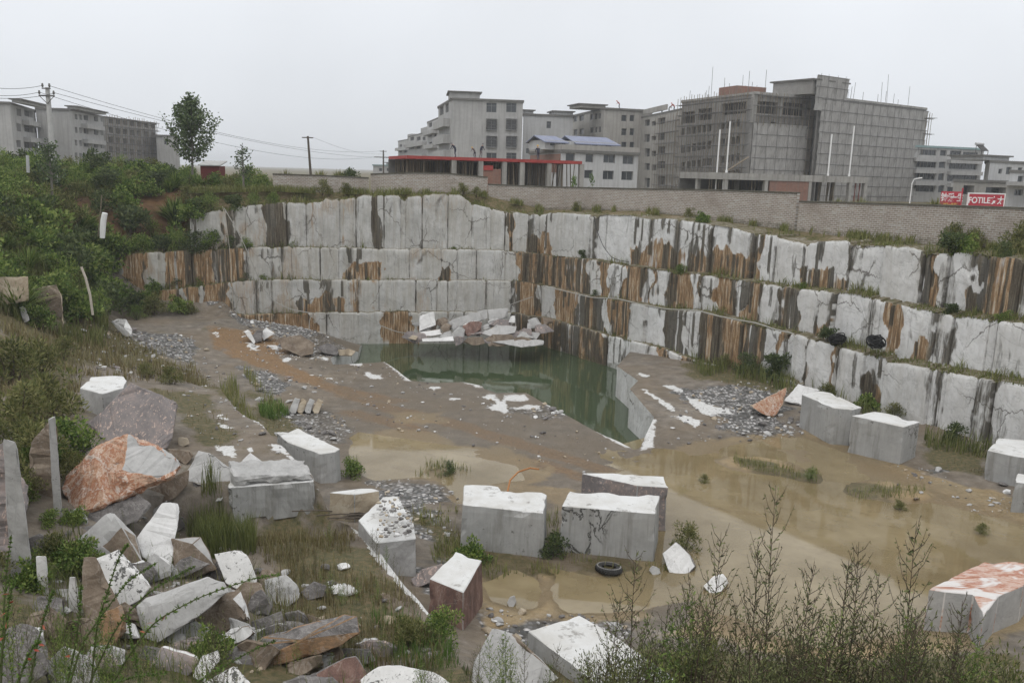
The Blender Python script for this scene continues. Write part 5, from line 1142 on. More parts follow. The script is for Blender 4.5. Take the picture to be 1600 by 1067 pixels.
def roughen(bm, size, amp, seed, bevel=.03, chips=0.0):
    if bevel: bmesh.ops.bevel(bm, geom=[e for e in bm.edges], offset=bevel, segments=1, affect='EDGES', clamp_overlap=True)
    for it in range(5):
        long = [e for e in bm.edges if e.calc_length() > size]
        if not long or len(bm.verts) > 5000: break
        bmesh.ops.subdivide_edges(bm, edges=long, cuts=1, use_grid_fill=True)
    bmesh.ops.triangulate(bm, faces=[f for f in bm.faces if len(f.verts) > 4])
    bm.normal_update(); off = Vector((seed * 7.7, seed * 3.1, seed * 1.3))
    nm = {v: v.normal.copy() for v in bm.verts}
    for v in bm.verts:
        q = v.co + off; a = mnoise.fractal(q * 1.7, .8, 2.1, 4) * amp + mnoise.noise(q * 6.0) * amp * .35
        if chips:
            c = mnoise.noise(q * 2.3 + Vector((5, 5, 5)))
            sharp = 1.0 - min(1.0, max(0, min(e.calc_face_angle(0) < .2 and 1 or 0 for e in v.link_edges)) if v.link_edges else 1)
            if sharp and c > .05: a -= chips * (c - .05) * 2
        v.co += nm[v] * a

def finish(bm, name, mats, label, cat, group, loc, fidx=None, kind=None, smooth=False):
    for v in bm.verts: v.co -= Vector(loc)
    me = bpy.data.meshes.new(name); bm.to_mesh(me); bm.free()
    for m in mats: me.materials.append(m)
    if not smooth: me.polygons.foreach_set('use_smooth', np.zeros(len(me.polygons), bool))
    o = bpy.data.objects.new(name, me); COL.objects.link(o); o.location = loc
    return tag(o, label, cat, group, kind)

_seed = [0]
def cut_block(label, tops, contact, zg=None, mat=None, side=None, taper=.03, tilt=None, name='marble_block', group='sawn marble blocks left in the quarry', sink=.25, size=.30, amp=.009, cat='stone block', ztop=None, bevel=.02, chips=.06):
    """tops: pixels round the upper side; contact: (index of an upper corner, pixel where its edge meets the ground)"""
    _seed[0] += 1
    i, (bx, by) = contact; g = P(bx, by, zg) if zg is not None else ground_hit(bx, by); zg = float(g[2])
    z = ztop if ztop is not None else float(D(tops[i][0], tops[i][1], g[1])[2])
    tp = [P(x, y, z + (tilt[k] if tilt else 0)) for k, (x, y) in enumerate(tops)]; c = np.mean(tp, 0)
    bm = bmesh.new(); T = [bm.verts.new(p) for p in tp]
    B = [bm.verts.new((c[0] + (p[0] - c[0]) * (1 + taper), c[1] + (p[1] - c[1]) * (1 + taper), zg - sink)) for p in tp]; n = len(T)
    bm.faces.new(T); bm.faces.new(B[::-1])
    for k in range(n): bm.faces.new((T[k], B[k], B[(k + 1) % n], T[(k + 1) % n]))
    bmesh.ops.recalc_face_normals(bm, faces=bm.faces[:])
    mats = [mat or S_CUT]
    if side: mats.append(side)
    if side:
        for f in bm.faces:
            if f.normal.z < .6: f.material_index = 1
    roughen(bm, size, amp, _seed[0], bevel, chips)
    return finish(bm, name, mats, label, cat, group, (float(c[0]), float(c[1]), zg))

def rock(label, vis, base=None, thick=.8, mat=None, second=None, name='boulder', group='tumbled stones on the left bank', amp=.05, size=.16, d0=None, lean=.55, cat='boulder', bevel=.016, chips=.1, smooth=False):
    """vis: (px, py) or (px, py, extra metres nearer) corners seen; base: pixel where it meets the ground"""
    _seed[0] += 1
    ys = [v[1] for v in vis]; bx, by = base or (sum(v[0] for v in vis) / len(vis), max(ys))
    if d0 is None: d0 = float(ground_hit(bx, by)[1])
    sc = d0 * 1.05 / FPX; pts = []; back = []
    for v in vis:
        e = (v[2] if len(v) > 2 else 0.0); d = d0 + max(0, by - v[1]) * sc * lean - e
        q = D(v[0], v[1], d); pts.append(q)
        r = ray(v[0], v[1]); r = r / np.linalg.norm(r); cx = sum(w[0] for w in vis) / len(vis); cy = sum(ys) / len(ys)
        q2 = D(v[0] + (cx - v[0]) * .12, v[1] + (cy - v[1]) * .12, d + e) + r * thick; back.append(q2)
    bm = bmesh.new(); vs = [bm.verts.new(p) for p in pts + back]
    h = bmesh.ops.convex_hull(bm, input=vs); dead = [g for g in h['geom_interior'] + h['geom_unused'] if isinstance(g, bmesh.types.BMVert)]
    if dead: bmesh.ops.delete(bm, geom=list(set(dead)), context='VERTS')
    bmesh.ops.dissolve_limit(bm, angle_limit=R(9), verts=bm.verts[:], edges=bm.edges[:]); bmesh.ops.recalc_face_normals(bm, faces=bm.faces[:])
    mats = [mat or S_GREY]
    if second:
        mats.append(second[0]); ax = Vector(second[1]).normalized()
        for f in bm.faces:
            if f.normal.dot(ax) > second[2]: f.material_index = 1
    roughen(bm, size, amp, _seed[0], bevel, chips)
    c = np.mean(pts, 0)
    return finish(bm, name, mats, label, cat, group, tuple(map(float, c)), smooth=smooth)

UP = (0, 0, 1)
# sawn blocks on the quarry floor
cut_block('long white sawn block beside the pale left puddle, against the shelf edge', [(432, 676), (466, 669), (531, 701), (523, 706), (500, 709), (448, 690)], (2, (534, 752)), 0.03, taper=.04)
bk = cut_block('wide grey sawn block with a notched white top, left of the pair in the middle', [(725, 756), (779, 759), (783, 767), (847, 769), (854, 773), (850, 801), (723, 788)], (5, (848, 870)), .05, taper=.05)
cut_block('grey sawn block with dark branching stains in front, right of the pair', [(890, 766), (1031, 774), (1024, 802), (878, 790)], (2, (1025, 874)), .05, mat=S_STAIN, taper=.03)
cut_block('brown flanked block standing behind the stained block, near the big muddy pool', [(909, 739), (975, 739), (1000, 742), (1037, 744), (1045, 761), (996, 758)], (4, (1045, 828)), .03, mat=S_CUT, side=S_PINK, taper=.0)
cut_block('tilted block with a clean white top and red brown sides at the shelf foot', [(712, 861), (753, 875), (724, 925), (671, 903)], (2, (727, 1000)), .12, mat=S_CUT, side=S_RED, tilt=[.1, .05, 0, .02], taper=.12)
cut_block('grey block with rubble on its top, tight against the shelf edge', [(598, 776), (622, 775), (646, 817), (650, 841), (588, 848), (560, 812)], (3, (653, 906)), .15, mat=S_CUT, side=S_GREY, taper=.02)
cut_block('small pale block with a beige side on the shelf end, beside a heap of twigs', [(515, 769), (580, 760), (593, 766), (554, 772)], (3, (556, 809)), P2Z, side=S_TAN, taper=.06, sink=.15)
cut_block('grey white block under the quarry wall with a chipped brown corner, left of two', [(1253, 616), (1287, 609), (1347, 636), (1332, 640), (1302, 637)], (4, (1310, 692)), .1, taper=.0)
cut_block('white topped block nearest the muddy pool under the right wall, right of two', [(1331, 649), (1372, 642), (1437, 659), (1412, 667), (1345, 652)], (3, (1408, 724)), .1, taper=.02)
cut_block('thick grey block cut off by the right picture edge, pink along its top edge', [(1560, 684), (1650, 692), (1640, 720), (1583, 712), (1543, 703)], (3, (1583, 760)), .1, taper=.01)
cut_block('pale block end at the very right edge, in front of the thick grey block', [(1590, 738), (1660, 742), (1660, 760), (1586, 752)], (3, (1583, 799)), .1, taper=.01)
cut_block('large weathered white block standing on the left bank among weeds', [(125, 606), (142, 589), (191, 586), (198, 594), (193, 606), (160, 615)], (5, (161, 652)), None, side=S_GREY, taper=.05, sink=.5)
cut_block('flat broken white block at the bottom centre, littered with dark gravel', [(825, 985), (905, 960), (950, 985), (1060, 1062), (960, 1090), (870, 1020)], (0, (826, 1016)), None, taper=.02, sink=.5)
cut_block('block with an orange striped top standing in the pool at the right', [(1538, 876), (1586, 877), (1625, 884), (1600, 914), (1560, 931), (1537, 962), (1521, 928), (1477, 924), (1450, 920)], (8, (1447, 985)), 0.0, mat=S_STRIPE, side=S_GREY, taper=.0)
def shelf_block(label, name, a0, a1, f0, back, zl, zr, bl, br, mats):
    c = [FA + FU * a0 + FN * f0, FA + FU * a1 + FN * f0, FA + FU * a1 - FN * back, FA + FU * a0 - FN * back]; zt = [zl, zr, zr, zl]; zb = [bl, br, br, bl]; bm = bmesh.new()
    T = [bm.verts.new((*p, z)) for p, z in zip(c, zt)]; B = [bm.verts.new((*p, z)) for p, z in zip(c, zb)]; bm.faces.new(T); bm.faces.new(B[::-1])
    for k in range(4): bm.faces.new((T[k], B[k], B[(k + 1) % 4], T[(k + 1) % 4]))
    bmesh.ops.recalc_face_normals(bm, faces=bm.faces[:]); _seed[0] += 1; roughen(bm, .14, .02 if 'front' in label and 'forming' in label else .07, _seed[0], .02, .16)
    return finish(bm, name, mats, label, 'slab', 'tumbled stones on the left bank', (float(c[0][0]), float(c[0][1]), bl))
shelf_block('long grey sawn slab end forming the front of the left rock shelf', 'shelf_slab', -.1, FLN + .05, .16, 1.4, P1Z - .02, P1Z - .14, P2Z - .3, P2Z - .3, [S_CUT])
shelf_block('thin grey slab lying along the top of the shelf front', 'shelf_slab', .05, FLN + .02, .10, 1.3, P1Z + .30, P1Z + .03, P1Z, P1Z - .12, [S_GREY])
rock('smooth grey slab leaning at the left end of the shelf front', [(288, 741), (310, 704), (333, 710), (371, 738), (362, 760), (345, 782), (300, 790)], (310, 795), .5, S_GREY, lean=.9, amp=.02)
rock('small white pyramid shaped stone on top of the shelf front', [(367, 730), (391, 707, .1), (417, 725), (395, 729, .12)], (392, 731), .35, S_WHITE, lean=.4, amp=.015, cat='stone')
# under the right hand wall
rock('pale rock half hidden behind the left block under the right wall', [(1225, 626), (1247, 600), (1281, 609), (1255, 617), (1253, 634)], (1240, 636), 1.0, S_WHITE, lean=.9, amp=.02, group='loose rocks under the right wall')
rock('pinkish wedge shaped rock tilted on the gravel by the right hand blocks', [(1172, 634), (1231, 604), (1223, 632), (1209, 654), (1190, 646)], (1208, 656), .8, S_TAN, (S_ORANGE, (-.3, -.3, .8), .6), lean=.5, amp=.03, group='loose rocks under the right wall')
# left bank boulders
rock('large pink and grey flecked boulder with a flat face below the white block', [(204, 599), (277, 627), (270, 686), (260, 702), (165, 692), (137, 662), (200, 634, .1)], (230, 705), 1.6, S_PINK, lean=.75, amp=.06)
rock('big rough orange boulder streaked with white, right flank grey', [(200, 680), (228, 691), (254, 700), (286, 728), (264, 747), (247, 748, .2), (212, 772), (155, 792, .2), (107, 803), (98, 762), (100, 744), (140, 704), (180, 685), (190, 735, .35)], (140, 805), 1.3, S_ORANGE, (S_GREY, (.75, -.2, .5), .62), lean=.7, amp=.12, size=.1)
rock('dark brown slab wedged under the orange boulder on its right', [(208, 773), (262, 747), (295, 734), (293, 757), (272, 781), (232, 790)], (245, 793), .6, S_BROWN, lean=.5, amp=.03)
rock('low grey rubble boulder between the orange boulder and the pile', [(120, 806), (160, 790), (215, 772), (232, 790), (215, 815), (170, 830), (130, 825)], (170, 832), .7, S_DARK, lean=.8, amp=.10)
rock('light grey wedge stone with a brown right flank, upper left of the pile', [(112, 850), (173, 796), (190, 822, .18), (212, 837), (222, 876), (207, 891), (158, 853, .15), (116, 881)], (190, 893), .7, S_GREY, (S_BROWN, (.75, -.55, -.1), .55), lean=.6, amp=.02)
rock('tall white slab leaning near the top of the pile', [(213, 840), (253, 786), (279, 782), (283, 790), (268, 830), (265, 876), (266, 895), (245, 868), (222, 870)], (262, 896), .35, S_WHITE, lean=.75, amp=.02)
rock('thin white splinter behind the leaning white slab', [(236, 826), (240, 795), (262, 781), (252, 800)], (238, 830), .3, S_GREY, lean=.6, amp=.02, d0=None)
rock('small grey stone tucked right of the leaning white slab', [(266, 830), (278, 798), (289, 806), (290, 824), (272, 833)], (275, 834), .4, S_DARK, (S_WHITE, UP, .7), lean=.5, amp=.03)
rock('brown grey squarish block with a pale right edge, centre of the pile', [(267, 841), (314, 838), (340, 888), (335, 893), (305, 902), (273, 901), (300, 850, .1)], (300, 903), .6, S_BROWN, (S_GREY, UP, .6), lean=.6, amp=.03)
rock('upright white slab speckled black at the right side of the pile', [(334, 865), (377, 857), (387, 864), (402, 905), (396, 932), (374, 922), (352, 911)], (385, 933), .45, S_SPECK, lean=.6, amp=.015)
rock('broken white stone with black specks at the left of the pile', [(147, 872), (187, 858), (201, 890, .1), (239, 916), (224, 935), (198, 948), (163, 945)], (190, 950), .6, S_SPECK, (S_BROWN, (-.8, -.5, -.1), .6), lean=.6, amp=.03)
rock('brown wedge of rock under the speckled stone at the left', [(130, 870), (150, 868), (166, 945), (190, 950), (165, 990), (132, 985), (126, 930)], (150, 992), .5, S_BROWN, lean=.5, amp=.05)
rock('large long grey block lying across the middle of the pile', [(213, 947), (228, 933, -.05), (325, 901), (351, 909), (358, 925), (331, 935), (299, 958), (293, 977), (247, 1005), (224, 997), (235, 945, .15)], (245, 1008), .8, S_GREY, lean=.65, amp=.03)
rock('brown block with a clean white right side lying on the long grey block', [(299, 953), (360, 923), (377, 921), (394, 968), (368, 977), (328, 997), (316, 988), (362, 935, .1)], (330, 999), .6, S_BROWN, (S_WHITE, (.8, -.3, .45), .60), lean=.6, amp=.025)
rock('small block with a white top and pale end at the front of the pile', [(336, 1000), (351, 982), (388, 977), (401, 988), (383, 1000), (343, 1017)], (350, 1018), .4, S_BROWN, (S_WHITE, UP, .5), lean=.5, amp=.02)
rock('long rust brown rock with a grey end, front right of the pile', [(387, 1008), (411, 995), (495, 972), (538, 958), (559, 961), (562, 988), (533, 1008), (497, 1023), (428, 1039), (393, 1037), (470, 1000, .12)], (430, 1041), .8, S_RUST, (S_DARK, UP, .55), lean=.6, amp=.04)
rock('dark angular stone with a thin white edge above the rust brown rock', [(392, 971), (440, 953), (450, 977), (420, 991), (398, 993)], (410, 994), .5, S_DARK, (S_WHITE, (.9, -.2, .2), .7), lean=.55, amp=.02)
rock('grey rubble stone right of the dark angular stone', [(444, 957), (466, 954), (484, 965), (480, 980), (450, 982)], (465, 983), .5, S_DARK, lean=.5, amp=.05)
rock('flaky dark stone filling the gap right of the white slab', [(392, 930), (408, 920), (426, 945), (420, 962), (395, 965), (384, 945)], (405, 966), .5, S_DARK, lean=.5, amp=.06)
rock('brown slab lying beneath the rust brown rock', [(444, 1037), (503, 1022), (507, 1037), (470, 1056), (448, 1052)], (470, 1057), .6, S_BROWN, lean=.5, amp=.03)
rock('brown stone tucked under the end of the rust brown rock', [(503, 1018), (530, 1008), (538, 1025), (512, 1040)], (515, 1041), .5, S_BROWN, lean=.4, amp=.03)
rock('grey and red boulder at the bottom of the pile, half cut off', [(494, 1053), (538, 1027), (556, 1025), (577, 1052), (566, 1075), (500, 1075)], (530, 1076), .7, S_DARK, (S_RED, (.7, -.5, .3), .55), lean=.7, amp=.05)
rock('white stone at the bottom edge below the rust brown rock', [(318, 1066), (365, 1038), (376, 1048), (393, 1068), (380, 1082), (330, 1082)], (350, 1083), .5, S_SPECK, lean=.7, amp=.02)
rock('pale slab leaning left of the small white topped block', [(298, 1060), (315, 1025), (342, 1014), (345, 1030), (320, 1066)], (312, 1068), .4, S_GREY, (S_SPECK, UP, .4), lean=.7, amp=.02)
rock('grey stone at the bottom edge between the pile and the white dome', [(440, 1066), (470, 1055), (520, 1058), (540, 1078), (450, 1080)], (490, 1081), .5, S_DARK, lean=.7, amp=.04)
rock('rounded white boulder with lichen at the bottom edge of the picture', [(560, 1060), (590, 1040), (625, 1038), (678, 1050), (705, 1066), (700, 1090), (570, 1090)], (640, 1092), 1.0, S_SPECK, lean=.9, amp=.03)
rock('grey block with a brown right flank at the bottom, left of the flat white block', [(769, 980), (807, 1003, .05), (845, 1047), (842, 1085), (728, 1085), (741, 1031), (800, 985), (875, 1058)], (780, 1087), .8, S_GREY, (S_BROWN, (.75, -.35, .35), .55), lean=.75, amp=.03)
rock('rusty brown rock face under the speckled stone, lower left', [(143, 985), (165, 955), (190, 945), (200, 985), (170, 1012), (145, 1010)], (165, 1014), .6, S_RUST, lean=.6, amp=.05)
rock('dark boulder in the lower left corner behind the weeds', [(0, 980), (40, 975), (70, 1000), (80, 1050), (30, 1085), (-10, 1085)], (30, 1087), .8, S_DARK, lean=.7, amp=.06)
rock('grey slab at the bottom edge left of the mossy gap', [(70, 1040), (100, 1010), (150, 1030), (165, 1085), (75, 1085)], (115, 1087), .7, S_GREY, lean=.7, amp=.05)
rock('brownish stone low at the left edge under the standing slabs', [(40, 960), (80, 948), (105, 968), (96, 1000), (50, 1000)], (70, 1002), .6, S_BROWN, lean=.6, amp=.06)
rock('flaky grey stone between the two standing slabs at the left', [(40, 842), (62, 832), (88, 850), (80, 868), (50, 870)], (60, 872), .5, S_DARK, lean=.6, amp=.06)
rock('rough pink grey stone at the left edge beside the first standing slab', [(-10, 745), (20, 722), (42, 760), (40, 800), (0, 830), (-15, 800)], (15, 832), .6, S_PINK, lean=.7, amp=.08)
rock('small square brown stone on the shelf right of the flecked boulder', [(278, 683), (294, 682), (296, 694), (286, 698), (277, 696)], (287, 698), .35, S_TAN, lean=.4, amp=.02, cat='stone')
rock('dark brown stone behind the leaning grey slab', [(262, 702), (300, 702), (304, 712), (290, 727), (270, 716)], (285, 728), .5, S_BROWN, lean=.5, amp=.05)
rock('dark stone hidden left of the orange boulder', [(98, 690), (120, 678), (146, 700), (120, 715), (100, 705)], (118, 716), .5, S_DARK, lean=.5, amp=.05)
rock('half buried white stone in the weeds right of the pile', [(515, 918), (528, 909), (548, 912), (562, 926), (540, 934), (518, 930)], (540, 936), .5, S_WHITE, lean=.8, amp=.03)
rock('grey stone in the weeds left of the half buried white stone', [(470, 925), (490, 908), (510, 915), (508, 932), (480, 938)], (492, 940), .5, S_DARK, lean=.6, amp=.04)
# stones filling the gaps of the pile
FILL = [(140, 840), (225, 905), (255, 905), (300, 912), (395, 950), (375, 945), (280, 985), (300, 1005), (370, 1010), (420, 1000), (480, 985), (300, 1025), (265, 1015), (185, 1005), (120, 940), (240, 1035), (400, 1045), (585, 1030), (545, 1040), (165, 1040), (130, 820), (295, 780), (90, 905), (170, 900), (78, 970), (50, 1020), (258, 1004), (330, 972), (117, 1004), (273, 1050), (376, 1042), (437, 942), (330, 940), (222, 915), (205, 985), (150, 1055), (455, 1000), (500, 1045), (245, 960), (350, 905), (410, 930)]
for fk, (fx, fy) in enumerate(FILL):
    fr = np.random.default_rng(700 + fk); w = fr.uniform(26, 48); h = fr.uniform(16, 29); an = np.sort(fr.uniform(0, 6.28, 7)); v = [(fx + w * math.cos(a), fy - h * .6 + h * math.sin(a), .12 * fr.random()) for a in an]
    fm, fl = ((S_DARK, 'dark'), (S_GREY, 'grey'), (S_GREY, 'grey'), (S_DARK, 'dark'), (S_BROWN, 'brown'), (S_PINK, 'pinkish'))[fk % 6]
    rock(f'{fl} stone filling a gap in the tumbled pile at the lower left', v, (fx, fy + h * .4), .5, fm, (S_WHITE, UP, .75) if fk % 4 == 1 else None, 'rubble_stone', f'{fl} stones filling the gaps of the pile', .04, .14, float(ground_hit(fx, fy + h * .4)[1]) + .3, .6, 'stone')
# near puddle
rock('white capped boulder by the near puddle, right of the tyre', [(1034, 864), (1056, 846), (1079, 866), (1089, 885), (1078, 898), (1045, 895)], (1060, 898), .6, S_DARK, (S_WHITE, (.1, -.35, .9), .5), lean=.6, amp=.04, group='loose stones by the near puddle')
rock('grey stone between the tyre and the white capped boulder', [(1012, 890), (1020, 883), (1032, 886), (1035, 896), (1022, 902)], (1024, 902), .35, S_GREY, lean=.5, amp=.03, cat='stone', group='loose stones by the near puddle')
rock('lone grey stone lying in the near puddle', [(792, 942), (796, 932), (804, 930), (807, 940), (802, 949), (795, 948)], (800, 949), .28, S_GREY, lean=.4, amp=.02, cat='stone', group='loose stones by the near puddle')
rock('white stone with black specks behind the bushes at the puddle edge', [(1098, 915), (1115, 900), (1130, 896), (1140, 910), (1128, 924), (1108, 930)], (1115, 931), .5, S_SPECK, lean=.7, amp=.03, group='loose stones by the near puddle')
rock('dark pink rubble stone between the rubble topped block and the red block', [(642, 905), (660, 890), (690, 880), (700, 892), (672, 910), (650, 920)], (660, 921), .5, S_PINK, lean=.6, amp=.06, group='loose stones by the near puddle')
# middle distance, left
rock('leaning white slab at the far left of the floor, left of two', [(380, 518), (389, 514), (399, 534), (397, 538), (390, 530)], (396, 538), .6, S_WHITE, lean=.5, amp=.02, group='rocks at the left of the pond')
rock('squarish white rock standing on its corner at the far left of the floor', [(407, 521), (416, 511), (429, 521), (412, 532)], (412, 535), .7, S_WHITE, lean=.5, amp=.02, group='rocks at the left of the pond')
rock('dark rock between the two white rocks at the far left', [(394, 524), (402, 515), (411, 516), (409, 533), (398, 536)], (402, 537), .6, S_DARK, lean=.5, amp=.04, group='rocks at the left of the pond')
rock('wide brown slab near the pond at its left bank', [(434, 528), (470, 523), (491, 536), (489, 553), (470, 557), (440, 543)], (472, 558), 1.0, S_BROWN, lean=.6, amp=.05, group='rocks at the left of the pond')
rock('dark slab of rock at the water edge left of the pond', [(496, 543), (512, 536), (529, 543), (527, 555), (506, 553)], (515, 556), .8, S_DARK, lean=.5, amp=.05, group='rocks at the left of the pond')
rock('grey rock right of the dark slab at the left water edge', [(528, 547), (545, 545), (556, 549), (550, 556), (530, 556)], (540, 557), .8, S_TAN, lean=.5, amp=.04, group='rocks at the left of the pond')
rock('white block with debris on top under the left bushes', [(175, 503), (182, 498), (197, 498), (207, 516), (205, 524), (195, 528), (193, 512, .1)], (195, 529), 1.0, S_GREY, (S_WHITE, (.8, -.3, .3), .5), lean=.5, amp=.03, group='rocks at the left of the pond')
for k, (x, l) in enumerate(((452, 'first'), (463, 'second'), (475, 'third'), (488, 'fourth'))):
    rock(f'{l} from the left of four thin slabs leaning in a row on the rubble', [(x, 641), (x + 9, 622), (x + 17, 624 + k), (x + 10, 646), (x + 3, 646)], (x + 7, 648), .7, S_TAN if k % 2 else S_GREY, lean=.5, amp=.03, group='thin slabs leaning in a row', name='leaning_slab', cat='slab')
# heap in the far corner of the pond
HG = 'fallen slabs in the corner of the pond'
def heap(label, vis, d, mat, second=None, thick=1.0, amp=.03, lean=.5):
    return rock(label, vis, (vis[-1][0], max(v[1] for v in vis)), thick, mat, second, 'fallen_slab', HG, amp, .3, d, lean, 'slab', .03)
heap('white upright slab at the left end of the corner heap', [(655, 493), (678, 487), (681, 508), (655, 518)], 56.0, S_WHITE)
heap('flat white topped slab below the upright slab in the corner heap', [(655, 519), (688, 514), (692, 522), (660, 528)], 55.2, S_BROWN, (S_WHITE, UP, .6), lean=1.0)
heap('low flat slab at the water line, left of the corner heap', [(658, 529), (708, 525), (710, 533), (660, 534)], 54.6, S_GREY, (S_WHITE, UP, .6), lean=1.2)
heap('long grey slab leaning against the wall in the corner heap', [(684, 512), (712, 497), (762, 483), (762, 498), (700, 516)], 57.2, S_GREY)
heap('grey slab leaning right of the long one in the corner heap', [(762, 484), (794, 481), (794, 497), (764, 500)], 57.6, S_GREY)
heap('grey boulder in the middle of the corner heap', [(706, 522), (718, 508), (727, 515), (725, 530), (709, 531)], 55.0, S_GREY)
heap('reddish block with a white top in the corner heap', [(722, 507), (740, 501), (754, 503), (752, 516), (731, 526), (724, 518)], 55.6, S_RED, (S_WHITE, UP, .6))
heap('brown slab lying low in front of the reddish block', [(723, 535), (730, 527), (754, 526), (758, 537), (740, 541)], 54.4, S_BROWN)
heap('wide flat grey slab lying over the heap', [(752, 521), (775, 508), (808, 509), (805, 520), (770, 527)], 55.2, S_GREY, (S_TAN, UP, .75), lean=.9)
heap('pink rubble rock on top of the corner heap', [(762, 508), (778, 498), (796, 500), (800, 509), (780, 513)], 56.2, S_PINK)
heap('small bright white slab standing on the corner heap', [(794, 504), (799, 494), (805, 493), (805, 505)], 56.2, S_WHITE)
heap('pink triangular rock at the right end of the corner heap', [(808, 521), (818, 512), (831, 514), (832, 524), (815, 527)], 55.4, S_PINK)
heap('big flat slab awash at the right front of the corner heap', [(768, 534), (815, 529), (850, 532), (850, 539), (815, 543)], 54.0, S_GREY, lean=1.4)
heap('brown lump of rock between the flat slabs of the corner heap', [(757, 530), (770, 522), (800, 523), (806, 530), (775, 536)], 54.8, S_BROWN)
heap('small pale stone at the left water line of the corner heap', [(637, 529), (645, 523), (653, 526), (650, 532)], 54.6, S_TAN)
for hk in range(34):
    fr = np.random.default_rng(850 + hk); fx, fy = fr.uniform(640, 852), fr.uniform(502, 534); w, h = fr.uniform(6, 19), fr.uniform(4, 11); an = np.sort(fr.uniform(0, 6.28, 7)); hm_, hl_n = ((S_GREY, 'grey'), (S_PINK, 'pinkish'), (S_BROWN, 'brown'), (S_GREY, 'grey'))[hk % 4]
    rock(f'small {hl_n} broken stone in the heap at the pond corner', [(fx + w * math.cos(a), fy + h * math.sin(a), .2 * fr.random()) for a in an], (fx, fy + h), .7, hm_, None, 'broken_stone', f'small {hl_n} stones of the corner heap', .04, .25, float(57.6 - (fy - 500) * .09), .5, 'stone')
# standing slabs at the left edge
def slab_post(label, quad, d, mat, thick=.25):
    p = [D(x, y, d) for x, y in quad]; r = ray(*np.mean(quad, 0)); r = r / np.linalg.norm(r) * 1.1; bm = bmesh.new(); vs = [bm.verts.new(q) for q in p + [q + r for q in p]]; bmesh.ops.convex_hull(bm, input=vs); bmesh.ops.recalc_face_normals(bm, faces=bm.faces[:])
    _seed[0] += 1; roughen(bm, .2, .02, _seed[0], .015, .05); c = np.mean(p, 0); zg = min(q[2] for q in p)
    return finish(bm, 'standing_slab', [mat], label, 'slab', 'slabs standing on edge at the left', (float(c[0]), float(c[1]), float(zg)))
slab_post('tall grey slab standing on edge at the far left, leaning right', [(4, 684), (25, 690), (66, 1010), (24, 1010), (32, 800)], 15.5, S_GREY)
slab_post('pale slab edge standing upright left of the orange boulder', [(76, 655), (86, 650), (99, 830), (86, 830)], 19.0, S_GREY)
slab_post('short white slab edge standing below the flaky grey stone', [(56, 868), (72, 868), (78, 965), (62, 965)], 15.2, S_WHITE)
slab_post('white slab edge standing left of the speckled stone', [(108, 900), (119, 900), (127, 1010), (107, 1010)], 14.8, S_SPECK)
rock('brown weathered slab behind the pale upright slab edge at the left', [(46, 690), (74, 662), (84, 655), (97, 820), (60, 830), (44, 760)], (70, 832), .6, S_BROWN, lean=.2, amp=.06, d0=19.6)
rock('brown weathered slab behind the tall leaning slab at the far left', [(-20, 700), (8, 690), (34, 830), (50, 990), (0, 1010), (-30, 900)], (20, 1012), .8, S_PINK, lean=.2, amp=.08, d0=15.9)
# tan cut faces at the left below the hill
cut = rock('tan sawn rock face at the left edge under the hillside', [(-30, 434), (44, 432), (45, 470), (-30, 484)], (10, 486), 1.5, S_TAN, lean=.1, amp=.03, size=.3, group='tan cut rocks at the left')
rock('leaning tan slab with a split face beside the left rock face', [(47, 452), (88, 444), (95, 460), (101, 512), (88, 520), (75, 500), (58, 470)], (88, 520), 1.2, S_TAN, (S_BROWN, (-.8, -.5, 0), .5), lean=.2, amp=.08, size=.2, group='tan cut rocks at the left')
rock('pale edge of rock left of the leaning tan slab', [(30, 478), (40, 480), (46, 500), (38, 506)], (40, 507), .5, S_GREY, lean=.3, amp=.03, group='tan cut rocks at the left')

# ------------------------------------------------------------------ tyre, junk, hoses
def tyre():
    g = P(951, 893, .0); R0, r0 = .29, .105; V = []; F = []; nu, nv = 64, 20
    for i in range(nu):
        a = 2 * math.pi * i / nu
        for j in range(nv):
            b = 2 * math.pi * j / nv; cr, sr = math.cos(b), math.sin(b); k = abs(cr) ** .6 * math.copysign(1, cr); q = abs(sr) ** .7 * math.copysign(1, sr)
            rr = R0 + r0 * .95 * k; z = r0 * .8 * q
            if cr > .35 and (i % 2 == (0 if abs(sr) > .3 else 1)): rr -= .022
            V.append((rr * math.cos(a), rr * math.sin(a), z))
    for i in range(nu):
        for j in range(nv): F.append((i * nv + j, ((i + 1) % nu) * nv + j, ((i + 1) % nu) * nv + (j + 1) % nv, i * nv + (j + 1) % nv))
    F = [f for f in F if not all(10 * 0 + (V[i][0] ** 2 + V[i][1] ** 2) ** .5 < R0 - r0 * .86 for i in f)]
    m = simple('tyre_rubber', (.028, .027, .026), rough=.7, var=.4, scale=5); n = NT('dusty', .8)
    root = empty('tyre', (float(g[0]), float(g[1]), .10), R(20), 'old black tyre lying in the near puddle below the stained block', 'tyre')
    a = mesh_np('tread', V, F, m, parent=root); root.rotation_euler = (R(-6), R(5), R(20))
    mb = MB()
    for k in range(40):
        t = 2 * math.pi * k / 40; c, s = math.cos(t), math.sin(t); u = .02; mb.add([((R0 + .02) * c - u * s, (R0 + .02) * s + u * c, r0 * .80), ((R0 + .02) * c + u * s, (R0 + .02) * s - u * c, r0 * .80), ((R0 + .06) * c + u * s, (R0 + .06) * s - u * c, r0 * .79), ((R0 + .06) * c - u * s, (R0 + .06) * s + u * c, r0 * .79)], [(0, 1, 2, 3)])
    mb.build('tread_marking', simple('dusty_grey', (.25, .24, .23), bump=0), root)
tyre()
M_JUNK = simple('black_cable', (.018, .018, .018), rough=.6, var=.3, scale=4)
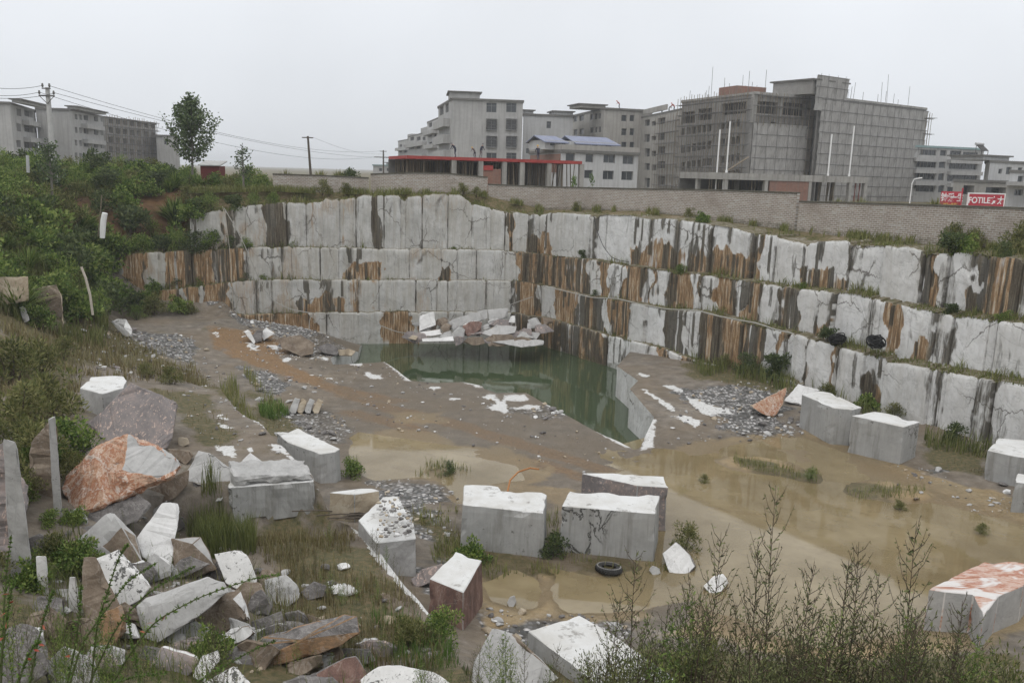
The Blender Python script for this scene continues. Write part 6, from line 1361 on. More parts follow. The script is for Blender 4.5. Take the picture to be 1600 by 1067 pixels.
def tangle(label, px, py, d, r):
    c = D(px, py, d); mb = MB()
    for k in range(26):
        p = []; ph = rng.uniform(0, 6.28, 4); q = rng.uniform(.3, .85) * r; e1 = rng.normal(size=3); e1 /= np.linalg.norm(e1); e2 = np.cross(e1, rng.normal(size=3)); e2 /= np.linalg.norm(e2); e1 = e1 * rng.uniform(.6, 1)
        for t in np.linspace(0, 6.28, 26): p.append(tuple((np.array([0, 0, r * .5]) + q * (math.cos(t) * e1 * (1 + .25 * math.sin(2 * t + ph[0])) + math.sin(t) * e2)) * np.array([1.15, .9, .8])))
        mb.tube(p, .024, 5)
    
    o = mb.build('cable_coil', M_JUNK); o.location = tuple(map(float, c)); tag(o, label, 'cable coil', 'black coils on the right ledge', 'thing')
tangle('black tangle of cable on the right ledge, left of two', 1308, 536, 40.4, .52)
tangle('black tangle of cable on the right ledge by the orange streak, right of two', 1368, 541, 38.4, .55)
M_HOSE = simple('grey_hose', (.34, .33, .30), rough=.6, var=.15, scale=3, bump=0); M_ROPE = simple('pale_rope', (.42, .38, .32), var=.2, scale=3, bump=0)
def hose(label, pts, line, out, r, mat, name='hose', cat='hose'):
    a = np.array(pts, float); n = len(a); u = np.arange(n); uu = np.linspace(0, n - 1, (n - 1) * 6 + 1)
    px = np.interp(uu, u, a[:, 0]); py = np.interp(uu, u, a[:, 1]); k = np.array([.25, .5, .25])
    for _ in range(3): px[1:-1] = np.convolve(px, k, 'valid'); py[1:-1] = np.convolve(py, k, 'valid')
    q, nr = plan_hit(px, py, line); q[:, 0] += nr[:, 0] * out; q[:, 1] += nr[:, 1] * out
    mb = MB(); mb.tube([tuple(v) for v in q], r, 6); return tag(mb.build(name, mat), label, cat, 'hoses and lines on the quarry walls')
hose('long pale hose sagging along the ledge of the right wall', [(850, 447), (872, 451), (906, 459), (930, 465), (970, 466), (1000, 474), (1047, 483), (1094, 484), (1120, 492), (1162, 500), (1187, 504), (1215, 514), (1244, 520), (1248, 528)], LINES[3], .25, .035, M_HOSE)
hose('grey hose looping across the lower left wall to the pond', [(352, 325), (370, 355), (385, 385), (402, 425), (415, 452), (430, 470), (455, 482), (490, 488), (530, 489), (565, 491), (590, 505), (620, 517), (655, 521)], LINES[4], .45, .03, M_HOSE)
hose('thin straight line hanging down the left wall', [(350, 322), (356, 350), (361, 390), (364, 430), (366, 485)], LINES[4], .5, .02, M_ROPE)
hose('thin dark cable drooping over the upper right wall', [(930, 338), (935, 360), (945, 385), (958, 402), (970, 407), (985, 409)], LINES[1], .15, .022, M_WIRE)
hose('pale hose end running up from the corner heap', [(690, 530), (705, 518), (740, 497), (770, 485), (800, 472), (830, 462)], LINES[4], .6, .025, M_HOSE)
hose('short white hose dropping from the left ledge to the rubble', [(488, 489), (484, 500), (485, 520), (484, 530)], LINES[4], .5, .03, M_HOSE)
def stick(label, pts, d, r, mat, name, cat, group=None):
    q = [tuple(map(float, D(x, y, dd))) for (x, y), dd in zip(pts, d if isinstance(d, (list, tuple)) else [d] * len(pts))]; c = q[-1]; mb = MB(); mb.tube([tuple(np.array(v) - c) for v in q], r, 7); o = mb.build(name, mat); o.location = c; return tag(o, label, cat, group)
stick('white bent plastic strip standing on the left hillside', [(164, 333), (161.5, 345), (160.5, 358), (160, 372)], 51.5, [.16, .17, .17, .15], M_WHITEP, 'plastic_strip', 'strip')
stick('thin leaning pole beside the white strip on the hillside', [(159, 305), (157, 330), (153, 370)], 51.8, .03, M_BAMBOO, 'bare_pole', 'pole')
stick('pale curved bamboo leaning over the tan slab', [(44, 441), (70, 455), (90, 480), (104, 510)], [float(ground_hit(104, 512)[1]) + .9, float(ground_hit(104, 512)[1]) + .5, float(ground_hit(104, 512)[1]) + .2, float(ground_hit(104, 512)[1])], .07, M_ROPE, 'bamboo_stem', 'bamboo')
stick('bare pale bamboo stem curving up in front of the left bushes', [(127, 417), (134, 435), (141, 462), (145, 492)], 40.0, .06, M_ROPE, 'bamboo_stem', 'bamboo')
stick('short grey post at the left edge before the town', [(43, 243), (44, 270)], 56.0, .1, M_PALE, 'short_post', 'post')
stick('orange hose curving out of the mud behind the notched block', [(793, 768), (797, 750), (810, 737), (828, 731), (842, 733)], [26.3, 26.9, 27.4, 27.7, 27.5], .03, simple('orange_hose', (.36, .16, .06), var=.15, bump=0), 'orange_hose', 'hose')
for k in range(9):
    a = P(520 + rng.uniform(-30, 30), 800 + rng.uniform(-5, 12), P2Z + .1); b = a + np.array([rng.uniform(.8, 1.6) * rng.choice([-1, 1]), rng.uniform(-.3, .3), rng.uniform(-.02, .12)]); mb = MB(); mb.tube([tuple(v - a) for v in (a, (a + b) / 2 + np.array([0, 0, .05]), b)], .02, 5); o = mb.build('dry_stick', M_WOOD); o.location = tuple(map(float, a)); tag(o, 'dry brown stick in the heap of twigs before the small beige block', 'stick', 'dry sticks on the shelf')

# ------------------------------------------------------------------ loose stones
def pebble_mesh(seed, mats, name='loose_stone', sub=1):
    bm = bmesh.new(); bmesh.ops.create_icosphere(bm, subdivisions=sub + 1, radius=.5); r = np.random.default_rng(seed)
    for k in range(9):
        ax = Vector(r.normal(size=3)).normalized(); h = r.uniform(.22, .40)
        for v in bm.verts:
            d = v.co.dot(ax)
            if d > h: v.co -= ax * (d - h)
    s = r.uniform(.6, 1.2, 3)
    for v in bm.verts: v.co = Vector((v.co.x * s[0], v.co.y * s[1], v.co.z * s[2] * .75)) + Vector((1, 1, 1)) * 0.02 * mnoise.noise(v.co * 5)
    me = bpy.data.meshes.new(name); bm.to_mesh(me); bm.free()
    for m in mats: me.materials.append(m)
    me.polygons.foreach_set('use_smooth', np.zeros(len(me.polygons), bool)); return me
PEB = [pebble_mesh(40 + k, [m]) for k, m in enumerate((S_GREY, S_WHITE, S_TAN, S_DARK, S_PINK, S_BROWN))]
STONE_AREAS = [((560, 790), (1.2, .5), 26, P2Z * 0, 'loose stone on the rubble strip between the shelf and the left puddle', (600, 640, 770, 870)), ((0, 0), 0, 22, 0, 'loose stone on the grey rubble along the far left floor', (370, 560, 500, 545)),
  ((0, 0), 0, 26, 0, 'loose stone on the rubble strip right of the left shelf', (400, 540, 590, 690)), ((0, 0), 0, 20, 0, 'loose stone on the gravel below the right wall', (1110, 1260, 630, 680)), ((0, 0), 0, 12, 0, 'loose stone at the gravel spit by the right edge', (1400, 1590, 725, 800)),
  ((0, 0), 0, 14, 0, 'loose stone on the floor rim by the pond', (790, 890, 628, 655)), ((0, 0), 0, 24, 0, 'loose stone on the left bank below the hill', (90, 330, 510, 590)), ((0, 0), 0, 26, 0, 'loose stone among the weeds near the tumbled pile', (380, 680, 880, 1030)), ((0, 0), 0, 18, 0, 'loose stone near the bottom of the quarry floor', (760, 1000, 945, 1010))]
for _, _, n, _, lab, (x0, x1, y0, y1) in STONE_AREAS:
    for k in range(n):
        px, py = rng.uniform(x0, x1), rng.uniform(y0, y1); g = ground_hit(px, py)
        if inpoly(g[0], g[1], PIT) or g[2] < .0: continue
        me = PEB[rng.choice(6, p=[.36, .12, .18, .18, .08, .08])]; o = bpy.data.objects.new('loose_stone', me); COL.objects.link(o); s = rng.uniform(.16, .42) * (1.25 if g[1] > 30 else 1); o.scale = (s * rng.uniform(.8, 1.4), s, s * rng.uniform(.6, 1)); o.location = (float(g[0]), float(g[1]), float(g[2]) + s * .12); o.rotation_euler = (rng.uniform(-.4, .4), rng.uniform(-.4, .4), rng.uniform(0, 6)); tag(o, lab, 'stone', lab.replace('loose stone', 'loose stones'))
# rubble: far too many to count
def rubble():
    base = []
    for k in range(6):
        me = pebble_mesh(90 + k, [S_GREY], sub=0); v = np.empty(len(me.vertices) * 3, np.float32); me.vertices.foreach_get('co', v); f = np.array([p.vertices[:] for p in me.polygons]); base.append((v.reshape(-1, 3), f))
    V = []; F = []; M = []; off = 0
    areas = [(p, 11) for p in GRAV] + [(W(0, (330, 520), (560, 560), (850, 650), (1000, 710), (950, 760), (700, 690), (450, 640)), 2.2), (W(0, (1000, 690), (1090, 610), (1240, 620), (1260, 680), (1090, 700)), 4), (W(1.5, (100, 520), (330, 520), (420, 660), (480, 735), (300, 700), (280, 600), (120, 590)), 3.5), (W(2.0, (100, 780), (300, 760), (420, 880), (560, 960), (560, 1060), (60, 1060)), 7)] + [(W(.2, (360, 500), (470, 498), (560, 532), (545, 548), (440, 560), (380, 540)), 8), (W(P2Z, (380, 930), (520, 960), (680, 990), (660, 1050), (420, 1050)), 5), (W(1.6, (592, 786), (622, 776), (645, 815), (645, 836), (590, 842)), 90), (W(0, (745, 960), (1000, 960), (1050, 1010), (760, 1020)), 6), (W(.4, (840, 995), (900, 985), (950, 1010), (900, 1040)), 14)]
    for p, dens in areas:
        q = np.array(p); x0, y0 = q.min(0); x1, y1 = q.max(0); n = int((x1 - x0) * (y1 - y0) * dens); n = min(n, 2200)
        x = rng.uniform(x0, x1, n); y = rng.uniform(y0, y1, n); k = inpoly(x, y, p) & ~inpoly(x, y, PIT); x, y = x[k], y[k]; h = h_at(x, y)
        if dens == 90: h = h * 0 + 1.62
        s = .05 + .20 * rng.random(len(x)) ** 3
        for i in range(len(x)):
            v, f = base[rng.integers(6)]; a = rng.uniform(0, 6.28); c, sn = math.cos(a), math.sin(a); w = v * s[i] * np.array([rng.uniform(.8, 1.6), 1, rng.uniform(.6, 1.1)])
            w = np.stack([w[:, 0] * c - w[:, 1] * sn, w[:, 0] * sn + w[:, 1] * c, w[:, 2]], 1) + np.array([x[i], y[i], h[i] + s[i] * .1]); V.append(w); F.append(f + off); off += len(v); M.append(np.full(len(f), rng.choice(4, p=[.42, .09, .32, .17])))
    o = mesh_np('rubble', np.concatenate(V), np.concatenate(F), None, fmat=np.concatenate(M), mats=[S_GREY, S_WHITE, S_DARK, S_TAN]); tag(o, 'broken marble rubble scattered over the quarry floor', 'rubble', kind='stuff')
rubble()

# ------------------------------------------------------------------ people on the roofs
def person(label, loc, facing, height, cloth, legs, hat, bend=.5, group='workers on the roofs'):
    s = height / 1.65; J = [(0, 0, .86), (0, .10 * bend, 1.12), (0, .30 * bend, 1.36 - .06 * bend), (0, .40 * bend, 1.48 - .10 * bend), (0, .46 * bend, 1.60 - .14 * bend)]
    J += [(.10, 0, .82), (.12, .10, .46), (.12, -.03, .05), (.12, .12, .03), (-.10, 0, .82), (-.12, .02, .45), (-.13, -.12, .05), (-.13, .05, .03)]
    J += [(.20, .28 * bend, 1.33), (.27, .30 * bend + .06, 1.07), (.23, .34 * bend + .22, .87), (-.20, .28 * bend, 1.33), (-.27, .30 * bend + .04, 1.07), (-.22, .34 * bend + .20, .87)]
    E = [(0, 1), (1, 2), (2, 3), (3, 4), (0, 5), (5, 6), (6, 7), (7, 8), (0, 9), (9, 10), (10, 11), (11, 12), (2, 13), (13, 14), (14, 15), (2, 16), (16, 17), (17, 18)]
    rad = [.14, .14, .13, .055, .10, .095, .065, .045, .04, .095, .065, .045, .04, .065, .048, .035, .065, .048, .035]
    me = bpy.data.meshes.new('person'); me.from_pydata([(x * s, y * s, z * s) for x, y, z in J], E, []); o = bpy.data.objects.new('person', me); COL.objects.link(o)
    m = o.modifiers.new('s', 'SKIN'); m.use_smooth_shade = True
    for v, r in zip(me.skin_vertices[0].data, rad): v.radius = (r * s, r * s)
    me.skin_vertices[0].data[0].use_root = True; o.modifiers.new('u', 'SUBSURF').levels = 1
    dg = bpy.context.evaluated_depsgraph_get(); dg.update(); nm = bpy.data.meshes.new_from_object(o.evaluated_get(dg)); o.modifiers.clear(); o.data = nm
    for mm in (cloth, legs, M_SKIN): nm.materials.append(mm)
    for p in nm.polygons: p.material_index = 1 if p.center.z < .84 * s else (2 if p.center.z > 1.40 * s - .1 * bend * s and abs(p.center.x) < .14 * s else 0)
    o.location = loc; o.rotation_euler = (0, 0, facing); tag(o, label, 'person', group)
    bm = bmesh.new(); bmesh.ops.create_uvsphere(bm, u_segments=10, v_segments=6, radius=.15 * s)
    for v in bm.verts:
        if v.co.z < 0: v.co.z *= .15; v.co.x *= 1.2; v.co.y *= 1.2
    hm = bpy.data.meshes.new('helmet'); bm.to_mesh(hm); bm.free(); hm.materials.append(hat); h = bpy.data.objects.new('helmet', hm); COL.objects.link(h); h.parent = o; h.location = (0, .47 * bend * s, (1.65 - .14 * bend) * s)
M_SKIN = simple('skin', (.28, .17, .12), var=.05, bump=0); M_NAVY = simple('navy_cloth', (.03, .035, .055), var=.2, bump=0); M_GREYC = simple('grey_cloth', (.14, .14, .14), var=.2, bump=0); M_REDC = simple('red_cloth', (.30, .05, .04), var=.1, bump=0); M_BLUEC = simple('blue_cloth', (.10, .13, .22), var=.1, bump=0); M_HATR = simple('red_helmet', (.45, .06, .04), var=.05, bump=0); M_HATY = simple('yellow_helmet', (.5, .33, .08), var=.05, bump=0)
def on_face(F, x, z, out): u = F.hit(x, 240)[0]; return F.pt(u, z, out)
person('person in dark clothes bending on the red slab, left end', on_face(kF, 716, kz, -1.2), 1.2, 1.5, M_NAVY, M_NAVY, M_GREYC, 1.1)
person('person crouched in grey on the red slab, left of the middle pair', on_face(kF, 748, kz, -1.5), 2.4, 1.15, M_GREYC, M_NAVY, M_HATY, 1.3)
person('person in black standing on the red slab beside the grey one', on_face(kF, 757, kz, -1.4), -1.0, 1.5, M_NAVY, M_GREYC, M_GREYC, .6)
person('person standing on the red slab near the blue roofed house', on_face(kF, 846, kz, -1.0), .5, 1.5, M_NAVY, M_NAVY, M_HATY, .4)
person('person in blue bending on the roof of the thinly netted block', on_face(hD.faces[0], 1019, hD.z1 + .36, -1.5), 1.9, 1.5, M_BLUEC, M_NAVY, M_HATR, 1.3)
person('person in grey with a red helmet on the netted block roof, middle of three', on_face(hD.faces[0], 1029, hD.z1 + .36, -1.5), -1.4, 1.5, M_GREYC, M_GREYC, M_HATR, 1.2)
person('person in red bending at the right end of the netted block roof', on_face(hD.faces[0], 1037, hD.z1 + .36, -1.5), 1.5, 1.6, M_REDC, M_NAVY, M_HATR, 1.2)
person('person in red bending on the roof of the block with the stair tower', on_face(hC.faces[1], 967, hC.z1 + .36, -1.0), 1.5, 1.6, M_REDC, M_NAVY, M_HATR, 1.2)
# ------------------------------------------------------------------ plants
def leaf_material(name, stops, rough=.65, trans=.25):
    n = NT(name, rough, .25); a = n.attr('lv'); r = n.rand(); p = n.pos(); q = n.noise(p, .9, 3, .6)
    f = n.m('ADD', n.m('MULTIPLY', a, .62), n.m('ADD', n.m('MULTIPLY', r, .14), n.m('MULTIPLY', q, .30)))
    c = n.ramp(f, stops); n.col(c)
    d = n.t.nodes.new('ShaderNodeBsdfTranslucent'); n.put(d.inputs[0], c); mx = n.t.nodes.new('ShaderNodeMixShader'); mx.inputs[0].default_value = trans
    n.t.links.new(n.b.outputs[0], mx.inputs[1]); n.t.links.new(d.outputs[0], mx.inputs[2]); n.t.links.new(mx.outputs[0], n.out.inputs['Surface']); return n.mat
L_GREEN = leaf_material('green_leaf', [(.2, (.040, .074, .015)), (.45, (.098, .162, .032)), (.65, (.175, .24, .056)), (.85, (.28, .32, .095))])
L_DARK = leaf_material('dark_leaf', [(.2, (.030, .048, .018)), (.5, (.066, .095, .034)), (.8, (.14, .17, .065))])
L_OLIVE = leaf_material('olive_leaf', [(.2, (.045, .055, .016)), (.45, (.105, .12, .035)), (.65, (.175, .18, .06)), (.85, (.25, .235, .10))])
L_TREE = leaf_material('poplar_leaf', [(.2, (0.033, 0.054, 0.024)), (.5, (0.075, 0.112, 0.048)), (.8, (0.150, 0.195, 0.090))])
L_GRASS = leaf_material('grass_blade', [(.18, (.048, .062, .018)), (.42, (.115, .135, .040)), (.62, (.19, .20, .068)), (.8, (.29, .25, .115))])
L_DRY = leaf_material('dry_weed', [(.18, (.07, .052, .027)), (.42, (.15, .115, .052)), (.62, (.16, .155, .06)), (.8, (.28, .235, .13))])
L_WEED = leaf_material('weed_leaf', [(.18, (.045, .048, .026)), (.45, (.095, .108, .045)), (.68, (.15, .175, .068)), (.85, (.24, .26, .11))])
L_SEED = leaf_material('brown_seed', [(.2, (0.053, 0.033, 0.024)), (.6, (0.128, 0.083, 0.057)), (.85, (0.195, 0.135, 0.090))])
L_LIME = leaf_material('bright_grass', [(.2, (0.046, 0.085, 0.016)), (.6, (0.098, 0.169, 0.033)), (.85, (0.169, 0.247, 0.065))])
L_RED = leaf_material('red_leaf', [(.2, (.30, .06, .04)), (.8, (.48, .16, .10))])
M_TWIG = simple('brown_twig', (.075, .055, .04), var=.35, scale=6, bump=0)
M_STEM = simple('green_stem', (.085, .10, .04), var=.3, scale=6, bump=0)
M_BARK = simple('grey_bark', (.15, .14, .12), var=.3, scale=5)

class Leaves:
    def __init__(self): self.P = []; self.D = []; self.L = []; self.W = []; self.M = []
    def add(self, p, d, l, w, m=0): self.P.append(p); self.D.append(d); self.L.append(l); self.W.append(w); self.M.append(m)
    def arrays(self, r, nm=1):
        P_ = np.array(self.P, float); D_ = np.array(self.D, float); D_ /= np.linalg.norm(D_, axis=1)[:, None] + 1e-9; L_ = np.array(self.L)[:, None]; W_ = np.array(self.W)[:, None]
        s = np.cross(D_, r.normal(size=D_.shape)); s /= np.linalg.norm(s, axis=1)[:, None] + 1e-9; u = np.cross(s, D_)
        v = np.stack([P_, P_ + D_ * L_ * .5 + s * W_ * .5 + u * W_ * .12, P_ + D_ * L_, P_ + D_ * L_ * .5 - s * W_ * .5 + u * W_ * .12], 1)
        n = len(P_); f = np.arange(n * 4).reshape(n, 4); return v.reshape(-1, 3), f, np.repeat(r.random(n), 4), np.array(self.M)

def plant_mesh(name, leaves, stems, mats, seed, stem_mat_index=0):
    """one mesh of leaf faces and stem tubes; mats[0] is the stem's"""
    r = np.random.default_rng(seed); v, f, lv, m = leaves.arrays(r)
    sv = np.array(stems.V, float).reshape(-1, 3); sf = [tuple(q) for q in stems.F]; n = len(sv)
    F = sf + [tuple(int(i) + n for i in q) for q in f]
    return mesh_np(name, np.concatenate([sv, v]) if n else v, F, None, {'lv': np.concatenate([np.full(n, .4), lv])}, None, False, False, np.concatenate([np.full(len(sf), stem_mat_index), m + 1]).astype(int), mats)

def shrub_mesh(seed, leafmat, n=1100, leaf=.14, h=1.0, w=1.0, up=.4, clumps=14, stem=True, aspect=.55):
    r = np.random.default_rng(seed); L = Leaves(); S = MB(); c = []
    for k in range(clumps):
        a = r.uniform(0, 6.28); q = r.uniform(0, 1) ** .6; z = r.uniform(.15, 1.0) * h; rad = w * .5 * q * (1 - .45 * (z / h) ** 2)
        c.append((rad * math.cos(a), rad * math.sin(a), z * r.uniform(.75, 1.05)))
    if stem:
        for q in c[:9]: S.tube([(q[0] * .1, q[1] * .1, -.1), (q[0] * .55, q[1] * .55, q[2] * .5), q], [.018, .012, .005], 4)
    for i in range(n):
        q = c[r.integers(len(c))]; s = w * .17; o = r.normal(size=3); o /= np.linalg.norm(o); rr = s * r.uniform(.35, 1.15)
        p = (q[0] + o[0] * rr, q[1] + o[1] * rr, max(.02, q[2] + o[2] * rr * .8)); d = o * .8 + r.normal(size=3) * .5 + np.array([0, 0, up]); l = leaf * r.uniform(.6, 1.3)
        L.add(p, d, l, l * aspect)
    return plant_mesh('shrub', L, S, [M_TWIG, leafmat], seed)

def reed_mesh(seed, mat, n=170, h=1.0, spread=.55, width=.035, droop=.5, name='reed_clump'):
    r = np.random.default_rng(seed); V = []; F = []; LV = []
    for i in range(n):
        a = r.uniform(0, 6.28); hh = h * r.uniform(.55, 1.05); out = spread * r.uniform(.15, 1.0); q = np.array([math.cos(a), math.sin(a), 0]); s = np.array([-q[1], q[0], 0]); b0 = q * r.uniform(0, .16) * spread; lv = r.random(); base = len(V)
        for t in (0, .35, .7, 1.0):
            z = hh * (t - droop * .55 * t * t * out / spread); p = b0 + q * out * t ** 1.6 + np.array([0, 0, z]); w = width * (1 - t) ** .6 + .002
            V += [p - s * w, p + s * w]; LV += [lv, lv]
        for k in range(3): F.append((base + 2 * k, base + 2 * k + 1, base + 2 * k + 3, base + 2 * k + 2))
    return mesh_np(name, np.array(V), np.array(F), mat, {'lv': np.array(LV)}, link=False)

def put(me, name, loc, s, rz, label, cat, group=None, sz=None):
    o = bpy.data.objects.new(name, me); COL.objects.link(o); o.location = tuple(map(float, loc)); o.scale = (s, s, sz or s); o.rotation_euler = (0, 0, rz); return tag(o, label, cat, group)

SH_G = [shrub_mesh(200 + k, L_GREEN, 1500, (.10, .13, .085, .11)[k], 1.0, 1.3, (.3, .5, .8, .1)[k], 20, True, (.5, .6, .28, .45)[k]) for k in range(4)]
SH_D = [shrub_mesh(220 + k, L_DARK, 1300, (.11, .09, .13)[k], 1.0, 1.25, .4, 18) for k in range(3)]
SH_O = [shrub_mesh(240 + k, L_OLIVE, 1500, .11, 1.0, 1.2, .7, 18, True, .3) for k in range(3)]
RD_G = [reed_mesh(260 + k, L_GRASS) for k in range(3)]; RD_T = [reed_mesh(270 + k, L_GREEN, 200, 1.0, .8, .03, .8) for k in range(2)]

# ---- grass and weeds nobody could count
def blades(name, x, y, z, h, wid, mat, label, lean=.35, lv=None, seed=1):
    r = np.random.default_rng(seed); n = len(x); a = r.uniform(0, 6.28, n); q = np.stack([np.cos(a), np.sin(a)], 1); s = np.stack([-q[:, 1], q[:, 0]], 1); l = (h * lean * r.uniform(.1, 1.4, n))[:, None]; V = np.zeros((n, 5, 3)); c = np.stack([x, y], 1); wd = (wid * r.uniform(.6, 1.4, n))[:, None]
    V[:, 0, :2] = c - s * wd; V[:, 1, :2] = c + s * wd; V[:, 2, :2] = c + q * l * .35 - s * wd * .7; V[:, 3, :2] = c + q * l * .35 + s * wd * .7; V[:, 4, :2] = c + q * l
    V[:, 0, 2] = V[:, 1, 2] = z - .03; V[:, 2, 2] = V[:, 3, 2] = z + h * .55; V[:, 4, 2] = z + h * r.uniform(.85, 1.0, n)
    b = np.arange(n)[:, None] * 5; F = np.concatenate([b + np.array([0, 1, 3]), b + np.array([0, 3, 2]), b + np.array([2, 3, 4])]); LV = r.random(n) if lv is None else np.clip(lv + r.normal(0, .16, n), 0, 1)
    o = mesh_np(name, V.reshape(-1, 3), F, mat, {'lv': np.repeat(LV, 5)}); return tag(o, label, 'grass', kind='stuff')

def scatter(polys, dens, clump=1.0, thr=.42, seed=3):
    r = np.random.default_rng(seed); X = []; Y = []
    for p in polys:
        q = np.array(p); x0, y0 = q.min(0); x1, y1 = q.max(0); n = int(min((x1 - x0) * (y1 - y0) * dens, 90000)); x = r.uniform(x0, x1, n); y = r.uniform(y0, y1, n)
        k = inpoly(x, y, p) & ~inpoly(x, y, PIT); x, y = x[k], y[k]; c = fnoise(x * clump, y * clump, 3, seed) > thr + r.uniform(-.06, .06, len(x)); X.append(x[c]); Y.append(y[c])
    x, y = np.concatenate(X), np.concatenate(Y); return x, y, h_at(x, y)
def Wm(z, *px): return W(z, *px)
# dry weeds and short grass of the floor, the shelf and the bank
x, y, z = scatter(GREEN, 26, .9, .46, 5); k = z > .015; x, y, z = x[k], y[k], z[k]
blades('short_weeds', x, y, z, .10 + .22 * rng.random(len(x)) ** 2, .009, L_DRY, 'short brown green weeds on the quarry floor and shelf', .5)
SHELF = [W(P2Z, (380, 820), (540, 815), (650, 950), (690, 1000), (690, 1090), (420, 1090), (430, 930))]
x, y, z = scatter(SHELF, 190, 1.1, .44, 7); blades('shelf_weeds', x, y, z, .15 + .45 * rng.random(len(x)) ** 1.5, .008, L_DRY, 'tall thin brown green weeds on the near shelf', .35)
x, y, z = scatter([W(2.2, (90, 840), (300, 780), (400, 860), (560, 960), (580, 1080), (40, 1080))], 120, 1.3, .47, 17); blades('pile_weeds', x, y, z, .2 + .5 * rng.random(len(x)) ** 1.3, .007, L_GRASS, 'thin weeds and grass growing between the tumbled stones', .45, .45)
x, y, z = scatter([W(P2Z, (560, 960), (690, 985), (740, 1090), (480, 1090))], 180, 1.3, .40, 8); blades('shelf_weeds', x, y, z, .15 + .4 * rng.random(len(x)) ** 1.5, .009, L_LIME, 'fresh green weeds at the near end of the shelf', .4, .35)
x, y, z = scatter([W(1.5, (290, 800), (330, 770), (395, 800), (400, 850), (330, 870))], 420, 1.5, .30, 9); blades('dark_grass', x, y, z, .5 + .7 * rng.random(len(x)), .010, L_GRASS, 'tall dark green grass in front of the shelf end', .3, .25)
x, y, z = scatter([W(1.2, (340, 575), (362, 570), (405, 640), (420, 665), (398, 665), (360, 625)), W(.1, (378, 585), (400, 600), (440, 650), (425, 655))], 110, 1.2, .36, 10); blades('edge_grass', x, y, z, .3 + .7 * rng.random(len(x)), .014, L_GRASS, 'grass tufts along the far shelf edge', .35, .6)
x, y, z = scatter([W(.1, (403, 640), (440, 634), (452, 648), (430, 660), (408, 655))], 300, 2, .25, 11); blades('bright_grass', x, y, z, .25 + .35 * rng.random(len(x)), .012, L_LIME, 'bright green grass tuft in the ditch by the shelf', .5)
BLOCKG = [W(.05, (640, 800), (720, 850), (720, 872), (870, 880), (880, 860), (905, 872), (1035, 880), (1060, 850), (1085, 842), (1090, 862), (1050, 890), (900, 893), (740, 905), (660, 880)), W(.05, (540, 745), (560, 700), (572, 715), (560, 752)), W(.05, (645, 722), (745, 720), (800, 745), (760, 752), (650, 742)), W(.05, (1140, 715), (1285, 740), (1275, 754), (1150, 730)), W(.05, (1320, 765), (1450, 768), (1440, 782), (1330, 780)), W(.05, (850, 800), (872, 800), (875, 862), (853, 866)), W(.05, (655, 800), (715, 800), (720, 870), (655, 880))]
x, y, z = scatter(BLOCKG, 150, 1.1, .45, 12); k = z > -.05; x, y, z = x[k], y[k], np.maximum(z[k], 0); blades('floor_grass', x, y, z, .10 + .35 * rng.random(len(x)) ** 1.6, .010, L_GRASS, 'grass growing round the sawn blocks and puddles', .5, .55)
x, y, z = scatter([W(.5, (1070, 560), (1120, 566), (1180, 578), (1242, 596), (1240, 622), (1180, 600), (1100, 590)), W(.5, (1240, 600), (1390, 655), (1395, 680), (1330, 640), (1280, 618)), W(.35, (1440, 675), (1560, 700), (1545, 715), (1450, 695))], 70, .7, .40, 13); blades('foot_grass', x, y, z, .25 + .75 * rng.random(len(x)) ** 1.4, .020, L_GRASS, 'tall dark grass at the foot of the right wall', .4, .35)
BANK = [W(2.2, (-20, 490), (90, 500), (170, 500), (300, 520), (330, 560), (260, 575), (130, 590), (110, 690), (-20, 720))]
x, y, z = scatter(BANK, 50, .7, .42, 14); blades('bank_grass', x, y, z, .15 + .55 * rng.random(len(x)) ** 1.5, .016, L_DRY, 'brown green grass of the left bank', .5)
x, y, z = scatter([W(2.5, (-20, 440), (130, 440), (170, 485), (160, 515), (60, 520), (-20, 510))], 60, .6, .36, 15); blades('bank_grass', x, y, z, .4 + .8 * rng.random(len(x)), .024, L_GRASS, 'tall green grass on the left bank under the hillside', .4, .4)
x = rng.uniform(-48, -13, 120000); y = rng.uniform(38, 74, 120000); z = h_at(x, y); k = (z > 3.2) & (fnoise(x * .35, y * .35, 3, 31) > .44) & inpoly(x, y, LEFT_POLY); pp = proj(np.stack([x, y, z], 1)); k &= ~((pp[:, 0] > 90) & (pp[:, 0] < 330) & (pp[:, 1] > 290) & (pp[:, 1] < 375) & (fnoise(x * .5, y * .5, 3, 33) < .60)); x, y, z = x[k], y[k], z[k]
blades('hillside_grass', x, y, z, (.25 + .9 * rng.random(len(x)) ** 1.3), .024, L_GRASS, 'long grass covering the left hillside', .6, .4)
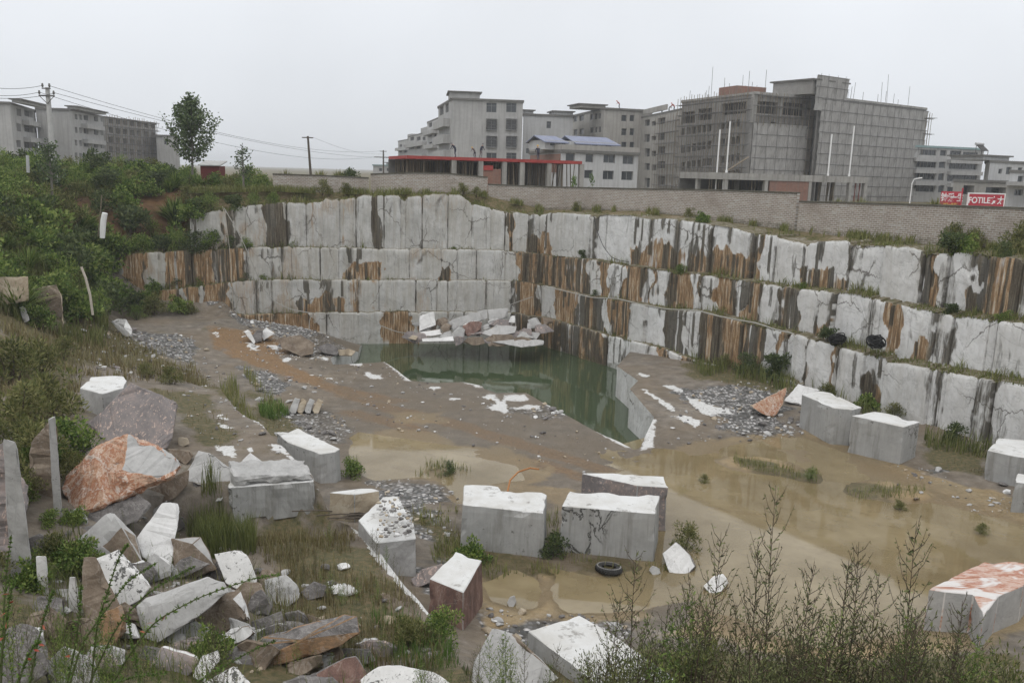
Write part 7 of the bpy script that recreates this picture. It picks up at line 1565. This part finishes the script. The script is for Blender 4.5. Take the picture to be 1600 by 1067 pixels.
# grass on the ledges and along the rim
def ledge_grass():
    X = []; H = []; r = np.random.default_rng(71)
    for k, dens in ((1, 15000), (2, 9000), (3, 9000), (4, 4000)):
        t = TIER[k]; i = r.integers(0, len(t['px']), dens); off = r.uniform(.05, 1.2 if k > 1 else 2.6, dens) ** 1.0; px = t['px'][i]; s = t['s'][i]
        dn = np.interp(px, [150, 420, 520, 830, 950, 1100, 1250, 1400, 1600, 1740], [.95, .8, .35, .3, .55, .6, .5, .75, .9, .9]) if k > 1 else np.interp(px, [290, 450, 560, 640, 760, 850, 1000, 1200, 1400, 1600], [.9, .75, .5, .75, .6, .5, .42, .5, .6, .9])
        dn = dn * np.interp(px, [800, 1000, 1420, 1560], [1, .55, .6, 1]) if k == 1 else dn
        c = fnoise(s * .9, s * 0 + k, 3, 72) > (1 - dn) * .62 + .16 + r.uniform(-.08, .08, dens); i, off, px, s = i[c], off[c], px[c], s[c]
        p = t['top'][i].copy(); p[:, :2] -= t['nrm'][i] * off[:, None]; p[:, 2] += (.10 if k > 1 else .02) * off - .03
        X.append(p); q = fnoise(s * 1.6, s * 0 + 9, 2, 73); H.append((.10 + .40 * r.random(len(i)) ** 2) * (.6 + 1.3 * sstep(.45, .75, q)) * np.interp(px, [150, 900, 1700], [1.15, .85, .75]))
    p = np.concatenate(X); h = np.concatenate(H); blades('ledge_grass', p[:, 0], p[:, 1], p[:, 2], h, .020, L_GRASS, 'grass growing on the ledges and rim of the quarry', .6, .45)
ledge_grass()
def rim_grass():
    r = np.random.default_rng(75); n = 26000; i = r.integers(0, len(RIM_PX) - 1, n); f = r.random(n); w = RIM_W[i] + (RIM_W[i + 1] - RIM_W[i]) * f[:, None]; px = RIM_PX[i]; s = px * .05
    c = fnoise(s * 1.1, s * 0, 3, 76) > np.interp(px, [300, 500, 760, 1000, 1300, 1450, 1600], [.25, .46, .54, .62, .62, .54, .36]) + r.uniform(-.06, .06, n); w, px = w[c], px[c]; v = w[:, :2] / np.linalg.norm(w[:, :2], axis=1)[:, None]; o = r.uniform(.05, 1.1, len(w)) ** 1.3; p = w.copy(); p[:, :2] -= v * o[:, None]
    blades('rim_grass', p[:, 0], p[:, 1], p[:, 2] - .05, (.15 + .5 * r.random(len(w)) ** 2), .022, L_GRASS, 'weeds along the foot of the brick wall', .5, .6)
rim_grass()

# ---- hillside shrubs
HB = 'shrubs massed on the left hillside'
def hill_shrubs():
    r = np.random.default_rng(81); pts = []; tries = 0
    while len(pts) < 210 and tries < 9000:
        tries += 1; px, d = r.uniform(-40, 440), r.uniform(40, 71); q = D(px, 300, d); x, y = float(q[0]), float(q[1])
        if not inpoly(np.array([x]), np.array([y]), LEFT_POLY)[0]: continue
        z = float(h_at(x, y)[0])
        if z < 3.4: continue
        pp = proj(np.array([x, y, z])); bare = 80 < pp[0] < 330 and 300 < pp[1] < 392
        if bare and r.random() < .42: continue
        if any((x - a) ** 2 + (y - b) ** 2 < (1.05 if not bare else 1.6) ** 2 for a, b, _, _, _ in pts): continue
        pts.append((x, y, z, pp[0], pp[1]))
    for x, y, z, px, py in pts:
        u = r.random(); s = r.uniform(1.2, 2.3)
        if py < 322: s = r.uniform(1.2, 2.05)
        if px > 300: s *= .8
        if u < .50: me, l = SH_G[r.integers(4)], 'leafy green shrub in the growth covering the left hillside'
        elif u < .68: me, l = SH_D[r.integers(3)], 'dark green shrub in the growth covering the left hillside'
        elif u < .86: me, l = SH_O[r.integers(3)], 'olive fine leaved shrub in the growth covering the left hillside'
        else: me, l = RD_T[r.integers(2)], 'tall drooping grass clump among the hillside shrubs'
        put(me, 'grass_clump' if u >= .86 else 'shrub', (x, y, z - .1), s, r.uniform(0, 6), l, 'grass clump' if u >= .86 else 'shrub', HB if u < .86 else 'grass clumps on the left hillside', s * r.uniform(.75, 1.15))
hill_shrubs()
def at_hill(px, py, d): q = D(px, py, d); return (float(q[0]), float(q[1]), float(h_at(q[0], q[1])[0]) - .05)
for px, py, d, s, me, lab in ((345, 300, 61, 2.9, RD_T[0], 'big drooping reed clump overhanging the top left corner of the wall'), (118, 262, 57, 2.6, RD_T[1], 'reed clump on the hillside crest below the framed block'), (268, 262, 63, 2.5, RD_T[0], 'reed clump left of the red shed and young tree'), (170, 262, 58, 2.3, RD_T[1], 'reed clump on the crest between the pole and the young tree')):
    put(me, 'reed_clump', at_hill(px, py, d), s, rng.uniform(0, 6), lab, 'reeds', 'reed clumps on the hillside')
# shrubs on the wall ledges
def on_ledge(k, px, off=.3):
    t = TIER[k]; i = int(np.argmin(np.abs(t['px'] - px))); p = t['top'][i]; n = t['nrm'][i]; return (p[0] - n[0] * off, p[1] - n[1] * off, p[2] - .1)
for k, px, s, m in ((2, 330, 1.7, 0), (2, 362, 1.3, 1), (2, 385, 1.0, 0), (2, 300, 1.9, 1), (2, 275, 1.8, 0), (2, 250, 1.5, 1), (2, 215, 1.6, 0), (2, 190, 1.5, 1), (2, 165, 1.8, 0), (2, 455, .7, 0), (2, 710, .45, 0), (3, 200, 1.4, 1), (3, 240, 1.2, 0), (3, 275, 1.1, 1), (3, 310, 1.0, 0), (3, 345, .9, 1), (3, 385, .8, 1), (3, 412, .7, 0), (3, 575, .4, 0), (3, 690, .35, 1), (2, 905, .9, 1), (2, 1060, .7, 0), (3, 925, .7, 1), (3, 1285, 1.0, 2), (1, 1090, .9, 0), (1, 1480, 1.3, 1), (1, 1500, 1.1, 0), (1, 1560, 1.0, 1), (1, 330, 1.6, 0), (1, 365, 1.4, 1), (1, 395, 1.2, 0), (1, 425, 1.0, 0), (1, 299, 1.8, 0), (1, 306, 1.6, 1), (1, 316, 1.5, 0), (2, 1245, .6, 0), (2, 1480, .7, 1), (2, 1560, .7, 0)):
    me = (SH_G, SH_D, SH_D)[m][rng.integers(3)]; wh = ('lower', 'middle', 'upper')[max(0, 3 - k)] if k < 4 else 'lower'; put(me, 'shrub', on_ledge(k, px, rng.uniform(.15, .6)), s * .8, rng.uniform(0, 6), f'{"dark" if m else "green"} shrub rooted on the {wh} ledge of the {"left" if px < 800 else "right"} quarry wall', 'shrub', f'{"dark" if m else "green"} shrubs on the {wh} {"left" if px < 800 else "right"} ledge')
for px, s in ((505, 1.0), (540, .8), (725, .9), (745, .7), (900, .7), (1078, .7), (1490, 1.2), (1520, 1.0), (1595, 1.4)):
    i = int(np.argmin(np.abs(RIM_PX - px))); w = RIM_W[i]; put(SH_O[rng.integers(3)], 'shrub', (w[0] * .985, w[1] * .985, w[2] - .1), s, rng.uniform(0, 6), 'small olive weed bush at the foot of the brick wall', 'bush', 'weed bushes at the foot of the brick wall')
for px, z0, lab in ((895, 276, 'left of two yellow green saplings behind the long brick wall'), (925, 274, 'right of two yellow green saplings behind the long brick wall')):
    q = D(px, z0, 66); put(shrub_mesh(300 + px, L_LIME, 200, .12, 1.0, .7, .6, 9), 'sapling', (q[0], q[1], 8.2), 1.0, 0, lab, 'sapling', None, float(q[2]) - 8.2)
for px, s in ((500, 1.5), (530, 1.4), (447, 1.4), (1345, 1.3), (1310, 1.2), (1462, 1.2)):
    q = D(px, 272 if px < 800 else 318, 68 if px < 800 else 50); put(RD_G[rng.integers(3)], 'grass_clump', (q[0], q[1], float(q[2]) - 1.0 * s + .35), s * 1.1, 0, 'grass clump showing over the top of the brick wall', 'grass clump', 'grass clumps behind the brick wall')
q = D(545, 274, 68); put(SH_D[0], 'shrub', (q[0], q[1], float(q[2]) - 1.1), 1.5, 0, 'dark bush peeping over the left brick wall beside the step', 'bush')
# foot of the left wall and the bank
for px, py, s, me, lab in ((90, 490, 2.0, SH_G[0], 'green bush on the bank beside the leaning tan slab'), (125, 505, 1.7, SH_G[1], 'green bush behind the curved bamboo stem'), (150, 500, 1.8, SH_G[2], 'green bush right of the curved bamboo stem'), (60, 515, 1.3, SH_G[3], 'low green bush in front of the tan slab'), (240, 495, 1.5, SH_O[0], 'olive bush at the foot of the left wall'), (280, 490, 1.2, SH_G[1], 'green bush at the foot of the left wall'), (215, 500, 1.0, SH_G[2], 'small green bush behind the debris topped block'),
    (165, 492, 1.9, SH_D[0], 'dark bush at the left foot of the lower wall, leftmost'), (185, 480, 1.8, SH_G[3], 'green bush against the left end of the lower wall'), (205, 490, 1.6, SH_D[2], 'dark bush under the left end of the lower wall'), (232, 486, 1.3, SH_G[0], 'green bush hanging before the orange lower left wall'), (150, 470, 2.0, SH_G[1], 'green bush between the bamboo stem and the lower wall'), (300, 492, .8, SH_O[1], 'olive bush on the debris at the wall foot'),
    (20, 600, 1.8, SH_O[1], 'feathery olive bush at the left edge of the bank'), (60, 590, 1.5, SH_O[2], 'feathery olive bush right of the left edge'), (85, 660, 1.7, SH_O[0], 'feathery olive bush above the flecked boulder'), (30, 680, 1.6, SH_O[1], 'feathery bush behind the tall standing slab'), (110, 720, 1.2, SH_G[0], 'green bush between the standing slab and orange boulder'), (55, 740, 1.3, SH_O[2], 'feathery bush left of the orange boulder'), (100, 560, 1.0, SH_O[1], 'olive bush on the stony bank'), (230, 590, .7, SH_O[2], 'small weed bush above the flecked boulder, left'), (268, 600, .8, SH_O[0], 'small weed bush above the flecked boulder, right'), (222, 640, .6, SH_O[0], 'weed bush behind the flecked boulder'),
    (1395, 655, .8, SH_O[1], 'weed bush at the foot of the right wall joint'), (1490, 690, .8, SH_D[0], 'dark weed bush under the big pale wall blocks'), (1170, 585, 1.2, SH_D[1], 'dark bush at the foot of the brown stained wall'), (1215, 590, 1.3, SH_D[2], 'dark bush where the brown wall meets the pale blocks'), (1130, 575, .8, SH_O[0], 'olive bush on the rock shelf by the pond'), (1355, 640, .8, SH_G[1], 'green bush behind the right blocks'), (1290, 620, .7, SH_O[2], 'weed bush left of the two right blocks'),
    (550, 745, .7, SH_G[3], 'green bush beside the long white block'), (865, 870, .7, SH_D[0], 'dark bush between the two big middle blocks'), (735, 880, .7, SH_G[1], 'green weed bush before the notched block'), (1070, 860, .8, SH_O[0], 'olive weed bush behind the white capped boulder'), (700, 740, .5, SH_D[1], 'small weed tuft in the left puddle'), (1265, 748, .45, SH_G[2], 'small green tuft in the muddy pool'), (1100, 755, .35, SH_O[0], 'small weed tuft on the mud right of the brown flanked block'), (1405, 803, .4, SH_O[1], 'small weed tuft far out in the muddy pool'), (1535, 835, .4, SH_O[2], 'small weed tuft in the pool above the striped block'), (690, 1000, .7, SH_G[0], 'green bush at the foot of the red block'), (640, 1010, .7, SH_O[1], 'weed bush at the shelf end'), (120, 900, .8, SH_G[3], 'green weeds between the standing slabs'), (330, 1030, .6, SH_G[1], 'mossy green bush in the gap of the tumbled pile')):
    g = ground_hit(px, py); put(me, 'bush', (g[0], g[1], max(g[2], -.02) - .05), s, rng.uniform(0, 6), lab, 'bush', 'bushes on the quarry floor and bank')

# ---- young tree and saplings
def tree(label, px, pbase, ptop, d, w, seed, nl, leaf, limbs, group='trees on the hillside', name='young_tree'):
    r = np.random.default_rng(seed); b = D(px, pbase, d); t = D(px, ptop, d); H = float(t[2] - b[2]); W_ = w / FPX * d; root = empty(name, (float(b[0]), float(b[1]), float(b[2])), 0, label, 'tree', group)
    T = MB(); T.tube([(0, 0, -.8), (.02 * H, 0, H * .3), (-.01 * H, 0, H * .65), (0, 0, H * .97)], [.085, .065, .035, .01], 7); L = Leaves()
    for k in range(limbs):
        z0 = H * (.0 + .84 * (k / limbs) ** 1.15); a = k * 2.4 + r.normal(0, .3); q_ = z0 / H; f = np.interp(q_, [0, .15, .35, .6, .8, 1.0], [.85, 1.0, .86, .50, .24, .07]); ln = W_ * .50 * f * r.uniform(.6, 1.3); e = np.array([math.cos(a) * ln, math.sin(a) * ln, min(H * 1.02, z0 + ln * r.uniform(.5, 1.2) + .05 * H)]); m_ = np.array([math.cos(a) * ln * .55, math.sin(a) * ln * .55, z0 + ln * .3])
        p0 = np.array([0, 0, z0]); T.tube([tuple(p0), tuple(m_), tuple(e)], [.03, .02, .008], 5)
        for j in range(int(nl / limbs)):
            u = r.uniform(.25, 1.08); q = p0 * (1 - u) ** 2 + 2 * m_ * u * (1 - u) + e * u * u; o = r.normal(size=3) * (.05 + .035 * W_ * r.random()); l = leaf * r.uniform(.7, 1.25); L.add(q + o, o + np.array([0, 0, -.02]) + r.normal(size=3) * .08, l, l * .85)
    for sx, sz in ((.0, 1.04), (-.17, .86), (.12, .92), (-.30, .72), (.30, .70)):
        for j in range(int(nl * .012)):
            t_ = r.random(); q = np.array([sx * W_ * t_, r.normal() * .05, H * (.5 + (sz - .5) * t_)]); o = r.normal(size=3) * .10 * (1.3 - t_); L.add(q + o, r.normal(size=3), leaf, leaf * .8)
    for j in range(int(nl * .03)): q = np.array([0, 0, H * r.uniform(.7, 1.0)]); o = r.normal(size=3) * .12; L.add(q + o, r.normal(size=3), leaf, leaf * .8)
    T.build('trunk', M_BARK, root); v, f, lv, _ = L.arrays(r); mesh_np('crown', v, f, L_TREE, {'lv': lv}, parent=root); return root
tree('young broad leaved tree standing alone on the left hillside against the sky', 300, 256, 147, 63, 70, 5, 5200, .17, 40)
tree('thin sparse sapling right of the red shed on the hillside', 380, 280, 227, 62, 34, 9, 300, .15, 12)
tree('leafy sapling standing before the concrete power pole', 80, 285, 218, 54, 46, 12, 700, .15, 14)

# ---- weeds close to the photographer
def weed_mesh(seed, branches=22, leaf=.032, seeds=True, red=False):
    """a unit-high airy weed: one main stem, rising side branches, narrow leaves, seed heads"""
    r = np.random.default_rng(seed); S = MB(); L = Leaves(); pts = [np.array([.03 * math.sin(3 * t + seed) * t, .03 * math.cos(2.3 * t + seed) * t, t]) for t in np.linspace(0, 1, 9)]; S.tube([tuple(p) for p in pts], [.0048 * (1 - .8 * t) for t in np.linspace(0, 1, 9)], 5)
    for k in range(branches):
        t = .22 + .75 * (k + r.random()) / branches; p0 = np.array([np.interp(t, np.linspace(0, 1, 9), [p[i] for p in pts]) for i in range(3)]); a = k * 2.4 + r.normal(0, .4); ln = (.30 * (1 - t) + .05) * r.uniform(.6, 1.25); q = np.array([math.cos(a), math.sin(a), 0]); m_ = p0 + q * ln * .5 + np.array([0, 0, ln * .42]); e = p0 + q * ln * .8 + np.array([0, 0, ln * 1.0]); S.tube([tuple(p0), tuple(m_), tuple(e)], [.0020, .0015, .0008], 3)
        for j in range(max(5, int(ln * 120))):
            u = r.uniform(.1, 1.0); c = p0 * (1 - u) ** 2 + 2 * m_ * u * (1 - u) + e * u * u; d = q * .5 + r.normal(size=3) * .6 + np.array([0, 0, .25]); l = leaf * r.uniform(.45, 1.15) * (1.15 - .55 * t)
            if seeds and r.random() < .33: L.add(c, r.normal(size=3), leaf * .22, leaf * .16, 1)
            else: L.add(c, d, l, l * .24, 0)
    for j in range(40):
        t = r.uniform(.3, 1); c = np.array([np.interp(t, np.linspace(0, 1, 9), [p[i] for p in pts]) for i in range(3)]); L.add(c, r.normal(size=3) + np.array([0, 0, .4]), leaf * r.uniform(.8, 1.4), leaf * .26, 0)
    return plant_mesh('weed', L, S, [M_TWIG, L_WEED, L_SEED], seed)
WEED = [weed_mesh(400 + k, 30 + 4 * k) for k in range(6)]
WEEDG = []
for k in range(3):
    m = weed_mesh(430 + k, 30, .042, False); m.materials[1] = L_GREEN; m.materials[0] = M_STEM; WEEDG.append(m)
def weed(me, px, py, d, label, group='tall weeds in front of the muddy pool', hmin=.8, width=1.0):
    q = D(px, py, d); zg = float(h_at(q[0], q[1])[0]); h = max(hmin, float(q[2]) - zg); o = put(me, 'tall_weed', (q[0], q[1], float(q[2]) - h), min(h, 2.6) * width, rng.uniform(0, 6), label, 'weed', group, h); return o
for px, py, d, m, lab in ((1222, 762, 10.2, 0, 'tallest weed stalk before the pool, its tip above all the others'), (1440, 812, 9.8, 1, 'tall weed stalk with whorled leaves left of the striped block'), (1183, 842, 10.4, 2, 'thin weed just left of the tallest stalk'), (1322, 868, 10.0, 3, 'tall weed midway between the two tallest stalks'), (1118, 828, 10.8, 4, 'slender weed with a forked tip behind the white capped boulder'), (1275, 880, 10.0, 5, 'bushy weed right of the tallest stalk'), (1380, 900, 9.6, 0, 'spreading weed left of the striped block'), (1000, 862, 10.8, 1, 'dark leaved weed stalk beside the tyre'), (1500, 935, 9.4, 2, 'weed crossing the grey side of the striped block'), (960, 930, 10.4, 3, 'weed rising before the near puddle, left of the tyre'), (1070, 905, 10.2, 4, 'weed in front of the white capped boulder'), (1345, 845, 10.3, 5, 'thin weed left of the stalk with whorled leaves')):
    weed(WEED[m], px, py, d, lab)
r_ = np.random.default_rng(91)
for k in range(56):
    px = r_.uniform(900, 1610); top = np.interp(px, [900, 1000, 1080, 1300, 1450, 1620], [1020, 960, 925, 915, 950, 1000]) + abs(r_.normal(0, 55)); g = r_.random() < .14
    weed(WEEDG[r_.integers(3)] if g else WEED[r_.integers(6)], px, min(top, 1060), r_.uniform(8.3, 10.8), 'fresh green weed in the thicket along the bottom right' if g else 'brown green weed in the thicket along the bottom right', 'green weeds in the bottom right thicket' if g else 'brown weeds in the bottom right thicket', width=r_.uniform(.7, 1.1))
THICK = [shrub_mesh(460 + k, (L_WEED, L_OLIVE, L_WEED)[k], 1000, .042, 1.0, .85, .9, 20, True, .3) for k in range(3)]
for k in range(36):
    px = r_.uniform(880, 1620); py = np.interp(px, [880, 1000, 1100, 1300, 1450, 1620], [1045, 1000, 985, 985, 1000, 1030]) + abs(r_.normal(0, 30)); q = D(px, min(py, 1062), r_.uniform(8.6, 10.8)); zg = float(h_at(q[0], q[1])[0]); hh = max(.6, float(q[2]) - zg); g = k % 3 == 1
    put(THICK[k % 3], 'leafy_weed', (q[0], q[1], float(q[2]) - hh), max(.9, hh * .75), r_.uniform(0, 6), 'leafy olive bush low in the thicket along the bottom right' if g else 'leafy dull bush low in the thicket along the bottom right', 'weed', 'leafy olive bushes of the thicket' if g else 'leafy dull bushes of the thicket', hh)
for k in range(22):
    px = r_.uniform(640, 920); weed(WEED[r_.integers(6)] if r_.random() < .6 else WEEDG[r_.integers(3)], px, r_.uniform(985, 1060), r_.uniform(10, 12.5), 'thin weed at the bottom edge before the flat white block', 'weeds at the bottom edge in the middle', width=.8)
# arching stalks at the lower left, close to the lens
def stalk(label, pts, d, red=(), seed=0, head=.45, leaf=.055):
    r = np.random.default_rng(seed + 500); n = len(pts); u = np.linspace(0, n - 1, (n - 1) * 8 + 1); px = np.interp(u, range(n), [p[0] for p in pts]); py = np.interp(u, range(n), [p[1] for p in pts]); k = np.array([.25, .5, .25])
    for _ in range(6): px[1:-1] = np.convolve(px, k, 'valid'); py[1:-1] = np.convolve(py, k, 'valid')
    q = D(px, py, d); c0 = q[0].copy(); q = q - c0; S = MB(); S.tube([tuple(v) for v in q], list(np.linspace(.009, .003, len(q))), 5); L = Leaves(); m = len(q)
    for j in range(int(40 + 14 * m)):
        t = r.uniform(.12, 1); i = int(t * (m - 1)); p = q[i]; tn = q[min(i + 1, m - 1)] - q[max(i - 1, 0)]; tn /= np.linalg.norm(tn) + 1e-9; big = t < 1 - head
        if big and r.random() < .55: continue
        d_ = tn * .8 + r.normal(size=3) * (.6 if big else .75); l = (leaf if big else leaf * .5) * r.uniform(.5, 1.1); L.add(p, d_, l, l * (.26 if big else .4), 0)
    for t in red:
        i = int(t * (m - 1)); L.add(q[i], np.array([r.normal() * .6, -.3, .35 * r.normal()]), leaf * 1.2, leaf * .4, 1)
    me = plant_mesh('arching_stalk', L, S, [M_STEM, L_LIME, L_RED], seed); o = bpy.data.objects.new('arching_stalk', me); COL.objects.link(o); o.location = tuple(map(float, c0)); return tag(o, label, 'weed stalk', 'arching stalks at the lower left')
stalk('arching green stalk pointing right over the long grey block', [(150, 1120), (190, 1040), (240, 970), (316, 930), (400, 902), (438, 897)], 6.2, (.35, .42, .47), 1)
stalk('arching stalk ending before the brown wedge stone', [(100, 1100), (127, 1005), (161, 958), (201, 905), (246, 878)], 6.0, (), 2)
stalk('upright stalk crossing the light grey wedge stone', [(140, 1100), (150, 980), (166, 930), (186, 868), (200, 850)], 6.3, (), 3)
stalk('arching stalk whose tip lies before the squarish brown block', [(120, 1110), (180, 980), (225, 930), (270, 902), (306, 884)], 6.4, (), 4)
stalk('stalk bending right over the small white topped block', [(240, 1120), (300, 1070), (350, 1040), (400, 1012), (432, 1000)], 6.6, (), 5)
stalk('low stalk along the bottom edge of the pile', [(130, 1120), (170, 1070), (210, 1056), (265, 1050)], 6.0, (), 6)
stalk('stalk with red leaves at the left edge', [(-10, 1110), (6, 1000), (14, 940), (22, 905)], 5.6, (.4, .5, .6, .7, .8), 7)
stalk('slanting stalk with red leaves right of the left edge', [(40, 1110), (55, 1020), (70, 960), (84, 920)], 5.8, (.45, .6, .7), 8)
stalk('tall thin stalk before the first standing slab', [(0, 1100), (5, 980), (10, 890), (18, 835)], 6.0, (), 9)
stalk('stalk curving up between the standing slabs', [(95, 1110), (118, 1010), (125, 950), (127, 912)], 6.2, (.3,), 10)
stalk('short stalk at the bottom left corner', [(20, 1120), (30, 1060), (45, 1020), (62, 1000)], 5.4, (.6, .8), 11)
stalk('stalk leaning left by the rust brown face', [(230, 1120), (215, 1050), (205, 1000), (200, 960)], 6.2, (), 12)
for k in range(46):
    px = r_.uniform(-10, 360); weed(WEEDG[r_.integers(3)] if r_.random() < .55 else WEED[r_.integers(6)], px, r_.uniform(950, 1060) if px > 120 else r_.uniform(880, 1050), r_.uniform(7.0, 10.5), 'green weed among the stones at the lower left', 'weeds among the stones at the lower left', .4, .55)
for k in range(26):
    px = r_.uniform(-15, 140); py = r_.uniform(700, 930); g = ground_hit(px, py); put((SH_O + SH_G)[r_.integers(7)], 'bush', (g[0], g[1], g[2] - .05), r_.uniform(.35, .9), r_.uniform(0, 6), 'low weed bush between the standing slabs at the left', 'bush', 'weed bushes between the standing slabs')
for k in range(60):
    px = r_.uniform(390, 690); py = r_.uniform(850, 1060); g = ground_hit(px, py)
    if not inpoly(g[:1], g[1:2], LEFT_POLY)[0]: continue
    put(WEED[r_.integers(6)] if r_.random() < .6 else WEEDG[r_.integers(3)], 'low_weed', (g[0], g[1], g[2] - .03), r_.uniform(.45, .85), r_.uniform(0, 6), 'thin upright weed on the shelf right of the tumbled pile', 'weed', 'weeds on the shelf right of the pile')
# ------------------------------------------------------------------ misty air
hz = MB(); hz.box(-1400, 1400, -30, 2400, -4.5, 34.0)
_hm = bpy.data.materials.new('pale_mist'); _hm.use_nodes = True; _hm.node_tree.nodes.clear()
_ho = _hm.node_tree.nodes.new('ShaderNodeOutputMaterial'); _hv = _hm.node_tree.nodes.new('ShaderNodeVolumePrincipled')
_hv.inputs['Color'].default_value = (.93, .95, .97, 1); _hv.inputs['Density'].default_value = 0.00055; _hv.inputs['Anisotropy'].default_value = 0.0
_hm.node_tree.links.new(_hv.outputs[0], _ho.inputs['Volume'])
tag(hz.build('haze', _hm), 'pale damp mist over the quarry and the town', 'haze', kind='stuff')
